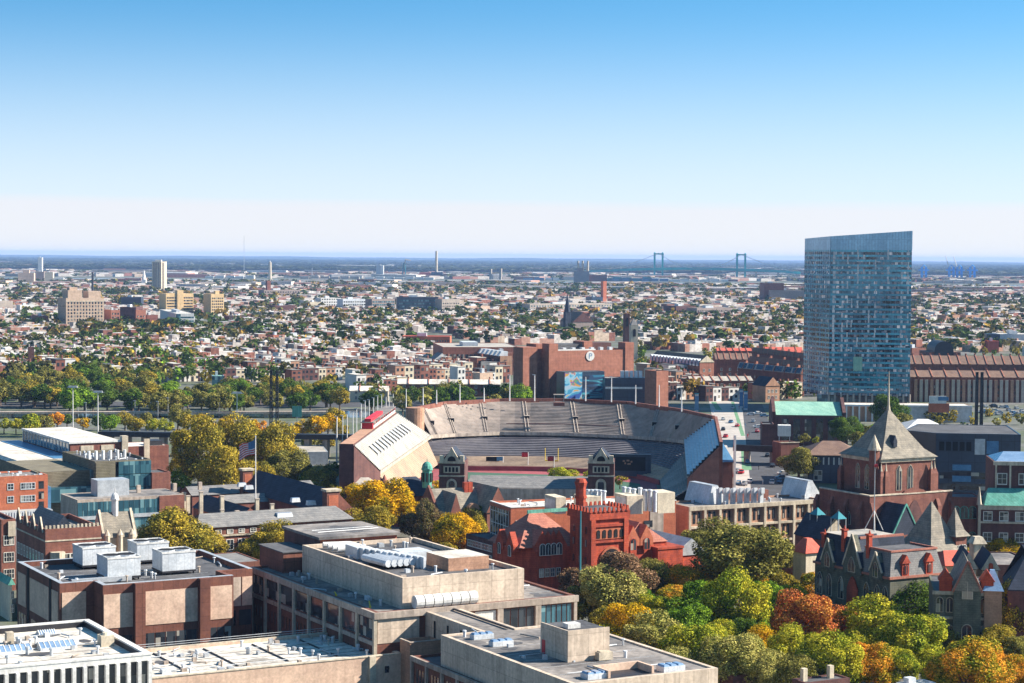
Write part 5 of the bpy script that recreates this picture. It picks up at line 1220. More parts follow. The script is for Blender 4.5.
for i in range(16): y=410+rr.uniform(0,75); car(752+(y-410)*.3+rr.uniform(-3,12),y,rr.choice(CC)[0],R(rr.choice((5,80))),.07)
for i in range(9): car(702+14*i+rr.uniform(-3,3),393.3+.5*rr.random(),rr.choice(CC)[0],R(3))
for x,y,l in ((696.5,412,'teal square bridge pylon left of the street beyond the stadium'),(741,408,'teal square bridge pylon right of the street, left one of two'),(745.5,410,'teal square bridge pylon right of the street, right one of two')):
    q=P(x,y,0); h=18*q.y/F; t=thing('bridge_pylon',l,'pylon',(q.x,q.y,0)); MB().box(-.9,.9,-.9,.9,0,h).build('shaft',M['steel' if x<700 else 'whitemt'],t); MB().box(-1.1,1.1,-1.1,1.1,h,h+.5).build('cap',M['teal'],t); MB().box(-1,1,-1.0,-.91,1,h-1).build('panel',M['bluepnl'],t)
bar('rail_overpass','dark railway overpass crossing the street at the stadium corner','bridge',((733,444.5),(785,446.5)),4.5,7,5,M['dark'],2)
# people on the pavement by the street
pm1=[M['redpnt'],M['bluepnl'],M['dark'],M['white']]
def person(px,py,mt,col):
    q=P(px,py,.08); t=thing('person','','person',(q.x,q.y,.08),rr.uniform(0,6)); auto(t,f'person in {col} walking','person','people on the pavement by the stadium',px,py)
    m=MB(); m.tube((-.1,.12,0),(-.08,0,.85),.07,.1).tube((.1,-.12,0),(.08,0,.85),.07,.1).tube((0,0,.82),(0,0,1.42),.15,.2,8).tube((0,0,1.4),(0,0,1.52),.06).tube((-.22,0,1.38),(-.26,.1,.85),.06,.045).tube((.22,0,1.38),(.26,-.1,.85),.06,.045)
    m.dome(0,0,1.6,.11,.14,8).cyl(0,0,1.5,1.6,.07,.11,8); m.build('body',mt,t)
for i in range(14):
    f=rr.random(); y=405+f*80; k=rr.randrange(4); person(709+(y-402)*.24+rr.uniform(0,4)+(0 if i%2 else 26+f*6),y,pm1[k],('red','blue','black','white')[k])
# ================================================================ library, laboratories, towers, old college halls
zF=zo(800,400,6.38); z7=zo(500,380); z8=zo(764,380); zQ=zo(480,470,4.876)
# orange brick block
b=Bd('science_block','orange brick block with white roof and white rooftop plant behind the red library','building',zQ(150,185),17,676,490,rot=22)
b.body(M['brickor'],M['whroof'],.5); b.part('coping',MB().box(-.1,b.a+.1,-.1,.5,17,17.2).box(-.1,.5,.5,b.b,17,17.2),M['white'])
x0=b.Fp(zQ(830,160))[0];x1=b.Fp(zQ(895,160))[0]; b.part('pale_strip',MB().box(x0,x1,-.1,0,4,16.9),M['stconc'])
x0=b.Fp(zQ(800,240))[0]; b.part('window',MB().box(x0,x0+2.4,-.12,0,10.5,12.2),M['glass']); b.win('F',[b.a*.05],(12,),1.6,1.6,'cross')
b.part('curtain_wall',MB().box(-.12,0,1,b.b-1,2,16),M['glass']); 
for i in range(8): b.part('mullion',MB().box(-.25,-.13,1+(b.b-2)*i/7,1.15+(b.b-2)*i/7,2,16),M['winf'])
for j in range(5): b.part('transom',MB().box(-.22,-.13,1,b.b-1,3+3*j,3.15+3*j),M['winf'])
for c,rx,lx,h in (((556,497.5),566,541.5,4),((585,497),601,574,4.5),((627,496),643,604,4.5),((658,493),675,646,5)):
    x,y,a,d=b.rbox('plant_room',c,rx,lx,16.6,h,None,mb=True); d=min(d,b.b*.5); o=b.part('plant_room',MB().box(x,x+a,y,y+d,16.5,16.6+h),M['cream']); b.part('louvre',MB().box(x-.05,x,y+.6,y+d-.6,17.5,15.9+h),M['steel'],o)
for px,py in ((588,489),(592,489),(596,489),(600,489.5),(604,490),(624,486),(629,487),(634,488),(640,487),(645,489),(650,489),(655,490)):
    x,y=b.L((px,py+6),21); b.part('exhaust_stack',MB().cyl(x,y,17,22,.5,n=10).cyl(x,y,22,22.4,.65,.55,10),M['whitemt'])
cluster(b,2,b.a-2,2,b.b-2,16.55,18,40); b.done()
# red library
b=Bd('library','red sandstone library with battlemented square tower, round arch and gabled nave','library',zQ(540,190),22,zQ(718,0)[0],zQ(440,0)[0])
a,d=b.a,b.b
b.part('tower',MB().box(0,a,0,d,0,20.8),M['redst'])
b.part('corbel_band',MB().box(-.5,a+.5,-.5,d+.5,19.4,21.2),M['redst'])
cr=MB(); k=9
for i in range(k):
    x=-.6+(a+1.2)*i/k; cr=MB()
    for yy in(-.75,d+.3): b.part('merlon',MB().frus((x,x+(a+1)/k*.6,yy,yy+.5),(x+.15,x+(a+1)/k*.6-.15,yy+.1,yy+.4),21.2,22.3),M['redst'])
for i in range(7):
    y=-.1+(d+.2)*i/7
    for xx in(-.75,a+.3): b.part('merlon',MB().frus((xx,xx+.5,y+.5,y+.5+d/7*.55),(xx+.1,xx+.4,y+.6,y+.4+d/7*.55),21.2,22.3),M['redst'])
b.part('tower_roof',MB().frus((0,a,0,d),(a*.4,a*.6,d*.4,d*.6),21.2,22.0),M['dkroof'])
x,y=b.L(zQ(492,52),27.5); o=b.part('turret',MB().cyl(x,y,0 if 0 else 19,26,1.25,n=8),M['redst']); b.part('turret_cap',MB().cyl(x,y,26,27.2,1.25,1.6,8).cyl(x,y,27.2,28,1.5,1.1,8),M['redst'],o); b.part('turret_ring',MB().cyl(x,y,23.4,24.0,1.5,n=8),M['redst'],o)
uc=a*.56
b.part('arcade_panel',MB().box(a*.12,a*.92,-.2,0,14.8,17.2),M['brickor'])
for i in range(5): u=a*(.2+.16*i); b.part('arcade_opening',MB().archp(u-.45,u+.45,15.1,17.0,-.3,-.21),M['black'])
b.part('cornice',MB().box(-.3,a+.3,-.4,0,17.7,18.3).box(-.3,a+.3,-.45,0,14.0,14.5),M['redst'])
for u in (0,a-1.0): b.part('corner_pier',MB().box(u-.1,u+1.1,-.55,0,0,19.4),M['redst'])
b.part('great_arch',MB().archp(uc-3.0,uc+3.0,5.5,13,-.35,0,n=16),M['brickor']); b.part('arch_recess',MB().archp(uc-2.5,uc+2.5,5.6,12.5,-.45,-.36,n=16),M['black'])
for s_ in(-1,1): b.part('arched_window',MB().archp(uc+s_*1.25-.95,uc+s_*1.25+.95,5.8,9.4,-.6,-.46),M['winf'])
b.part('rose_window',MB().tube((uc,-.62,10.6),(uc,-.46,10.6),1.0,n=16),M['redst'])
b.win('S',span(.5,d-.5,3),(5,9,13,16),.7,1.7,'arch',fr=M['redst'])
x0=b.L((496,560),6)[0]; nx=-(26); yb=d
xn=b.L((502,545),10)[0]; xn=max(min(xn,-14),-34)
b.part('nave_wall',MB().prism([(xn+5,yb),(4,yb),(4,yb+16),(xn+5,yb+16),(xn,yb+12),(xn,yb+5)],0,12.2),M['redst'])
b.part('nave_roof',MB().prism([(xn+5,yb),(4,yb),(4,yb+16),(xn+5,yb+16),(xn,yb+12),(xn,yb+5)],12.2,12.4).gable(xn+.5,4,yb+.2,yb+15.8,12.41,19.5,'x',hip=7),M['redtile'])
b.part('ridge_crest',MB().box(xn+7,4,yb+7.8,yb+8.2,19.3,20.1),M['copper'])
for i in range(4):
    u=-3.2-(abs(xn)-8)/4*i; o=b.part('gable',MB().poly3([(u-2.1,11.5),(u+2.1,11.5),(u+2.1,12.8),(u,16.2),(u-2.1,12.8)],(yb-.5,yb+1.2),'y'),M['redst'])
    b.part('gable_roof',MB().gable(u-2.1,u+2.1,yb-.3,yb+5,12.9,16.3,'y'),M['redtile'],o); me=winmesh(1.3,2.6,'arch',M['winf'],M['glass']); inst('window',me,o,(u,yb-.52,10.6)); inst('window',winmesh(1.0,1.8,'cross',M['winf'],M['glass']),o,(u,yb-.1,5.5))
for i in range(2):
    o=b.part('gable',MB().poly3([(yb+1.5+5*i,11.5),(yb+5.3+5*i,11.5),(yb+5.3+5*i,12.8),(yb+3.4+5*i,16),(yb+1.5+5*i,12.8)],(xn+.0-.3,xn+1.2),'x'),M['redst'])
    inst('window',winmesh(1.2,2.4,'arch',M['winf'],M['glass']),o,(xn-.32,yb+3.4+5*i,10.4),-math.pi/2)
b.part('wing_wall',MB().box(a+.02,a+12,1.5,14,0,13),M['redst']); b.part('wing_roof',MB().gable(a,a+12.3,1.2,14.3,13.01,17.5,'y',0,0,hip=3),M['redtile'])
for u in (a+2.3,a+6.1):
    o=b.part('gable',MB().poly3([(u-1.8,12.5),(u+1.8,12.5),(u+1.8,14),(u,17.2),(u-1.8,14)],(.9,2.4),'y'),M['brickor']); b.part('gable_roof',MB().gable(u-1.8,u+1.8,1.2,6,14.05,17.3,'y'),M['redtile'],o); inst('window',winmesh(1.5,2.6,'arch',M['redst'],M['glass']),o,(u,.88,11.6))
b.part('porch',MB().box(a+8,a+15,-1,6,0,11.5).box(a+7.8,a+15.2,-1.2,6.2,11.5,12),M['redst'])
b.part('glass_wing',MB().box(a+15.3,a+26,4,22,0,8.8),M['redst']); b.part('glass_wing_roof',MB().gable(a+15,a+26.3,3.7,22.3,8.81,12.8,'y'),M['steel'])
b.done()
# thin dark pole before the library
mast('lamp_column','very tall thin dark green pole in front of the red library',579.8,512,612,0,None,.22,None,'teal','pole')
# tan laboratory block
b=Bd('laboratory_block','tan brick laboratory with pale portal frames and sloping white plant screens','building',(689,507),14.4,822,664,rot=27)
b.body(M['bricktan'],M['grroof'],.5); b.part('roof_beam',MB().box(-.3,b.a+.3,-.7,0,13.4,14.45),M['stone']); b.part('floor_beam',MB().box(-.3,b.a+.3,-.6,0,8.6,9.2),M['stone']); b.part('floor_beam',MB().box(-.3,b.a+.3,-.6,0,3.9,4.5),M['stone'])
n=9
for i in range(n+1): x=b.a*i/n; b.part('column',MB().box(x-.35,x+.35,-.7 if i%2 else -.65,0,0,13.4),M['stone'])
for i in range(n):
    for z in(.6,5.2,9.9): u=b.a*(i+.28)/n; b.part('window',MB().box(u,u+b.a/n*.14,-.1,0,z,z+3.0),M['glass']); u+=b.a/n*.3; b.part('window',MB().box(u,u+b.a/n*.14,-.1,0,z,z+3.0),M['glass'])
def screen(x0,x1,y0,y1,z0,h,mt='whitemt'): o=b.part('plant_screen',MB().frus((x0,x1,y0,y1),(x0+1.4,x1-3.2,y0+.2,y1-.2),z0,z0+h),M[mt]); b.part('screen_rim',MB().box(x0+1.4,x1-3.2,y0+.2,y1-.2,z0+h,z0+h+.25),M['steel'],o)
x0,y0=b.L((708,504),14.1); x1,_=b.L((726,503),14.1); screen(x0,x0+6.5,max(y0,1),max(y0,1)+b.b*.95,13.9,4.8)
x0,y0=b.L((804,498.5),14.1); screen(x0,x0+6.2,max(y0,1),max(y0,1)+b.b*.9,13.9,4.8)
b.part('rear_block',MB().box(b.a*.38,b.a*.7,b.b*.55,b.b*.95,13.9,16.8),M['brick'])
for i in range(7): x,y=b.L((719+7*i,482),20); b.part('vent_hood',MB().box(x-.55,x+.55,y-.5,y+.5,13.8,18.2).box(x-.6,x+.5,y-1.1,y-.5,17,18.5),M['whitemt'])
cluster(b,2,b.a-2,2,b.b-2,13.9,24,44); b.done()
# pyramid-roofed tower
b=Bd('auditorium_tower','massive brick auditorium tower with tall pyramid slate roof and slender spire','tower',zF(520,375),29.4,933,843)
a,d=b.a,b.b; b.part('tower',MB().box(0,a,0,d,0,29),M['brick']); b.part('cornice',MB().box(-.4,a+.4,-.4,d+.4,28.4,29.3),M['stone'])
m=MB(); m.frus((-.9,a+.9,-.9,d+.9),(a*.10,a*.90,d*.10,d*.90),29.31,31.3); m.frus((a*.10,a*.90,d*.10,d*.90),(a*.26,a*.74,d*.26,d*.74),31.3,35.2); m.frus((a*.26,a*.74,d*.26,d*.74),(a*.48,a*.52,d*.48,d*.52),35.2,41); ro=b.part('pyramid_roof',m,M['slateg'])
b.part('spire',MB().cyl(a/2,d/2,40.5,42.2,.55,.35,8).cyl(a/2,d/2,42.2,51,.3,.08,8),M['stone'],ro)
for q in (((540,235),0),): x=a*.34; b.part('dormer',MB().gable(x-.7,x+.7,d*.1,d*.3,33.2,35.0,'y').box(x-.6,x+.6,d*.1,d*.3,32,33.2),M['slateb'],ro)
for u in (a*.34,a*.56): b.win('F',[u],(21.2,),1.5,6.2,'gothic',fr=M['stone'])
for u in (d*.36,d*.6): b.win('S',[u],(21.2,),1.5,6.2,'gothic',fr=M['stone'])
for x,y in ((-.3,-.3),(a+.3,-.3),(-.3,d+.3),(a*.94,-.6),(a*.06,-.6)):
    o=b.part('buttress',MB().box(x-.7,x+.7,y-.7,y+.7,0,25).frus((x-.7,x+.7,y-.7,y+.7),(x-.1,x+.1,y-.1,y+.1),25,27),M['brick']); b.part('pinnacle',MB().cyl(x,y,25.8,28.2,.45,.05,6),M['stone'],o)
o=b.part('stair_turret',MB().cyl(-1.2,1.4,24,31.5,1.3,n=10),M['brick']); b.part('turret_cone',MB().cyl(-1.2,1.4,31.5,31.9,1.7,1.7,10).cyl(-1.2,1.4,31.9,35.4,1.6,.1,10),M['stone'],o)
# lower block
zt_=20.4; X0,X1,Y0,Y1=-6,a+4,-3,d+2
b.part('lower_block',MB().box(X0,X1,Y0,Y1,0,zt_-1.2).box(X0,X1,Y0,Y0+.7,zt_-1.2,zt_).box(X0,X0+.7,Y0+.7,Y1,zt_-1.2,zt_).box(X1-.7,X1,Y0+.7,Y1,zt_-1.2,zt_),M['brick']); b.part('coping',MB().box(X0-.15,X1+.15,Y0-.15,Y0+.75,zt_,zt_+.3).box(X0-.15,X0+.75,Y0+.75,Y1,zt_,zt_+.3),M['stone'])
b.part('lower_roof',MB().prism([(X0+.71,Y0+.71),(X1-.71,Y0+.71),(X1-.71,-.01),(X0+.71,-.01)],zt_-1.2,zt_-1.1).prism([(X0+.71,.0),(-.01,0),(-.01,Y1),(X0+.71,Y1)],zt_-1.2,zt_-1.1),M['dkroof'])
b.part('stepped_gable',MB().poly3([(a*.25,zt_),(a*.75,zt_),(a*.68,zt_+.9),(a*.5,zt_+1.6),(a*.32,zt_+.9)],(Y0,Y0+.6),'y'),M['brick'])
b.part('arched_recess',MB().archp(a*.36,a*.64,8,zt_-1.5,Y0-.12,Y0,gothic=True),M['brickdk'])
for u in (X0+.6,1.0,a-1,X1-.6): b.part('buttress',MB().box(u-.6,u+.6,Y0-1.1,Y0,0,17).frus((u-.6,u+.6,Y0-1.1,Y0),(u-.5,u+.5,Y0-.2,Y0),17,18.8),M['brick'])
for v in (Y0+3,Y0+9,Y0+15,Y0+21): b.part('buttress',MB().box(X0-1.1,X0,v-.6,v+.6,0,17).frus((X0-1.1,X0,v-.6,v+.6),(X0-.2,X0,v-.5,v+.5),17,18.8),M['brick'])
for z in (6,12.5): b.win('S',span(Y0+2,Y1-2,4),(z,),1.3,3.2,'gothic',at=X0,fr=M['stone'])
gx0,gx1,gy=X0+1,X0+9,Y0-8
b.part('gable_hall',MB().box(gx0,gx1,gy,Y0-1.2,0,11.5),M['brick']); g=b.part('gable_roof',MB().gable(gx0-.3,gx1+.3,gy,Y0-.1,11.51,19,'y'),M['slateb']); b.part('copper_edge',MB().tube((gx0-.3,gy,11.6),((gx0+gx1)/2,gy,19.2),.25,n=4).tube((gx1+.3,gy,11.6),((gx0+gx1)/2,gy,19.2),.25,n=4),M['copper'],g)
b.done()
for c,z,rx,lx,za,l in (((931,552),12,966,896,22.8,'tall square pyramid roof of pale slate over a low brick pavilion below the tower'),((956,537),15,969,940,21.5,'smaller pale pyramid roof right of the tall one below the tower')):
    b=Bd('pyramid_pavilion',l,'pavilion',c,z,rx,lx); a,d=b.a,b.b
    b.part('wall',MB().box(.4,a-.4,.4,d-.4,0,z),M['brick']); b.part('pyramid_roof',MB().frus((-.3,a+.3,-.3,d+.3),(a*.16,a*.84,d*.16,d*.84),z,z+(za-z)*.22).frus((a*.16,a*.84,d*.16,d*.84),(a*.49,a*.51,d*.49,d*.51),z+(za-z)*.22,za),M['slateg']); b.win('F',span(1,a-1,3),(z-5,),1.1,3,'arch'); b.done()
# green stone mansard hall
b=Bd('mansard_hall','green serpentine stone hall with slate mansard roof, gothic gables and red dormers','hall',zE(497,265),14,944,815)
a,d=b.a,b.b; b.part('wall',MB().box(0,a,0,d,0,13.7),M['seren']); b.part('cornice',MB().box(-.35,a+.35,-.35,d+.35,13.5,14.0),M['redtile'])
b.part('mansard_roof',MB().frus((.05,a-.05,.05,d*.42),(1.2,a-1.2,1.2,d*.42-1),14.0,18.9,0,1),[M['slate'],M['dkroof']]); b.part('roof_curb',MB().box(1.0,a-1.0,1.0,1.35,18.9,19.3).box(1.0,1.35,1.35,d*.42-1,18.9,19.3).box(a-1.35,a-1.0,1.35,d*.42-1,18.9,19.3),M['redtile'])
b.part('rear_mansard',MB().frus((.05,a*.95,d*.43,d),(1.4,a*.9,d*.45,d-1.4),14.0,20.4,0,1),[M['slateb'],M['tanroof']]); b.part('rear_curb',MB().box(1.2,a*.9,d*.45,d*.45+.4,20.4,20.9),M['redtile'])
for f in(.28,.72):
    u=a*f; o=b.part('dormer',MB().box(u-.9,u+.9,-.1,1.6,14.0,16.6),M['redst']); b.part('dormer_gable',MB().gable(u-1.15,u+1.15,-.35,1.9,16.61,18.4,'y'),M['redst'],o); inst('window',winmesh(.8,1.9,'arch',M['redst'],M['glass']),o,(u,-.12,14.4))
for f,w_,zt_ in ((.16,2.0,18.6),(.47,3.0,21.4),(.8,2.2,19.4)):
    v=d*f; o=b.part('gothic_gable',MB().poly3([(v-w_,13),(v+w_,13),(v+w_,14.6),(v,zt_),(v-w_,14.6)],(-.6,.8),'x'),M['seren']); b.part('gable_coping',MB().tube((-.6,v-w_-.1,14.6),(-.6,v,zt_+.2),.22,n=4).tube((-.6,v+w_+.1,14.6),(-.6,v,zt_+.2),.22,n=4),M['stone'],o)
    b.part('gable_roof',MB().gable(-.3,w_*2,v-w_,v+w_,14.7,zt_-.1,'x'),M['slateb'],o)
    inst('window',winmesh(w_*.7,3.0,'gothic',M['stone'],M['glass']),o,(-.62,v,13.6),-math.pi/2)
b.win('S',[d*f for f in(.06,.16,.30,.47,.64,.8,.93)],(7.2,),1.6,4.6,'gothic',fr=M['stone']); b.win('F',span(1,a-1,5),(7.2,2),1.3,3.4,'gothic',fr=M['stone'])
b.part('tall_portal',MB().archp(d*.47-1.7,d*.47+1.7,1,12.5,-.5,-.2,gothic=True,face='S'),M['redst'])
for f,z in ((.33,21.6),(.66,21.6),(.93,20)):
    o=b.part('chimney',MB().box(.7,1.6,d*f-.5,d*f+.5,13.5,z),M['redst']); b.part('chimney_cap',MB().box(.5,1.8,d*f-.65,d*f+.65,z,z+.35).cyl(1.25,d*f,z+.4,z+1.1,.3,.1,6),M['redst'],o)
b.done(); ex,ey=b.L((874,530),20.5)
w0=b.o+b.A*ex+b.B*ey; t=thing('antenna_mast','thin antenna mast on a white tripod standing on the mansard hall roof','antenna',(w0.x,w0.y,20.4))
MB().cyl(0,0,0,18,.13,.06,6).build('mast',M['steel'],t)
for k in range(3): an=k*2.1+.4; MB().tube((2.3*math.cos(an),2.3*math.sin(an),0),(0,0,4.4),.1,n=5).build('leg',M['white'],t)
MB().box(-.1,.6,-.2,.2,14,14.6).build('red_lamp',M['redpnt'],t)
b=Bd('red_roof_wing','low wing with bright red metal roof right of the mansard hall','building',(946,566),12,986,936,rot=15,dep=11); b.body(M['cream'],M['redroof'],0); b.part('hip_roof',MB().gable(-.4,b.a+.4,-.4,b.b+.4,12.06,14.6,'x',hip=2.5),M['redroof']); b.done()
b=Bd('red_roof_pavilion','small pavilion with faded red hipped roof left of the mansard hall','pavilion',(806,553.5),11,822,793); b.body(M['cream'],M['redroof'],0); b.part('hip_roof',MB().frus((-.5,b.a+.5,-.5,b.b+.5),(b.a*.35,b.a*.65,b.b*.35,b.b*.65),11.06,14.2),M['redroof']); b.done()
for c,l in (((817,515),'blue pyramid-roofed tent on the terrace, left one of two by the auditorium'),((838,519),'blue pyramid-roofed tent on the terrace, right one of two by the auditorium')):
    b=Bd('terrace_tent',l,'tent',c,15.5,c[0]+9,c[0]-8); a,d=b.a,b.b
    for x,y in((.2,.2),(a-.2,.2),(.2,d-.2),(a-.2,d-.2)): b.part('post',MB().cyl(x,y,0,15.4,.12,n=6),M['steel'])
    b.part('canopy',MB().frus((0,a,0,d),(a*.49,a*.51,d*.49,d*.51),15.4,17.2),M['teal']); b.done()
b=Bd('gabled_link','dark slate-roofed brick link with pale gable left of the auditorium','building',(822,540),10,846,795); b.body(M['brick'],M['slateb'],0); b.part('pitched_roof',MB().gable(-.3,b.a+.3,-.3,b.b+.3,10.06,15.5,'y',0,1),[M['slateb'],M['stone']]); b.done()
b=Bd('white_canopy_roof','long flat white roof beside the red-roofed pavilion','roof',(795,552),9,824,782); b.body(M['brick'],M['whroof'],.1); b.done()
# dark gothic hall at lower right
b=Bd('gothic_hall','shadowed dark gothic hall with steep central gable and pale slate roofs, lower right','hall',(934,591),15,993,None,rot=-9,dep=20)
a,d=b.a,b.b; b.body(M['seren'],M['dkroof'],.2); b.part('cornice',MB().box(-.3,a+.3,-.4,0,9.6,10.1).box(-.3,a+.3,-.4,0,14.4,15.1),M['stone'])
u=a*.56; o=b.part('central_gable',MB().poly3([(u-2.6,0),(u+2.6,0),(u+2.6,15.5),(u,20.8),(u-2.6,15.5)],(-1.4,0),'y'),M['seren']); b.part('gable_roof',MB().gable(u-3,u+3,-1.6,d*.7,15.4,21.2,'y'),M['slateg'],o); b.part('gable_coping',MB().tube((u-2.8,-1.6,15.2),(u,-1.6,21.3),.25,n=4).tube((u+2.8,-1.6,15.2),(u,-1.6,21.3),.25,n=4),M['redtile'],o)
inst('window',winmesh(1.8,3.6,'gothic',M['stone'],M['glass']),o,(u,-1.45,14)); inst('window',winmesh(1.8,3.2,'arch',M['stone'],M['glass']),o,(u,-1.45,5.6)); inst('window',winmesh(2.2,2.2,'arch',M['stone'],M['glass']),o,(u,-1.45,1.4))
b.win('F',[a*.1,a*.27,a*.84,a*.96],(1.4,5.6,11),1.2,2.8,'arch',fr=M['stone'])
for f in (.2,.9): o=b.part('dormer',MB().box(a*f-1.2,a*f+1.2,-.3,2,15.05,17.2),M['redst']); b.part('dormer_roof',MB().gable(a*f-1.5,a*f+1.5,-.5,3,17.21,19.4,'y'),M['redst'],o)
b.part('pale_turret_roof',MB().frus((a*.82,a*1.18,-1,6),(a*.96,a*1.04,2,3),15.5,19.2),M['skyl']); b.part('turret',MB().box(a*.85,a*1.15,-.7,5.6,0,15.49),M['bricktan']); b.done()
for c,l in (((968,569),'small black-gabled dormer roof with pale face, left of the pair behind the gothic hall'),((990,570),'small black-gabled dormer roof with pale face, right of the pair behind the gothic hall')):
    b=Bd('gabled_dormer_house',l,'building',(c[0]-7,c[1]),14,c[0]+8,None,rot=-5,dep=12); b.body(M['cream'],M['slateb'],0); b.part('gable_roof',MB().gable(-.5,b.a+.5,-.4,b.b,14.06,17.6,'y',0,1),[M['slateb'],M['stone']]); b.part('gable_window',MB().archp(b.a*.35,b.a*.65,13,15.6,-.5,-.41),M['redst']); b.done()
b=Bd('grey_annex','low grey-roofed annex at the right edge behind the gothic hall','building',(985,565),12,1040,None,rot=4,dep=20); b.body(M['brickdk'],M['grroof'],.3); b.done()
b=Bd('stone_pier_tower','square stone chimney tower beside the red metal roof','chimney',(974,544),17.5,985,972,rot=10); b.body(M['stone'],M['dkroof'],.2,[(0,0),(b.a,0),(b.a,b.a),(0,b.a)]); b.part('cap',MB().frus((-.4,b.a+.4,-.4,b.a+.4),(.4,b.a-.4,.4,b.a-.4),17.5,19),M['stone']); b.done()
b=Bd('dark_slate_corner','dark slate corner roof at the right edge above the ochre tree','building',(1008,590),15,1050,None,rot=-10,dep=16); b.body(M['brickdk'],M['slateb'],0); b.part('hip_roof',MB().gable(0,b.a,0,b.b,15.06,23,'x',hip=5),M['slateb']); b.done()
# brick hall with copper awning at right edge
b=Bd('museum_wing','purple-brown brick hall with green copper awning and stone windows at the right edge','building',(978,505),17.4,1060,None,rot=-6,dep=22)
a,d=b.a,b.b; b.body(M['brickdk'],M['tanroof'],.2); b.part('copper_awning',MB().gable(1.5,a,-.8,9,17.45,21.4,'x',hip=1.5),M['copper'])
b.part('upper_wall',MB().box(4.6,a,5,d,17.4,28),M['brickdk']); b.part('upper_cornice',MB().box(4.3,a,4.7,5.0,27.2,28.2),M['stone']); b.part('upper_roof',MB().gable(5,a,5.4,d,28.05,30,'x',hip=3),M['skyl'])
for u in (4.8,8.4,a*.9): b.part('stone_strip',MB().box(u,u+.45,4.8,5,17.6,27.2),M['stone'])
b.part('tower_strip',MB().box(0,.7,-.3,0,0,17.2),M['stone']); b.part('pinnacle',MB().cyl(.3,.2,17.4,22,.7,.1,6),M['stone']); b.part('string_course',MB().box(0,a,-.35,0,12.8,13.3).box(0,a,-.35,0,6.6,7.0),M['stone'])
b.part('balustrade',MB().box(0,a,-.45,-.05,16.3,17.6),M['stone'])
b.win('F',[2.5,6.5,10.5,14.5,18.5],(1,4.0,8.2,13.6),2.0,2.1,'cross',fr=M['winf']); b.win('F',[6.6,12,15],(22.4,),2.2,2.6,'cross',at=5); b.done()
b=Bd('arched_link','low brick link with round arched green windows between tower and copper awning hall','building',(948,497),19,981,None,rot=-2,dep=10); b.body(M['brick'],M['dkroof'],.3); b.win('F',span(1,b.a-1,3),(13.6,7),1.8,3,'arch',fr=M['copper']); b.done()
# navy hospital
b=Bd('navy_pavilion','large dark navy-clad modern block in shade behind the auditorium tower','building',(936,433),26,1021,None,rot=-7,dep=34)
a,d=b.a,b.b; b.body(M['navy'],M['dkroof'],.2,[(0,0),(a,0),(a,d),(-3,d),(-9,9)]); m=M['glassb']
for i in range(5): b.part('window',MB().box(a*(.04+.08*i),a*(.1+.08*i),-.12,0,20.6,23.4),M['black'])
b.part('grey_panel',MB().box(a*.46,a*.58,-.2,0,19.5,24.4),M['steel']); b.part('grey_panel',MB().box(a*.6,a*.74,-.15,0,19.8,23.8),M['bluepnl'])
for z in(14.5,11): b.part('blue_balcony',MB().box(a*.2,a*.42,-.5,0,z,z+1.8),M['bluepnl']); b.part('window_band',MB().box(a*.05,a*.9,-.1,0,z-2.6,z-.6),M['glass'])
b.done()
b=Bd('white_hip_roof','broad low white roof peeking out behind the pyramid tower','roof',(905,432.5),20,952,None,rot=-4,dep=30); b.body(M['steel'],M['white'],0); b.part('hip_roof',MB().gable(-1,b.a+1,-1,b.b+1,20.06,23.6,'x',hip=b.a*.45),M['white']); b.done()
# copper-roofed hall, hip hall
z5=zo(690,380,6.83)
b=Bd('copper_roof_hall','dark red brick hall under a long pale green copper roof with end piers','hall',(775,414.8),13,843,None,rot=-4,dep=24)
a,d=b.a,b.b; b.body(M['brickdk'],M['copperp'],0); b.part('copper_roof',MB().gable(.4,a-.4,-.4,d+.4,13.06,18,'x'),M['copperp'])
for x in(-1.2,a-.2): b.part('gable_pier',MB().poly3([(-.8,0),(d+.8,0),(d+.8,14.4),(d/2,20),(-.8,14.4)],(x,x+1.4),'x'),M['brickdk'])
for i in range(5): u=a*(.1+.17*i); b.part('tall_window',MB().box(u,u+a*.1,-.15,0,2,11.4),M['glass'])
b.done()
b=Bd('brick_annex','dark brick annex with stepped parapet left of the copper-roofed hall','building',(762,424),10,774,None,rot=-4,dep=12); b.body(M['brickdk'],M['dkroof'],.5); b.done()
b=Bd('white_trailer','white box-shaped site cabin in front of the copper-roofed hall','cabin',(778.4,425.5),10.5,791,None,rot=-4,dep=5); b.body(M['white'],M['white'],0,z0=6); b.part('legs',MB().box(.3,.6,.3,.6,0,6),M['steel']); b.part('legs',MB().box(b.a-.6,b.a-.3,.3,.6,0,6),M['steel']); b.done()
b=Bd('hip_roof_hall','dark hall with brown hipped roof and white-framed windows right of the stadium street','hall',(808,455),10,860,None,rot=-4,dep=22)
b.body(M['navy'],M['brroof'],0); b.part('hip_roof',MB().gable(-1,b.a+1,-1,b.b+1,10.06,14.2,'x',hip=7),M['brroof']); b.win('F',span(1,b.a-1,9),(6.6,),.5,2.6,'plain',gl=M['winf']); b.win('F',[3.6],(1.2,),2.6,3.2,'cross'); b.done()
b=Bd('brick_kiosk','red brick wall block with pale coping left of the brown hip roof','building',(781,443),9,799,None,rot=14,dep=9); b.body(M['brick'],M['tanroof'],.6); b.part('coping',MB().box(-.2,b.a+.2,-.2,.3,9,9.3),M['cream']); b.done()
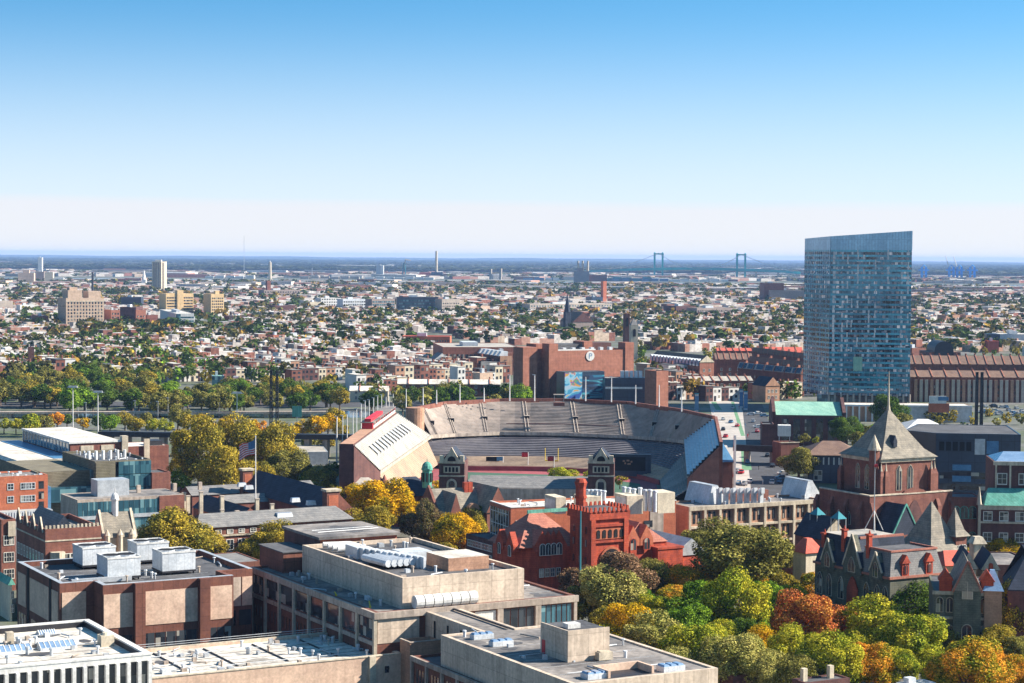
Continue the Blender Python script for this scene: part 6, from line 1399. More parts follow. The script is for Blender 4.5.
# slate gabled student hall group
zH=zo(370,460,6.4)
b=Bd('student_hall','brick hall with pale slate cross gables and tall red chimneys beside bright yellow trees','hall',(440,517),8,484,None,rot=24,dep=15)
a,d=b.a,b.b; b.body(M['brick'],M['slateg'],0); b.part('main_roof',MB().gable(-.3,a+.3,-.4,d+.4,8.06,15,'x',0,1),[M['slateg'],M['brick']])
b.part('cross_roof',MB().gable(a*.12,a*.42,-3,d*.5,8.1,14.6,'y',0,1),[M['slateg'],M['brick']]); b.part('cross_wing',MB().box(a*.13,a*.41,-2.8,0,0,8.05),M['brick'])
b.part('arched_gable',MB().archp(a*.62,a*.86,6,11.5,-1.2,.6,n=12),M['bricktan']); b.part('gable_wall',MB().poly3([(-.6,0),(d+.6,0),(d+.6,8.5),(d/2,16),(-.6,8.5)],(-.7,0),'x'),M['brick'])
for f in(.74,.84): b.part('chimney',MB().box(a*f,a*f+1.2,d*.4,d*.4+1.6,8,16.5),M['redst'])
b.win('F',span(.8,a-.8,7),(3.4,),1.2,2,'cross'); b.done()
b=Bd('gabled_wing','brick wing with steep roof, one slope blue-black and one pale, right of the student hall','building',(487,513),9,508,478,rot=29,dep=16); b.body(M['brick'],M['slateg'],0); b.part('gable_roof',MB().gable(-.3,b.a+.3,-.3,b.b+.3,9.06,16,'y',0,1),[M['slateg'],M['brick']]); b.done()
b=Bd('cupola_wing','slate-roofed wing carrying a green copper cupola beside the stadium gate','building',(398,497),9,440,388,rot=27,dep=14)
a,d=b.a,b.b; b.body(M['brick'],M['slateb'],0); b.part('hip_roof',MB().gable(-.3,a+.3,-.4,d+.4,9.06,14,'x',hip=5),M['slateb']); x,y=b.L((427,484),13.5)
o=b.part('cupola',MB().cyl(x,y,12.5,17.6,1.5,n=8).cyl(x,y,17.6,18.1,1.8,n=8),M['copper']); b.part('dome',MB().dome(x,y,18.1,1.6,2.0).cyl(x,y,19.9,21,.1,n=6),M['copper'],o)
for k in range(8): an=k*math.pi/4+.39; b.part('louvre',MB().box(x+1.42*math.cos(an)-.25,x+1.42*math.cos(an)+.25,y+1.42*math.sin(an)-.25,y+1.42*math.sin(an)+.25,14.2,16.8),M['black'],o)
b.done()
q=P(384.5,489,7); t=thing('brick_turret','small conical red brick turret between the press stand and the yellow tree','turret',(q.x,q.y,0)); MB().cyl(0,0,0,8,1.6,n=10).build('wall',M['brick'],t); MB().cyl(0,0,8,11.5,1.9,.1,10).build('cone',M['redtile'],t)
b=Bd('pale_roof_house','small house with pale hipped roof and chimney below the white left stand','house',(352,487),7,378,None,rot=8,dep=11); b.body(M['cream'],M['copperp'],0); b.part('hip_roof',MB().gable(-.4,b.a+.4,-.4,b.b+.4,7.06,9.4,'x',hip=3),M['tanroof']); b.part('chimney',MB().box(.5,1.3,3,4,7,11),M['white']); b.done()
b=Bd('blue_canopy_house','low brick building with bright blue canopy left of the red library','building',(474,522),5,487,None,rot=10,dep=6); b.body(M['brick'],M['bluepnl'],0); b.done()
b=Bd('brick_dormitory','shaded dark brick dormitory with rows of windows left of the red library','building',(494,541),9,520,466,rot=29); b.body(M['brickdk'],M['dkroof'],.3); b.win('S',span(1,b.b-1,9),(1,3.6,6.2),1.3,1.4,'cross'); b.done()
# brick between
b=Bd('railyard_shed','low pale-roofed shed between the ochre trees and the white stand','shed',(300,452),5,328,None,rot=10,dep=26); b.body(M['steel'],M['tanroof'],.1); b.done()
# ================================================================ arena, murals, terraces, glass tower
zR=zo(500,330,6.83); zT=zo(640,330,5.69); z4=zo(764,220); z2=zo(250,240); zN=zo(0,240); zO=zo(0,250,6.83); zP=zo(500,240)
b=Bd('arena','big windowless orange-brown brick arena with corner towers and round white emblem','arena',(548.8,351),28,633,531,rot=29)
a,d=b.a,b.b; b.body(M['brickar'],M['grroof'],1.0)
for x in(-.2,a-5.5): b.part('corner_tower',MB().box(x,x+5.7,-.6,7,0,32),M['brickar'])
b.part('corner_tower',MB().box(-3,3.5,d*.45,d,0,31.5),M['brickar']); b.part('corner_tower',MB().box(-14,-5,d*.2,d*.75,0,30),M['brickar'])
b.part('roof_monitor',MB().box(a*.5,a*.6,8,20,27,32.5),M['brickar']); b.part('roof_monitor',MB().box(a*.12,a*.5,10,26,27,31),M['dkroof']); b.part('roof_monitor',MB().box(a*.62,a*.85,10,24,27,31.5),M['brickdk'])
b.part('white_parapet',MB().box(5.6,a*.55,.02,1.0,28,28.7),M['white'])
x,z=b.Fp((590,356)); o=b.part('round_emblem',MB().tube((x,-.35,z),(x,-.05,z),2.7,n=24),M['white'])
b.part('emblem_letter',MB().box(x-.9,x-.45,-.42,-.36,z-1.5,z+1.5).box(x-.45,x+.7,-.42,-.36,z+1.1,z+1.5).box(x-.45,x+.7,-.42,-.36,z-.1,z+.3).box(x+.7,x+1.1,-.42,-.36,z+.1,z+1.3),M['bluepnl'],o)
for k in range(7): b.part('roof_unit',MB().box(a*(.1+.11*k),a*(.1+.11*k)+2,4,6.5,27,29.4),M['whitemt'])
b.part('dark_annex',MB().poly3([(-1,0),(16,0),(16,15),(3,17),(-1,13)],(-12,-3),'y'),M['brickdk']); b.done()
def mural(name,cols,scale,st,dist):
    m=bpy.data.materials.new(name); m.use_nodes=True; nt=m.node_tree; p=nt.nodes['Principled BSDF']; L=nt.links.new
    tc=_n(nt,'ShaderNodeTexCoord'); mp=_n(nt,'ShaderNodeMapping'); mp.inputs['Scale'].default_value=st; L(tc.outputs['Object'],mp.inputs[0])
    n=_n(nt,'ShaderNodeTexNoise'); n.inputs['Scale'].default_value=scale; n.inputs['Detail'].default_value=1.5; n.inputs['Distortion'].default_value=dist; L(mp.outputs[0],n.inputs['Vector'])
    cr=_n(nt,'ShaderNodeValToRGB'); cr.color_ramp.interpolation='CONSTANT'; e=cr.color_ramp.elements
    for i,(p_,c) in enumerate(cols):
        q=e[i] if i<2 else e.new(p_); q.position=p_; q.color=(*c,1)
    L(n.outputs[0],cr.inputs[0]); L(cr.outputs[0],p.inputs['Base Color']); return m
m1=mural('mural_paint_bright',[(0,(0.019,0.078,0.293)),(.38,(0.033,0.227,0.390)),(.47,(0.163,0.390,0.488)),(.52,(0.293,0.403,0.488)),(.57,(0.488,0.247,0.039)),(.61,(0.195,0.078,0.293)),(.64,(0.098,0.260,0.130)),(.68,(0.033,0.163,0.358))],.16,(1,1,1.2),1.2)
m2=mural('mural_paint_waves',[(0,(0.003,0.013,0.039)),(.42,(0.007,0.039,0.104)),(.5,(0.013,0.130,0.227)),(.55,(0.065,0.325,0.390)),(.60,(0.007,0.026,0.065)),(.66,(0.019,0.195,0.293))],.12,(.5,1,3.2),.6)
b=Bd('mural_block','low block painted with a bright blue, orange and purple mural in front of the arena','building',(564.5,372),19.5,604.5,None,rot=26,dep=9); b.body(M['navy'],M['dkroof'],.2)
b.part('bright_mural',MB().box(.1,b.a*.44,-.15,0,1,19.2),m1); b.part('wave_mural',MB().box(b.a*.45,b.a-.1,-.1,0,1,17.6),m2); b.done()
b=Bd('canopy_building','dark low building with pale roof beam between mural block and brick tower','building',(605,378),17,646,None,rot=3,dep=12); b.body(M['navy'],M['grroof'],.2); b.part('roof_beam',MB().box(0,b.a*.9,-2.5,-2,11.5,12.5),M['white'])
for i in range(5): b.part('roof_unit',MB().box(b.a*(.4+.11*i),b.a*(.4+.11*i)+1.8,3,6,17,20.5),M['whitemt'])
b.done()
b=Bd('brick_tower_block','square brick tower block with dark left side between canopy building and terraces','tower',(656.5,371),23,668.5,645,rot=29); b.body(M['brickar'],M['dkroof'],.5); b.done()
b=Bd('dormer_terrace','terrace with brown pitched roof and a row of pale blue dormers','terrace',(699.8,362.5),12,714,650.5,rot=24)
a,d=b.a,b.b; b.body(M['brickar'],M['brroof'],0); b.part('pitched_roof',MB().gable(-.5,a+.3,-.3,d+.3,12.06,16.5,'y',0,1),[M['brroof'],M['cream']])
for i in range(15): y=d*(i+.2)/15; o=b.part('dormer',MB().box(-.8,1.6,y,y+d/15*.6,9.6,13.2),M['skyl']); b.part('dormer_roof',MB().gable(-1,3,y-.2,y+d/15*.6+.2,13.21,14.3,'x'),M['whitemt'],o)
b.win('S',span(2,d-2,24),(1.5,5.4),1.1,1.8,'plain'); b.win('F',[a*.3,a*.7],(2,6),1.2,1.7,'cross'); b.done()
def terrace(lab,c,z,rx,lx,rot,zr,wall='brick',roof='brroof',dep=None,chim=6,wins=2,sol=False,ax=None,group=None):
    b=Bd('terrace',lab,'terrace',c,z,rx,lx,rot=rot,dep=dep,group=group); a,d=b.a,b.b; ax=ax or ('x' if a>d else 'y'); b.body(M[wall],M[roof],0)
    b.part('pitched_roof',MB().gable(-.4,a+.4,-.4,d+.4,z+.06,zr,ax,0,1),[M[roof],M[wall]])
    for i in range(chim):
        f=(i+.5)/chim; x,y=(a*f,d*.5) if ax=='x' else (a*.5,d*f)
        b.part('party_wall',MB().poly3([(-.5,z-.6),(d+.5,z-.6),(d+.5,z+.5),(d/2,zr+.45),(-.5,z+.5)],(x-.3,x+.3),'x').box(x-.35,x+.35,y+1,y+2.6,zr-1,zr+1.3) if ax=='x' else MB().poly3([(-.5,z-.6),(a+.5,z-.6),(a+.5,z+.5),(a/2,zr+.45),(-.5,z+.5)],(y-.3,y+.3),'y').box(a*.5+.6,a*.5+2,y-.35,y+.35,zr-1,zr+1.3),M['brickar'])
    if sol:
        for i in range(chim+1):
            f0=(i+.08)/(chim+1);f1=(i+.92)/(chim+1); b.part('solar_array',MB().quad((-.3,d*f0,z+.35),(a*.42,d*f0,z+.35+(zr-z)*.82),(a*.42,d*f1,z+.35+(zr-z)*.82),(-.3,d*f1,z+.35)).quad((-.3,d*f1,z+.2),(a*.42,d*f1,z+.2+(zr-z)*.82),(a*.42,d*f0,z+.2+(zr-z)*.82),(-.3,d*f0,z+.2)),M['solar'])
    L_=a if ax=='x' else d; n=max(4,int(L_/5)); b.win('F' if ax=='x' else 'S',span(1,L_-1,n),[1.4+3.2*i for i in range(wins)],1.2,1.7,'cross' if L_<60 else 'plain',gl=M['glass'])
    b.done(); return b
terrace('brick terrace with brown roof between the blue-dormered terrace and the solar-roofed one',zT(432,168),12,zT(640,0)[0],None,4,16,dep=11)
terrace('long brick terrace with dark solar panels along its roof left of the glass tower',zT(915,250),13,zT(935,0)[0],zT(558,0)[0],27,16.5,roof='tanroof',sol=True,wins=3,ax='y')
terrace('long brown-roofed brick terrace with red chimneys directly behind the solar-roofed one',zT(925,210),12,zT(935,0)[0],zT(620,0)[0],22,15.5,chim=4,ax='y')
terrace('farther brown-roofed terrace beneath the strip of ochre trees',zT(930,160),12,zT(935,0)[0],zT(640,0)[0],16,15.5,chim=8,ax='y')
terrace('low brick row with pale roofs facing the parking lot left of the tan gabled house',zT(290,290),8,zT(640,0)[0],None,12,10.4,roof='tanroof',dep=10,chim=7)
terrace('red metal-roofed row behind the brown-roofed terraces',zT(720,128),9,zT(925,0)[0],None,2,13,wall='brick',roof='redroof',dep=12,chim=3)
terrace('thin red-roofed row left of the red metal-roofed row',zT(440,118),9,zT(700,0)[0],None,2,11,wall='brick',roof='redroof',dep=9,chim=7)
b=Bd('gabled_house','tan gabled house with dark roof in front of the solar-roofed terrace','house',zT(715,320),9,zT(795,0)[0],zT(640,0)[0],rot=25); b.body(M['bricktan'],M['slateb'],0); b.part('gable_roof',MB().gable(-.3,b.a+.3,-.3,b.b+.3,9.06,14,'y',0,1),[M['slateb'],M['bricktan']]); b.win('F',span(1,b.a-1,3),(2,5.4),1.1,1.6); b.done()
BT=terrace('front brown-roofed brick terrace with many bays right of the glass tower',(911,377),14,1040,None,1,17.5,roof='brroof',dep=13,chim=9,wins=3)
qx=P(911,377,14)
for i in range(22):
    q_=P(914+5.2*i,377,14); tag(MB().box(0,1.7,-1.2,0,0,12.6).build('bay_tower',M['stconc' if i%3 else 'bricktan'],BT.e,(((Vector((q_.x,q_.y,0))-BT.o).dot(BT.A)),0,0)))
terrace('rear brown-roofed brick terrace right of the glass tower',(911,364),15.5,1036,None,1,20.5,roof='brroof',dep=14,chim=14,wins=2)
for i in range(8):
    q=P(690+0*i,0,0) if 0 else None
# round-roofed hall behind
b=Bd('barrel_hall','brown hall with a black round-arched end behind the long terraces','hall',z4(645,520),12,z4(775,0)[0],None,rot=0,dep=30)
b.body(M['brick'],M['brroof'],0); b.part('barrel_vault',MB().archp(b.a*.2,b.a*.78,4,20,-.6,28,n=14),M['dark']); b.done()
b=Bd('corrugated_store','long low store with white columns and grey corrugated side by the billboard','store',(843,405),8,972,None,rot=-2,dep=18)
a,d=b.a,b.b; b.body(M['bricktan'],M['whroof'],.2)
for i in range(9): x=a*.02+a*.4*i/8; b.part('column',MB().box(x,x+.8,-.8,0,0,7.6),M['white'])
b.part('corrugated_wall',MB().box(a*.46,a,-.3,0,0,7.5),M['steel']); b.part('fascia',MB().box(0,a,-1,-.31,7.5,8.3),M['whitemt']); b.done()
q=P(938.5,424,0); t=thing('billboard','orange and white billboard on a dark post above the trees by the long store','billboard',(q.x,q.y,0)); h=(424-400)*q.y/F
MB().box(-.5,.5,0,.8,0,h-2).build('post',M['dark'],t); MB().box(-5,5,-.4,.3,h-6,h-1.6).build('orange_panel',M['brickor'],t); MB().box(-4.8,3.6,-.5,.2,h-1.6,h+2).build('white_panel',M['white'],t); MB().box(-.5,4.6,-.55,-.5,h-.2,h+1.6).build('purple_panel',M['bluepnl'],t)
for x,l in ((976,'left of the pair of tall dark steel masts at the right side'),(981,'right of the pair of tall dark steel masts at the right side')):
    q=P(x,436,0); zt=80-(372-259.5)*q.y/F; t=thing('lattice_mast',l,'mast',(q.x,q.y,0),0,'tall dark masts at the right side')
    for s_ in ((-.45,-.45),(.45,-.45),(.45,.45),(-.45,.45)): MB().tube((s_[0],s_[1],0),(s_[0]*.7,s_[1]*.7,zt),.36,n=4).build('leg',M['dark'],t)
    m=MB()
    for k in range(16): z0=zt*k/16;z1_=zt*(k+1)/16; m.tube((-.45,-.45,z0),(.45,-.45,z1_),.09,n=4).tube((.45,-.45,z0),(-.45,-.45,z1_),.09,n=4)
    m.build('bracing',M['dark'],t)
# car park with rows of pale cars right of the store
cr_=random.Random(6)
for i in range(26): car(976+cr_.uniform(0,48),405+cr_.uniform(0,12),cr_.choice(('white','silver','white','blue','black')),R(cr_.choice((0,90))),.06,'cars in the lot at the right edge')
# ---- glass tower
Yt=1050; 
def tp(px,Y): q=PD(px,300,Y); return (q.x,q.y)
A0=tp(804.5,1078);B0=tp(830,1046);C0=tp(911,1040);D0_=tp(911,1076);E0=tp(820,1100)
t=thing('glass_tower','tall blue glass tower with sloping crown and mirrored floors on slim columns','skyscraper',(B0[0],B0[1],0))
ox,oy=B0; L2=lambda q:(q[0]-ox,q[1]-oy)
pts=[L2(A0),(0,0),L2(C0),L2(D0_),L2(E0)]
zA_,zB2,zC_=80+(258.3-238.6)*1078/2000,80+(258.5-236.3)*1046/2000,80+(259-230.8)*1040/2000
zt_=[zA_,zB2,zC_,zC_-.3,zA_+.2]
m=MB(); k=len(pts)
cen=(sum(p[0] for p in pts)/k,sum(p[1] for p in pts)/k)
ins=[(p[0]+(cen[0]-p[0])*.02,p[1]+(cen[1]-p[1])*.02) for p in pts]
m.v=[(x,y,8) for x,y in ins]+[(x,y,z-5) for (x,y),z in zip(ins,zt_)]
for i in range(k): j=(i+1)%k; m.f.append((i,j,k+j,k+i)); m.m.append(0)
m.f.append(tuple(range(k,2*k))); m.m.append(0); m.build('core',M['black'],t)
nf=30; z00=8.5; hf=(zB2-7.0-z00)/nf
def face(p,q,za,zb,n0,vis):
    p=Vector((*p,0));q=Vector((*q,0)); dd=q-p; L_=dd.length; an=math.atan2(dd.y,dd.x)
    for f in range(nf):
        z=z00+f*hf
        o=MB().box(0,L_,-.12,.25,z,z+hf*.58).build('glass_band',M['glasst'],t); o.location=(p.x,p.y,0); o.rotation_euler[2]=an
        if vis: o=MB().box(0,L_,-.2,.25,z+hf*.58,z+hf).build('spandrel_band',M['spand'],t); o.location=(p.x,p.y,0); o.rotation_euler[2]=an
    mm=MB(); n=max(3,int(L_/(L_/n0)))
    if vis:
        for i in range(n+1): x=L_*i/n; mm.box(x-.05,x+.05,-.26,-.12,z00,zB2-7)
        o=mm.build('mullions',M['steelb'],t); o.location=(p.x,p.y,0); o.rotation_euler[2]=an; o['kind']='stuff'
    # crown
    zc=z00+nf*hf; c=MB(); c.v=[(0,-.25,zc),(L_,-.25,zc),(L_,-.25,zb),(0,-.25,za),(0,.2,zc),(L_,.2,zc),(L_,.2,zb),(0,.2,za)]
    for f in ((0,1,2,3),(7,6,5,4),(0,4,5,1),(1,5,6,2),(2,6,7,3),(3,7,4,0)): c.f.append(f); c.m.append(0)
    o=c.build('crown_screen',M['crown'],t); o.location=(p.x,p.y,0); o.rotation_euler[2]=an
M['spand']=pm('spandrel_glass',(.07,.42,.56),(.02,.18,.28),s=.045,rough=.12,spec=.9,fine=.2,joint=(1.5,30,.8,.1,0),metal=.25)
M['steelb']=pm('blue_grey_mullion',(.20,.30,.38),(.15,.24,.32),s=.1,rough=.4)
M['crown']=pm('crown_glass',(.26,.46,.62),(.20,.38,.54),s=.1,rough=.15,spec=.8,joint=(1.5,30,.75,.15,0),metal=.3)
face(pts[0],pts[1],zA_,zB2,12,True); face(pts[1],pts[2],zB2,zC_,16,True); face(pts[2],pts[3],zC_,zC_-.3,8,False)
# balcony stack strips, pale blinds and the mint sign
p=Vector((*pts[1],0)); q=Vector((*pts[2],0)); dd=q-p; L_=dd.length; an=math.atan2(dd.y,dd.x); rr=random.Random(12)
strips=[(.03,1.6,1.3),(.14,1.2,.9),(.205,1,.7),(.26,.8,.5),(.33,1,.6),(.40,1.6,.4),(.87,1.2,.9),(.95,1.0,.9),(.70,1.2,.45),(.47,1,.5),(.55,1,.3)]
mm=MB();m3=MB()
for f in range(nf):
    z=z00+f*hf
    for u,w_,pr in strips:
        if rr.random()<pr*(.9 if f>8 else .45): x=L_*u+rr.uniform(-.15,.15); mm.box(x,x+w_*rr.uniform(.7,1.1),-.24,-.13,z+.1,z+hf*.58); (rr.random()<.5 and f>8) and mm.box(x+.1,x+w_*.7,-.3,-.21,z+hf*.6,z+hf)
    for _ in range(9): x=L_*rr.uniform(.02,.97); w_=rr.uniform(.6,1.6); m3.box(x,x+w_,-.23,-.13,z+.1,z+hf*rr.uniform(.3,.58))
for mb_,mt in ((mm,'blind'),(m3,'blind2')):
    o=mb_.build('window_blinds',pm(mt,(.72,.68,.66) if mt=='blind' else (.50,.34,.30),(.40,.40,.42) if mt=='blind' else (.20,.24,.30),s=.3),t); o.location=(p.x,p.y,0); o.rotation_euler[2]=an; o['kind']='stuff'
pA=Vector((*pts[0],0)); dA=Vector((*pts[1],0))-pA; LA=dA.length; anA=math.atan2(dA.y,dA.x)
for k,(u,w_) in enumerate(((.12,.7),(.30,.5),(.45,1.0),(.62,.6),(.85,.6))):
    mA=MB()
    for f in range(nf):
        z=z00+f*hf
        if rr.random()<.72: x=LA*u; mA.box(x,x+w_*rr.uniform(1.2,2.6),-.24,-.13,z+.1,z+hf*.56)
    oA=mA.build('window_blinds',pm('pale_window_blind',((.62,.60,.62),(.42,.30,.28),(.58,.45,.40),(.40,.42,.48),(.60,.58,.60))[k],None,s=.3),t); oA.location=(pA.x,pA.y,0); oA.rotation_euler[2]=anA; oA['kind']='stuff'
o=MB().box(L_*.30,L_*.41,-.5,-.2,z00+hf*5.1,z00+hf*8).build('mint_panel',M['copperp'],t); o.location=(p.x,p.y,0); o.rotation_euler[2]=an
for i in range(14): u=L_*i/13; o=MB().cyl(u,-.2,0,z00+2.2*hf if 0 else 9.5,.55,n=8).build('column',M['stconc'],t); o.location=(p.x,p.y,0); o.rotation_euler[2]=an
o=MB().box(-6,L_-1,2,22,0,8.4).build('lobby',M['glassb'],t); o.location=(p.x,p.y,0); o.rotation_euler[2]=an
# ================================================================ middle distance
b=Bd('hospital','tan stepped hospital block with grids of windows and shaded left side','hospital',(66,298),33,104,57.8,rot=29)
a,d=b.a,b.b; b.body(M['hosp'],M['grroof'],.6)
b.part('stepped_top',MB().box(a*.08,a*.45,4,d*.8,32,41),M['hosp']); b.part('stepped_top',MB().box(a*.62,a*.95,4,d*.8,32,40),M['hosp']); b.part('penthouse',MB().box(a*.15,a*.36,8,d*.6,41,44),M['hosp'])
b.part('pier_band',MB().box(-.2,a+.2,-.3,0,29,30),M['stone'])
b.win('F',span(1,a-1,12),[2+3.5*i for i in range(8)],1.7,2.2,'plain',gl=M['glass']); b.win('S',span(1,d-1,5),[9,16,23],1.8,2.2,'plain'); b.done()
q=P(92.6,300,0); t=thing('chimney_stack','thin dark chimney behind the tan stepped hospital','chimney',(q.x,q.y,0)); h=80-(273-253.5)*q.y/F; MB().cyl(0,0,0,h,2.2,1.7,10).build('shaft',M['dark'],t); MB().cyl(0,0,h,h+1.2,2.1,2.1,10).build('cap',M['brickdk'],t)
def blk(name,lab,cat,c,z,rx,lx=None,dep=None,rot=29,wall='brick',roof='grroof',n=0,rows=(),w=1.8,h=2.0,par=.4,gl=None,group=None,extra=None):
    b=Bd(name,lab,cat,c,z,rx,lx,rot=rot,dep=dep,group=group); b.body(M[wall],M[roof],par)
    if n: b.win('F',span(.6,b.a-.6,n),rows,w,h,'plain',gl=gl or M['glass'])
    if extra: extra(b)
    b.part('roof_box',MB().box(b.a*.3,b.a*.5,b.b*.3,b.b*.6,z-.5,z+2.5),M['whitemt']); b.done(); return b
blk('brick_wing','dark red brick wing with paler front beside the tan hospital','building',(111,310),20,120,104,wall='brickar',n=3,rows=(3,7,11,15))
blk('brick_wing','taller shaded red brick wing between two paler brick wings','building',(120,307),22,136,None,dep=30,rot=-4,wall='brickdk')
blk('brick_wing','right paler brick wing with vertical windows left of the white clinic','building',(136,310),19,146,126,wall='brickar',n=3,rows=(3,7,11))
blk('brick_wing','low flat brick wing right of the paler brick wings','building',(147,315),13,158,None,dep=20,wall='brick')
blk('brick_block','small isolated red brick block left of the tan hospital','building',(38.5,316),14,48.5,32,wall='brick',rot=20)
blk('pale_block','pale tan flat block at the left edge beyond the roofs','building',(-6,301),16,13,None,dep=30,wall='stconc',roof='tanroof')
blk('pale_block','small white block left of the tan hospital','building',(20,305),12,34,None,dep=18,wall='white',roof='whroof')
blk('brick_row','low dark red brick hall in the left residential quarter','building',(72,342),9,88,66,wall='brick',roof='whroof',rot=20)
blk('brick_chapel','dark brick building with a square tower at the left above the park','church',(28,359),10,42,None,dep=14,rot=18,wall='brickdk',extra=lambda b:b.part('tower',MB().box(.2,4,-.4,4,0,18),M['brickdk']))
A=Bd('apartment_block','left sandy apartment block with rows of windows, wider of the two twins','apartments',(166,293.5),30,193.5,159,rot=29); a,d=A.a,A.b; A.body(M['tanblk'],M['tanroof'],.5); A.part('lift_tower',MB().box(a*.4,a*.62,-1.5,8,0,34),M['tanblk']); A.win('F',span(1,a*.4-1,6)+span(a*.64,a-1,6),[2+3.6*i for i in range(7)],1.8,1.8,'plain'); A.done()
A=Bd('apartment_block','right sandy apartment block with rows of windows, narrower of the two twins','apartments',(211,294),30,224,203.5,rot=29); a,d=A.a,A.b; A.body(M['tanblk'],M['tanroof'],.5); A.part('lift_tower',MB().box(a*.4,a*.7,3,9,29,34),M['tanblk']); A.win('F',span(1,a-1,6),[2+3.6*i for i in range(7)],1.8,1.8,'plain'); A.done()
q=P(158.5,294,0); zt=80-(261.5-253.6)*q.y/F; t=thing('residential_tower','slim white and tan striped residential tower rising over the left skyline','skyscraper',(q.x,q.y,0)); w_=13.5*q.y/F
MB().prism([(-w_/2,2),(-w_*.1,-4),(w_*.22,-4),(w_/2,3),(w_/2,16),(-w_/2,16)],0,zt).build('body',M['cream'],t); MB().box(-w_*.25,w_*.2,2,10,zt,zt+3.5).build('crown',M['white'],t)
for i in range(5): x=-w_*.36+w_*.17*i; y0={0:-1.2,1:-3.6,2:-4.1,3:-4.1,4:-1}[i]; MB().box(x,x+w_*.07,y0-.7,y0+.6,4,zt-2).build('window_strip',M['hospd'],t)
blk('clinic','white stepped clinic with teal glass corner left of the twin blocks','clinic',(176,313.5),16,194,160,wall='white',roof='whroof',rot=16,n=6,rows=(3,7,11),w=4,h=1.6,gl=M['glassb'],extra=lambda b:b.part('teal_corner',MB().box(-.2,5,-.3,5,0,15.5),M['glassb']))
blk('clinic_wing','lower white wing in front of the clinic','clinic',(186,319),9,204,None,dep=14,wall='white',roof='whroof',rot=10)
blk('warehouse','long grey-roofed shed right of the twin sandy blocks','warehouse',(224,316),9,250,None,dep=24,wall='brick',roof='grroof',rot=-6)
def spire(px,yt,yb,lab,mt='white',w=3.0):
    q=P(px,yb,0); zt=80-(yt-(256.2+(px-512)*.0072))*q.y/F; t=thing('church_steeple',lab,'steeple',(q.x,q.y,0)); MB().box(-w,w,-w,w,0,zt*.45).build('tower',M[mt],t); MB().cyl(0,0,zt*.45,zt,w*1.1,.3,8).build('spire',M[mt],t)
spire(144,269.5,288,'white pointed church steeple left of the slim residential tower','white',5)
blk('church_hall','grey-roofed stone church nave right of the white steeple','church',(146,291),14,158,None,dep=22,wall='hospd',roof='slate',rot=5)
blk('dark_block','long dark blue-grey mill behind the brick wings','building',(121,297),18,141,None,dep=20,wall='navy',rot=0,roof='dkroof')
blk('cream_tower_group','cream stepped tower group near the left skyline','building',(18,273),30,34,None,dep=30,wall='panel',roof='tanroof',rot=8,extra=lambda b:b.part('stepped_top',MB().box(b.a*.3,b.a*.7,3,20,29,38),M['panel']))
blk('dark_tower','dark grey tower block between two cream groups near the left skyline','building',(35,271.5),32,44,None,dep=30,wall='hospd',rot=8)
blk('cream_tower_group','cream tower group with white low wing right of the dark tower block','building',(44.5,272),32,53,None,dep=30,wall='cream',roof='tanroof',rot=8,extra=lambda b:b.part('low_wing',MB().box(b.a,b.a+26,2,20,0,18),M['white']))
blk('white_tower','small white tower on the wooded skyline at far left','building',(38,257.5),66,42,None,dep=30,wall='white',roof='whroof',rot=8)
# centre
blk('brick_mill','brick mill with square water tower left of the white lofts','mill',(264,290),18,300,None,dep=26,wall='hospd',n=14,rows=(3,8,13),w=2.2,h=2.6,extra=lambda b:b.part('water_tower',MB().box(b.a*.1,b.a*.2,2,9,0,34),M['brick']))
blk('white_loft','white and grey loft block left of the grey balcony block','apartments',(321,298),18,341,None,dep=20,wall='white',roof='whroof',n=8,rows=(3,7,11,15),w=2.2)
blk('loft_block','grey and white balcony apartment block between white lofts and blue glass block','apartments',(343,299),19,366,None,dep=20,wall='whitemt',roof='whroof',n=10,rows=(2,6,10,14),w=2.4)
blk('pale_block','pale low block left of the white lofts','building',(310,302),13,321,None,dep=16,wall='cream',roof='whroof')
blk('glass_apartments','dark blue glass apartment block in the middle distance','apartments',(397,297),24,438,None,dep=24,wall='navy',n=20,rows=(2,6,10,14,18),w=2.6,h=2.4,gl=M['glassb'],rot=6)
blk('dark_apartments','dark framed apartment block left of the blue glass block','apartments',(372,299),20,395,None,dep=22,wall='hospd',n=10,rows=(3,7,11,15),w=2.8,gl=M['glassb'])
blk('grey_apartments','grey stone apartment tower right of the blue glass block','apartments',(442,299),22,460,None,dep=22,wall='stconc',n=9,rows=(3,7,11,15),w=1.6)
blk('cream_row','cream arcaded block right of the grey apartment tower','building',(465,306),12,490,None,dep=18,wall='panel',roof='whroof',n=10,rows=(2,6),w=1.8)
blk('brick_hall','brown brick hall with dark front below the white lofts','hall',(275,305.5),12,295,None,dep=20,wall='brickdk',roof='brroof')
blk('brick_hall','brown low hall below the dark apartment block','hall',(378,309),9,395,None,dep=18,wall='brickdk',roof='grroof')
blk('orange_terrace','long orange-red brick school with flat roof in the centre','school',(402,336),11,450,None,dep=20,wall='brickor',roof='redroof',n=18,rows=(2,6),w=1.2,rot=-2)
blk('row_block','orange brick and white row block at left centre','terrace',(273,335),10,284,None,dep=14,wall='brickor',n=4,rows=(2,6)); blk('row_block','white row block right of the orange brick one','terrace',(285,336),10,313,None,dep=14,wall='white',roof='whroof',n=10,rows=(2,6))
blk('warehouse','long red brick warehouse with regular openings above the dormer terrace','warehouse',(443,347),17,520,433,rot=8,wall='brickar',roof='tanroof',n=18,rows=(3,9),w=2.2,h=3)
b=Bd('dormer_warehouse','brick terrace with a row of white slanted dormers along its roof','terrace',(500,356),13,512,454,rot=20); a,d=b.a,b.b; b.body(M['brickdk'],M['brroof'],.2)
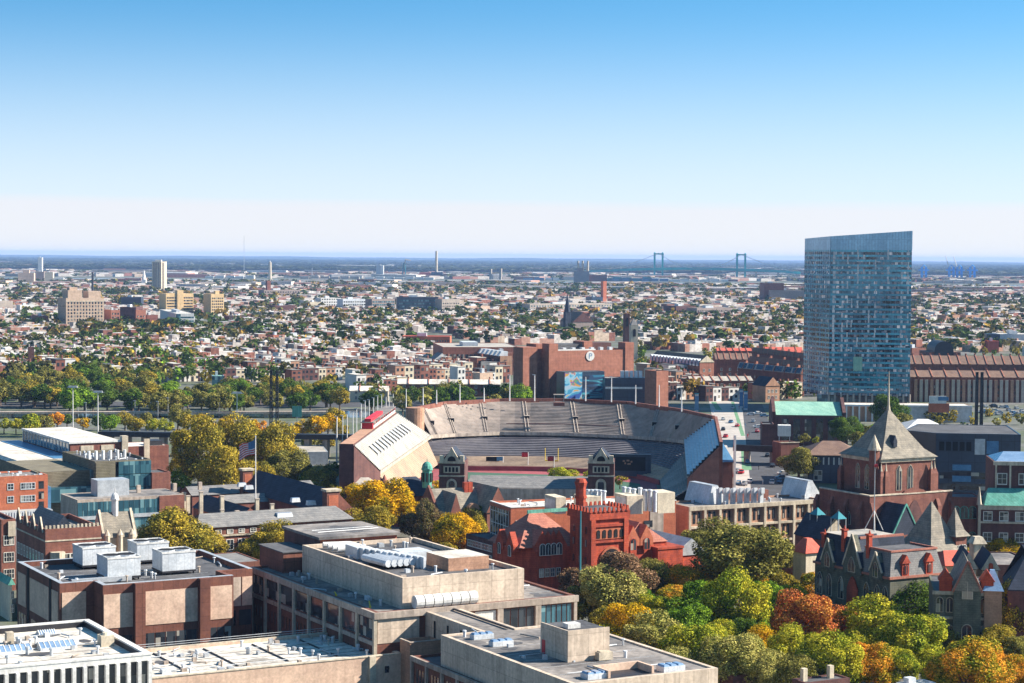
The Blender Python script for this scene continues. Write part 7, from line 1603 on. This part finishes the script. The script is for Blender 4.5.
for i in range(12): y=d*(i+.15)/12; b.part('slanted_dormer',MB().frus((-.6,a*.7,y,y+d/12*.55),(1.5,a*.7,y,y+d/12*.55),12.8,16),M['whitemt'])
b.win('S',span(1,d-1,16),(2,6),1.4,2,'plain'); b.win('F',[a*.3,a*.7],(3,7),1.4,2,'plain'); b.part('end_wall',MB().box(0,a,-.3,0,0,13),M['bricktan']); b.done()
b=Bd('white_gable_hall','white gabled hall in front of the long red brick warehouse','hall',(432,362),7,452,None,rot=14,dep=16); b.body(M['white'],M['slate'],0); b.part('gable_roof',MB().gable(-.3,b.a+.3,-.3,b.b+.3,7.06,13,'y',0,1),[M['slate'],M['white']]); b.part('side_shed',MB().box(2,b.a*.9,-9,-1,0,4.5),M['white']); b.done()
blk('tan_block','small tan block right of the pale row above the stadium','building',(480,373),9,493,None,dep=9,wall='panel',roof='tanroof')
terrace('long pale-roofed row with small dormers above the stadium left rim',(398,384),7,500,None,2,9.5,wall='brick',roof='whroof',dep=11,chim=5)
terrace('white-fronted row with small windows behind the left river trees',(350,391),6,388,None,2,8.5,wall='cream',roof='whroof',dep=11,chim=2)
blk('teal_block','teal-roofed block with blue glass at the left centre above the river trees','building',(212,376),9,224,None,dep=12,wall='glassb',roof='copperp',rot=10); blk('orange_roof_block','tan block with orange roof beside the teal-roofed block','building',(226,381),6,250,None,dep=12,wall='panel',roof='redroof',rot=6)
terrace('long terrace of pale slanting roofs above the left river trees',(172,372),6,200,150,18,9,wall='brickdk',roof='whroof',chim=4)
# arena neighbours and churches
b=Bd('church','dark brown church with steep roof and a thin steeple left of the twin church towers','church',(573,322),14,593,560,rot=22); a,d=b.a,b.b; b.body(M['hospd'],M['brroof'],0); b.part('nave_roof',MB().gable(-.4,a+.4,-.4,d+.4,14.06,24,'y',0,1),[M['brroof'],M['brickdk']]); b.part('steeple',MB().box(-9,-3,-2,4,0,24).cyl(-6,1,24,42,3.6,.3,8),M['slateb']); b.done()
b=Bd('church_tower','left darker square brick church tower of the pair beyond the arena','church',(624.8,314),34,630,None,rot=8,dep=7); b.body(M['brickdk'],M['dkroof'],.4); b.part('belfry_opening',MB().archp(b.a*.3,b.a*.7,24,31,-.2,0),M['black']); b.done()
b=Bd('church_tower','right pale stone church tower with pointed roof of the pair beyond the arena','church',(631,325),27,638,None,rot=8,dep=7); b.body(M['stone'],M['slate'],0); b.part('pyramid_roof',MB().frus((0,b.a,0,b.b),(b.a*.45,b.a*.55,b.b*.45,b.b*.55),27.06,32),M['slate']); b.part('belfry_opening',MB().archp(b.a*.3,b.a*.7,18,24,-.2,0),M['black']); b.done()
blk('school','long pale school with teal glazed left end in the middle distance','school',(530,304),14,612,None,dep=22,wall='stconc',roof='whroof',n=30,rows=(2,6,10),w=1.8,gl=M['glassb'])
blk('teal_hall','teal glass hall at the left end of the long pale school','hall',(516,304),13,531,None,dep=24,wall='glassb',roof='whroof')
blk('factory','dark brown factory block with many windows right of the church towers','factory',(676,306),16,696,None,dep=30,wall='brickdk',n=8,rows=(3,8),w=2.4,h=2.6)
blk('factory','tan factory range with many windows right of the dark factory block','factory',(697,308),15,736,None,dep=24,wall='hospd',n=20,rows=(2,6,10),w=1.8,h=2.0)
blk('brick_stack_block','brick block with square chimney stack beyond the arena','building',(592,297),14,603,None,dep=20,wall='navy',extra=lambda b:b.part('stack',MB().box(b.a,b.a+7,0,7,0,40),M['brickor']))
blk('low_building','low orange brick building at the left foot of the arena','building',(497,353),14,513,None,dep=18,wall='brickar',roof='tanroof',rot=12)
blk('warehouse','long red brick flat building left of the glass tower on the horizon','warehouse',(764,283),36,784,None,dep=60,wall='brick',rot=0); blk('grey_warehouse','dark grey stepped warehouse left of the glass tower','warehouse',(770,290),24,805,None,dep=60,wall='hospd',rot=0)
blk('brick_school','brown brick block right of the tower above the terraces','building',(912,348),12,926,None,dep=16,wall='brick')
blk('white_hall','large pale grey hall with dark glazed end at the right edge','hall',(1000,334),14,1040,None,dep=30,wall='steel',roof='whroof',rot=0,extra=lambda b:b.part('dark_panel',MB().box(-12,0,-.4,8,0,14),M['navy']))
blk('blue_shed','long low grey-blue shed left of the large pale hall','shed',(930,340),8,985,None,dep=20,wall='whitemt',roof='grroof',rot=0)
blk('red_block','small bright red block left of the large pale hall','building',(988,341),10,999,None,dep=12,wall='redroof',roof='redroof',rot=0)
blk('brick_flats','tan brick flats with bays right of the glass tower','apartments',(946,315),12,960,None,dep=16,wall='bricktan',n=5,rows=(2,6)); blk('brick_flats','second tan brick flats further right of the glass tower','apartments',(966,315),12,982,None,dep=16,wall='bricktan',n=5,rows=(2,6))
# ================================================================ far skyline
def far(name,lab,cat,px,Y): q=PD(px,300,Y); return thing(name,lab,cat,(q.x,Y,0))
def zy(py,Y,px=512): return 80-(py-(256.2+(px-512)*.0072))*Y/F
Y=7200; t=far('power_station','dark power station block with tall single chimney on the skyline','power station',436,Y); s_=Y/F
MB().cyl(0,20,0,zy(251,Y,436),5.2,4.2,12).build('chimney',M['stone'],t); MB().box(-5*s_,6.5*s_,0,60,0,zy(272,Y,436)).build('boiler_house',M['navy'],t); MB().box(6.5*s_,10*s_,5,50,0,zy(275,Y,436)).build('annex',M['brick'],t); MB().box(-17*s_,-6*s_,10,60,0,zy(272.5,Y,436)).build('tank_house',M['redroof'],t); MB().box(-40*s_,-5*s_,-30,0,0,zy(277,Y,436)).build('long_shed',M['white'],t)
t=far('office_tower','white and blue slab tower left of the power station','skyscraper',379.5,6800); s_=3.4; MB().box(-3.6*s_,1*s_,0,25,0,zy(264.5,6800,380)).build('body',M['steel'],t); MB().box(1*s_,3.9*s_,-4,22,0,zy(265.5,6800,380)).build('white_side',M['white'],t)
for px,yt,yb,l in ((404,259,279,'tall pale ship-loading crane left of the power station'),):
    Y=7000;t=far('harbour_crane',l,'crane',px,Y); s_=3.5; zt=zy(yt,Y,px)
    for x in(-3,3): MB().tube((x*s_*.6,0,0),(x*s_*.2,0,zt*.8),2,n=5).build('leg',M['teal'],t)
    MB().tube((0,0,zt*.6),(1.5*s_,0,zt),2,n=5).build('tower',M['stone'],t); MB().tube((1.2*s_,0,zt*.97),(6.5*s_,0,zt*.93),1.8,n=5).build('boom',M['stone'],t)
Y=6000;t=far('brick_works','old brick works with three pale chimneys on the skyline','factory',585,Y); s_=Y/F
for x in(578,582.7,587.8): MB().cyl((x-585)*s_,20,0,zy(260.8,Y,585),3.6,3.0,10).build('chimney',M['stone'],t)
MB().box(-11*s_,4*s_,0,60,0,zy(271,Y,585)).build('main_hall',M['hospd'],t); MB().box(4*s_,22*s_,10,60,0,zy(275,Y,585)).build('side_hall',M['brick'],t); MB().box(-8*s_,-2*s_,3,40,0,zy(268,Y,585)).build('raised_hall',M['hospd'],t)
t=far('striped_tower','slim stone tower on the skyline left of centre','tower',270,6500); MB().cyl(0,0,0,zy(262,6500,270),6,4.5,8).build('shaft',M['stone'],t); MB().cyl(0,0,zy(262,6500,270),zy(260.5,6500,270),2,.5,8).build('top',M['white'],t)
t=far('radio_mast','very thin tall radio mast standing above the left skyline','mast',244,9000); MB().tube((0,0,0),(0,0,zy(236,9000,244)),1.3,.7,n=5).build('mast',M['steel'],t)
t=far('radio_mast','short thin mast with a knob on the skyline left of the power station','mast',312,7000); MB().tube((0,0,0),(0,0,zy(268,7000,312)),1.6,1,n=5).build('mast',M['steel'],t)
for px,yt,l in ((490.5,269,'left of two pale round silos on the skyline right of the power station'),(500.5,268.5,'right of two pale round silos on the skyline right of the power station')):
    t=far('silo',l,'silo',px,6200); MB().cyl(0,0,0,zy(yt,6200,px),4.5,n=10).build('shell',M['stconc'],t)
t=far('silo','dark red silo pair below the two pale silos','silo',451,5000); MB().cyl(0,0,0,zy(281.5,5000,451),5,n=10).build('shell',M['brick'],t)
# suspension bridge
Y=7500;s_=Y/F; p1=PD(658.5,270,Y);p2=PD(741,270,Y*.985)
t=thing('suspension_bridge','blue-green suspension bridge with two portal towers crossing the far river','bridge',(p1.x,p1.y,0))
d=Vector((p2.x-p1.x,p2.y-p1.y,0)); perp=Vector((.93,.36,0))
zt=zy(253,Y,658)
def btower(o_,zt):
    tw=None; m=MB(); w_=4.0*s_
    for sg in(-1,1):
        m.box(o_.x+sg*w_-3.4,o_.x+sg*w_+3.4,o_.y-4,o_.y+4,0,zt)
    m.box(o_.x-w_+3.4,o_.x+w_-3.4,o_.y-2.5,o_.y+2.5,zt-6,zt-1); m.box(o_.x-w_+3.4,o_.x+w_-3.4,o_.y-2.5,o_.y+2.5,30,36)
    tw=m.build('tower',M['brteal'],t)
    for sg in(-1,1):
        MB().cyl(o_.x+sg*w_,o_.y,zt,zt+3,3,2,8).build('finial',M['brteal'],tw)
M['brteal']=pm('bridge_paint',(.0,.36,.36),(.0,.30,.32),s=.01,rough=.5)
o1=Vector((0,0,0)); btower(o1,zt); btower(d,zy(253.8,Y*.985,741))
def deckz(u): return zy(270.6+.0145*(u-1)*0,Y)-((u-.5)**2)*9
dk=MB(); pr=None; N=40
for i in range(N+1):
    u=-.9+2.6*i/N; c=d*u; z=34-((u-.5)**2)*8.0
    if u<-.3: c=c+Vector((0,(u+.3)**2*600,0))
    cur=(c,z)
    if pr:
        for yy in(-7,): 
            a0,z0=pr; dk.quad((a0.x,a0.y-12,z0),(c.x,c.y-12,z),(c.x,c.y-12,z+9),(a0.x,a0.y-12,z0+9)); dk.quad((a0.x,a0.y+12,z0),(c.x,c.y+12,z),(c.x,c.y-12,z),(a0.x,a0.y-12,z0)); dk.quad((a0.x,a0.y-12,z0+4),(c.x,c.y-12,z+4),(c.x,c.y+12,z+4),(a0.x,a0.y+12,z0+4)); dk.quad((a0.x,a0.y+12,z0+4),(c.x,c.y+12,z+4),(c.x,c.y+12,z),(a0.x,a0.y+12,z0))
    pr=cur
    if i%4==0 and (u<-.02 or u>1.02): MB().box(c.x-2.5,c.x+2.5,c.y-8,c.y+8,0,z).build('pier',M['stconc'],t)
dk.build('deck',M['brteal'],t)
for yy in(-12,12):
    for (ua,ub,za,zm,zb) in ((0,1,zt,38,zt-3),(-.62,0,30,None,zt),(1,1.62,zt-3,None,30)):
        m=MB(); pr=None
        for i in range(17):
            f=i/16; u=ua+(ub-ua)*f; z=(4*(zm-(za+zb)/2)*f*(1-f)+za*(1-f)+zb*f) if zm else za*(1-f)+zb*f-18*f*(1-f); c=d*u+Vector((0,yy,z))
            if pr is not None: m.tube(pr,c,.75,n=4)
            pr=c
        m.build('cable',M['steel'],t)
# port cranes
for px,l in ((923.5,'leftmost of the blue container cranes on the right skyline'),(951,'second from the left of the blue container cranes, boom raised'),(959,'third from the left of the blue container cranes, boom raised'),(972,'rightmost of the blue container cranes on the right skyline')):
    Y=7600;s_=Y/F;t=far('container_crane',l,'crane',px,Y); zt=zy(267,Y,px)
    for x in(-2.2,2.2):
        for y in(-9,9): MB().box(x*s_-2.3,x*s_+2.3,y-2,y+2,0,zt).build('leg',M['crblue'] if 'crblue' in M else M.setdefault('crblue',pm('crane_blue',(.03,.34,.80),(.02,.28,.68),s=.01)),t)
    MB().box(-5.5*s_,5*s_,-3,3,zt*.72,zt*.72+5).build('boom',M['crblue'],t); MB().box(-2.6*s_,2.6*s_,-10,10,zt*.42,zt*.42+3).build('portal_beam',M['crblue'],t); MB().tube((-2.2*s_,0,zt),(0,0,zt+8),1.5,n=5).tube((2.2*s_,0,zt),(0,0,zt+8),1.5,n=5).build('gable_frame',M['crblue'],t)
    if px in(951,959): MB().tube((-1.5*s_,0,zt*.75),(-6*s_,0,zy(256.5,Y,px)),1.6,n=5).build('raised_boom',M['white'],t)
for px,w_,yt,mt,l in ((700,60,281,'white','long white riverside sheds right of the bridge'),(540,34,278.5,'bluepnl','long blue-grey river warehouse left of the brick works'),(553,14,278.8,'white','white tank farm beside the brick works'),(628,50,277.5,'teal','dark ship hull moored left of the bridge'),(640,60,282,'bluepnl','long blue quay shed below the bridge'),(955,60,281.5,'stconc','pale container stacks below the blue cranes'),(400,70,281,'white','long white quay shed below the power station'),(330,60,279.5,'stconc','grey low industrial range left of the harbour crane'),(230,50,280.5,'white','row of white sheds along the far left river')):
    t=far('waterside_shed',l,'shed',px,6600); s_=3.3; z=max(9,zy(yt,6600,px)); n=max(2,int(w_/9))
    for i in range(n): x0=(-w_/2+w_*i/n)*s_; MB().box(x0,x0+w_/n*s_*.86,8*(i%3),40,0,z*(.8+.4*((i*37)%10)/10)).build('bay',M[mt],t)
autodone()
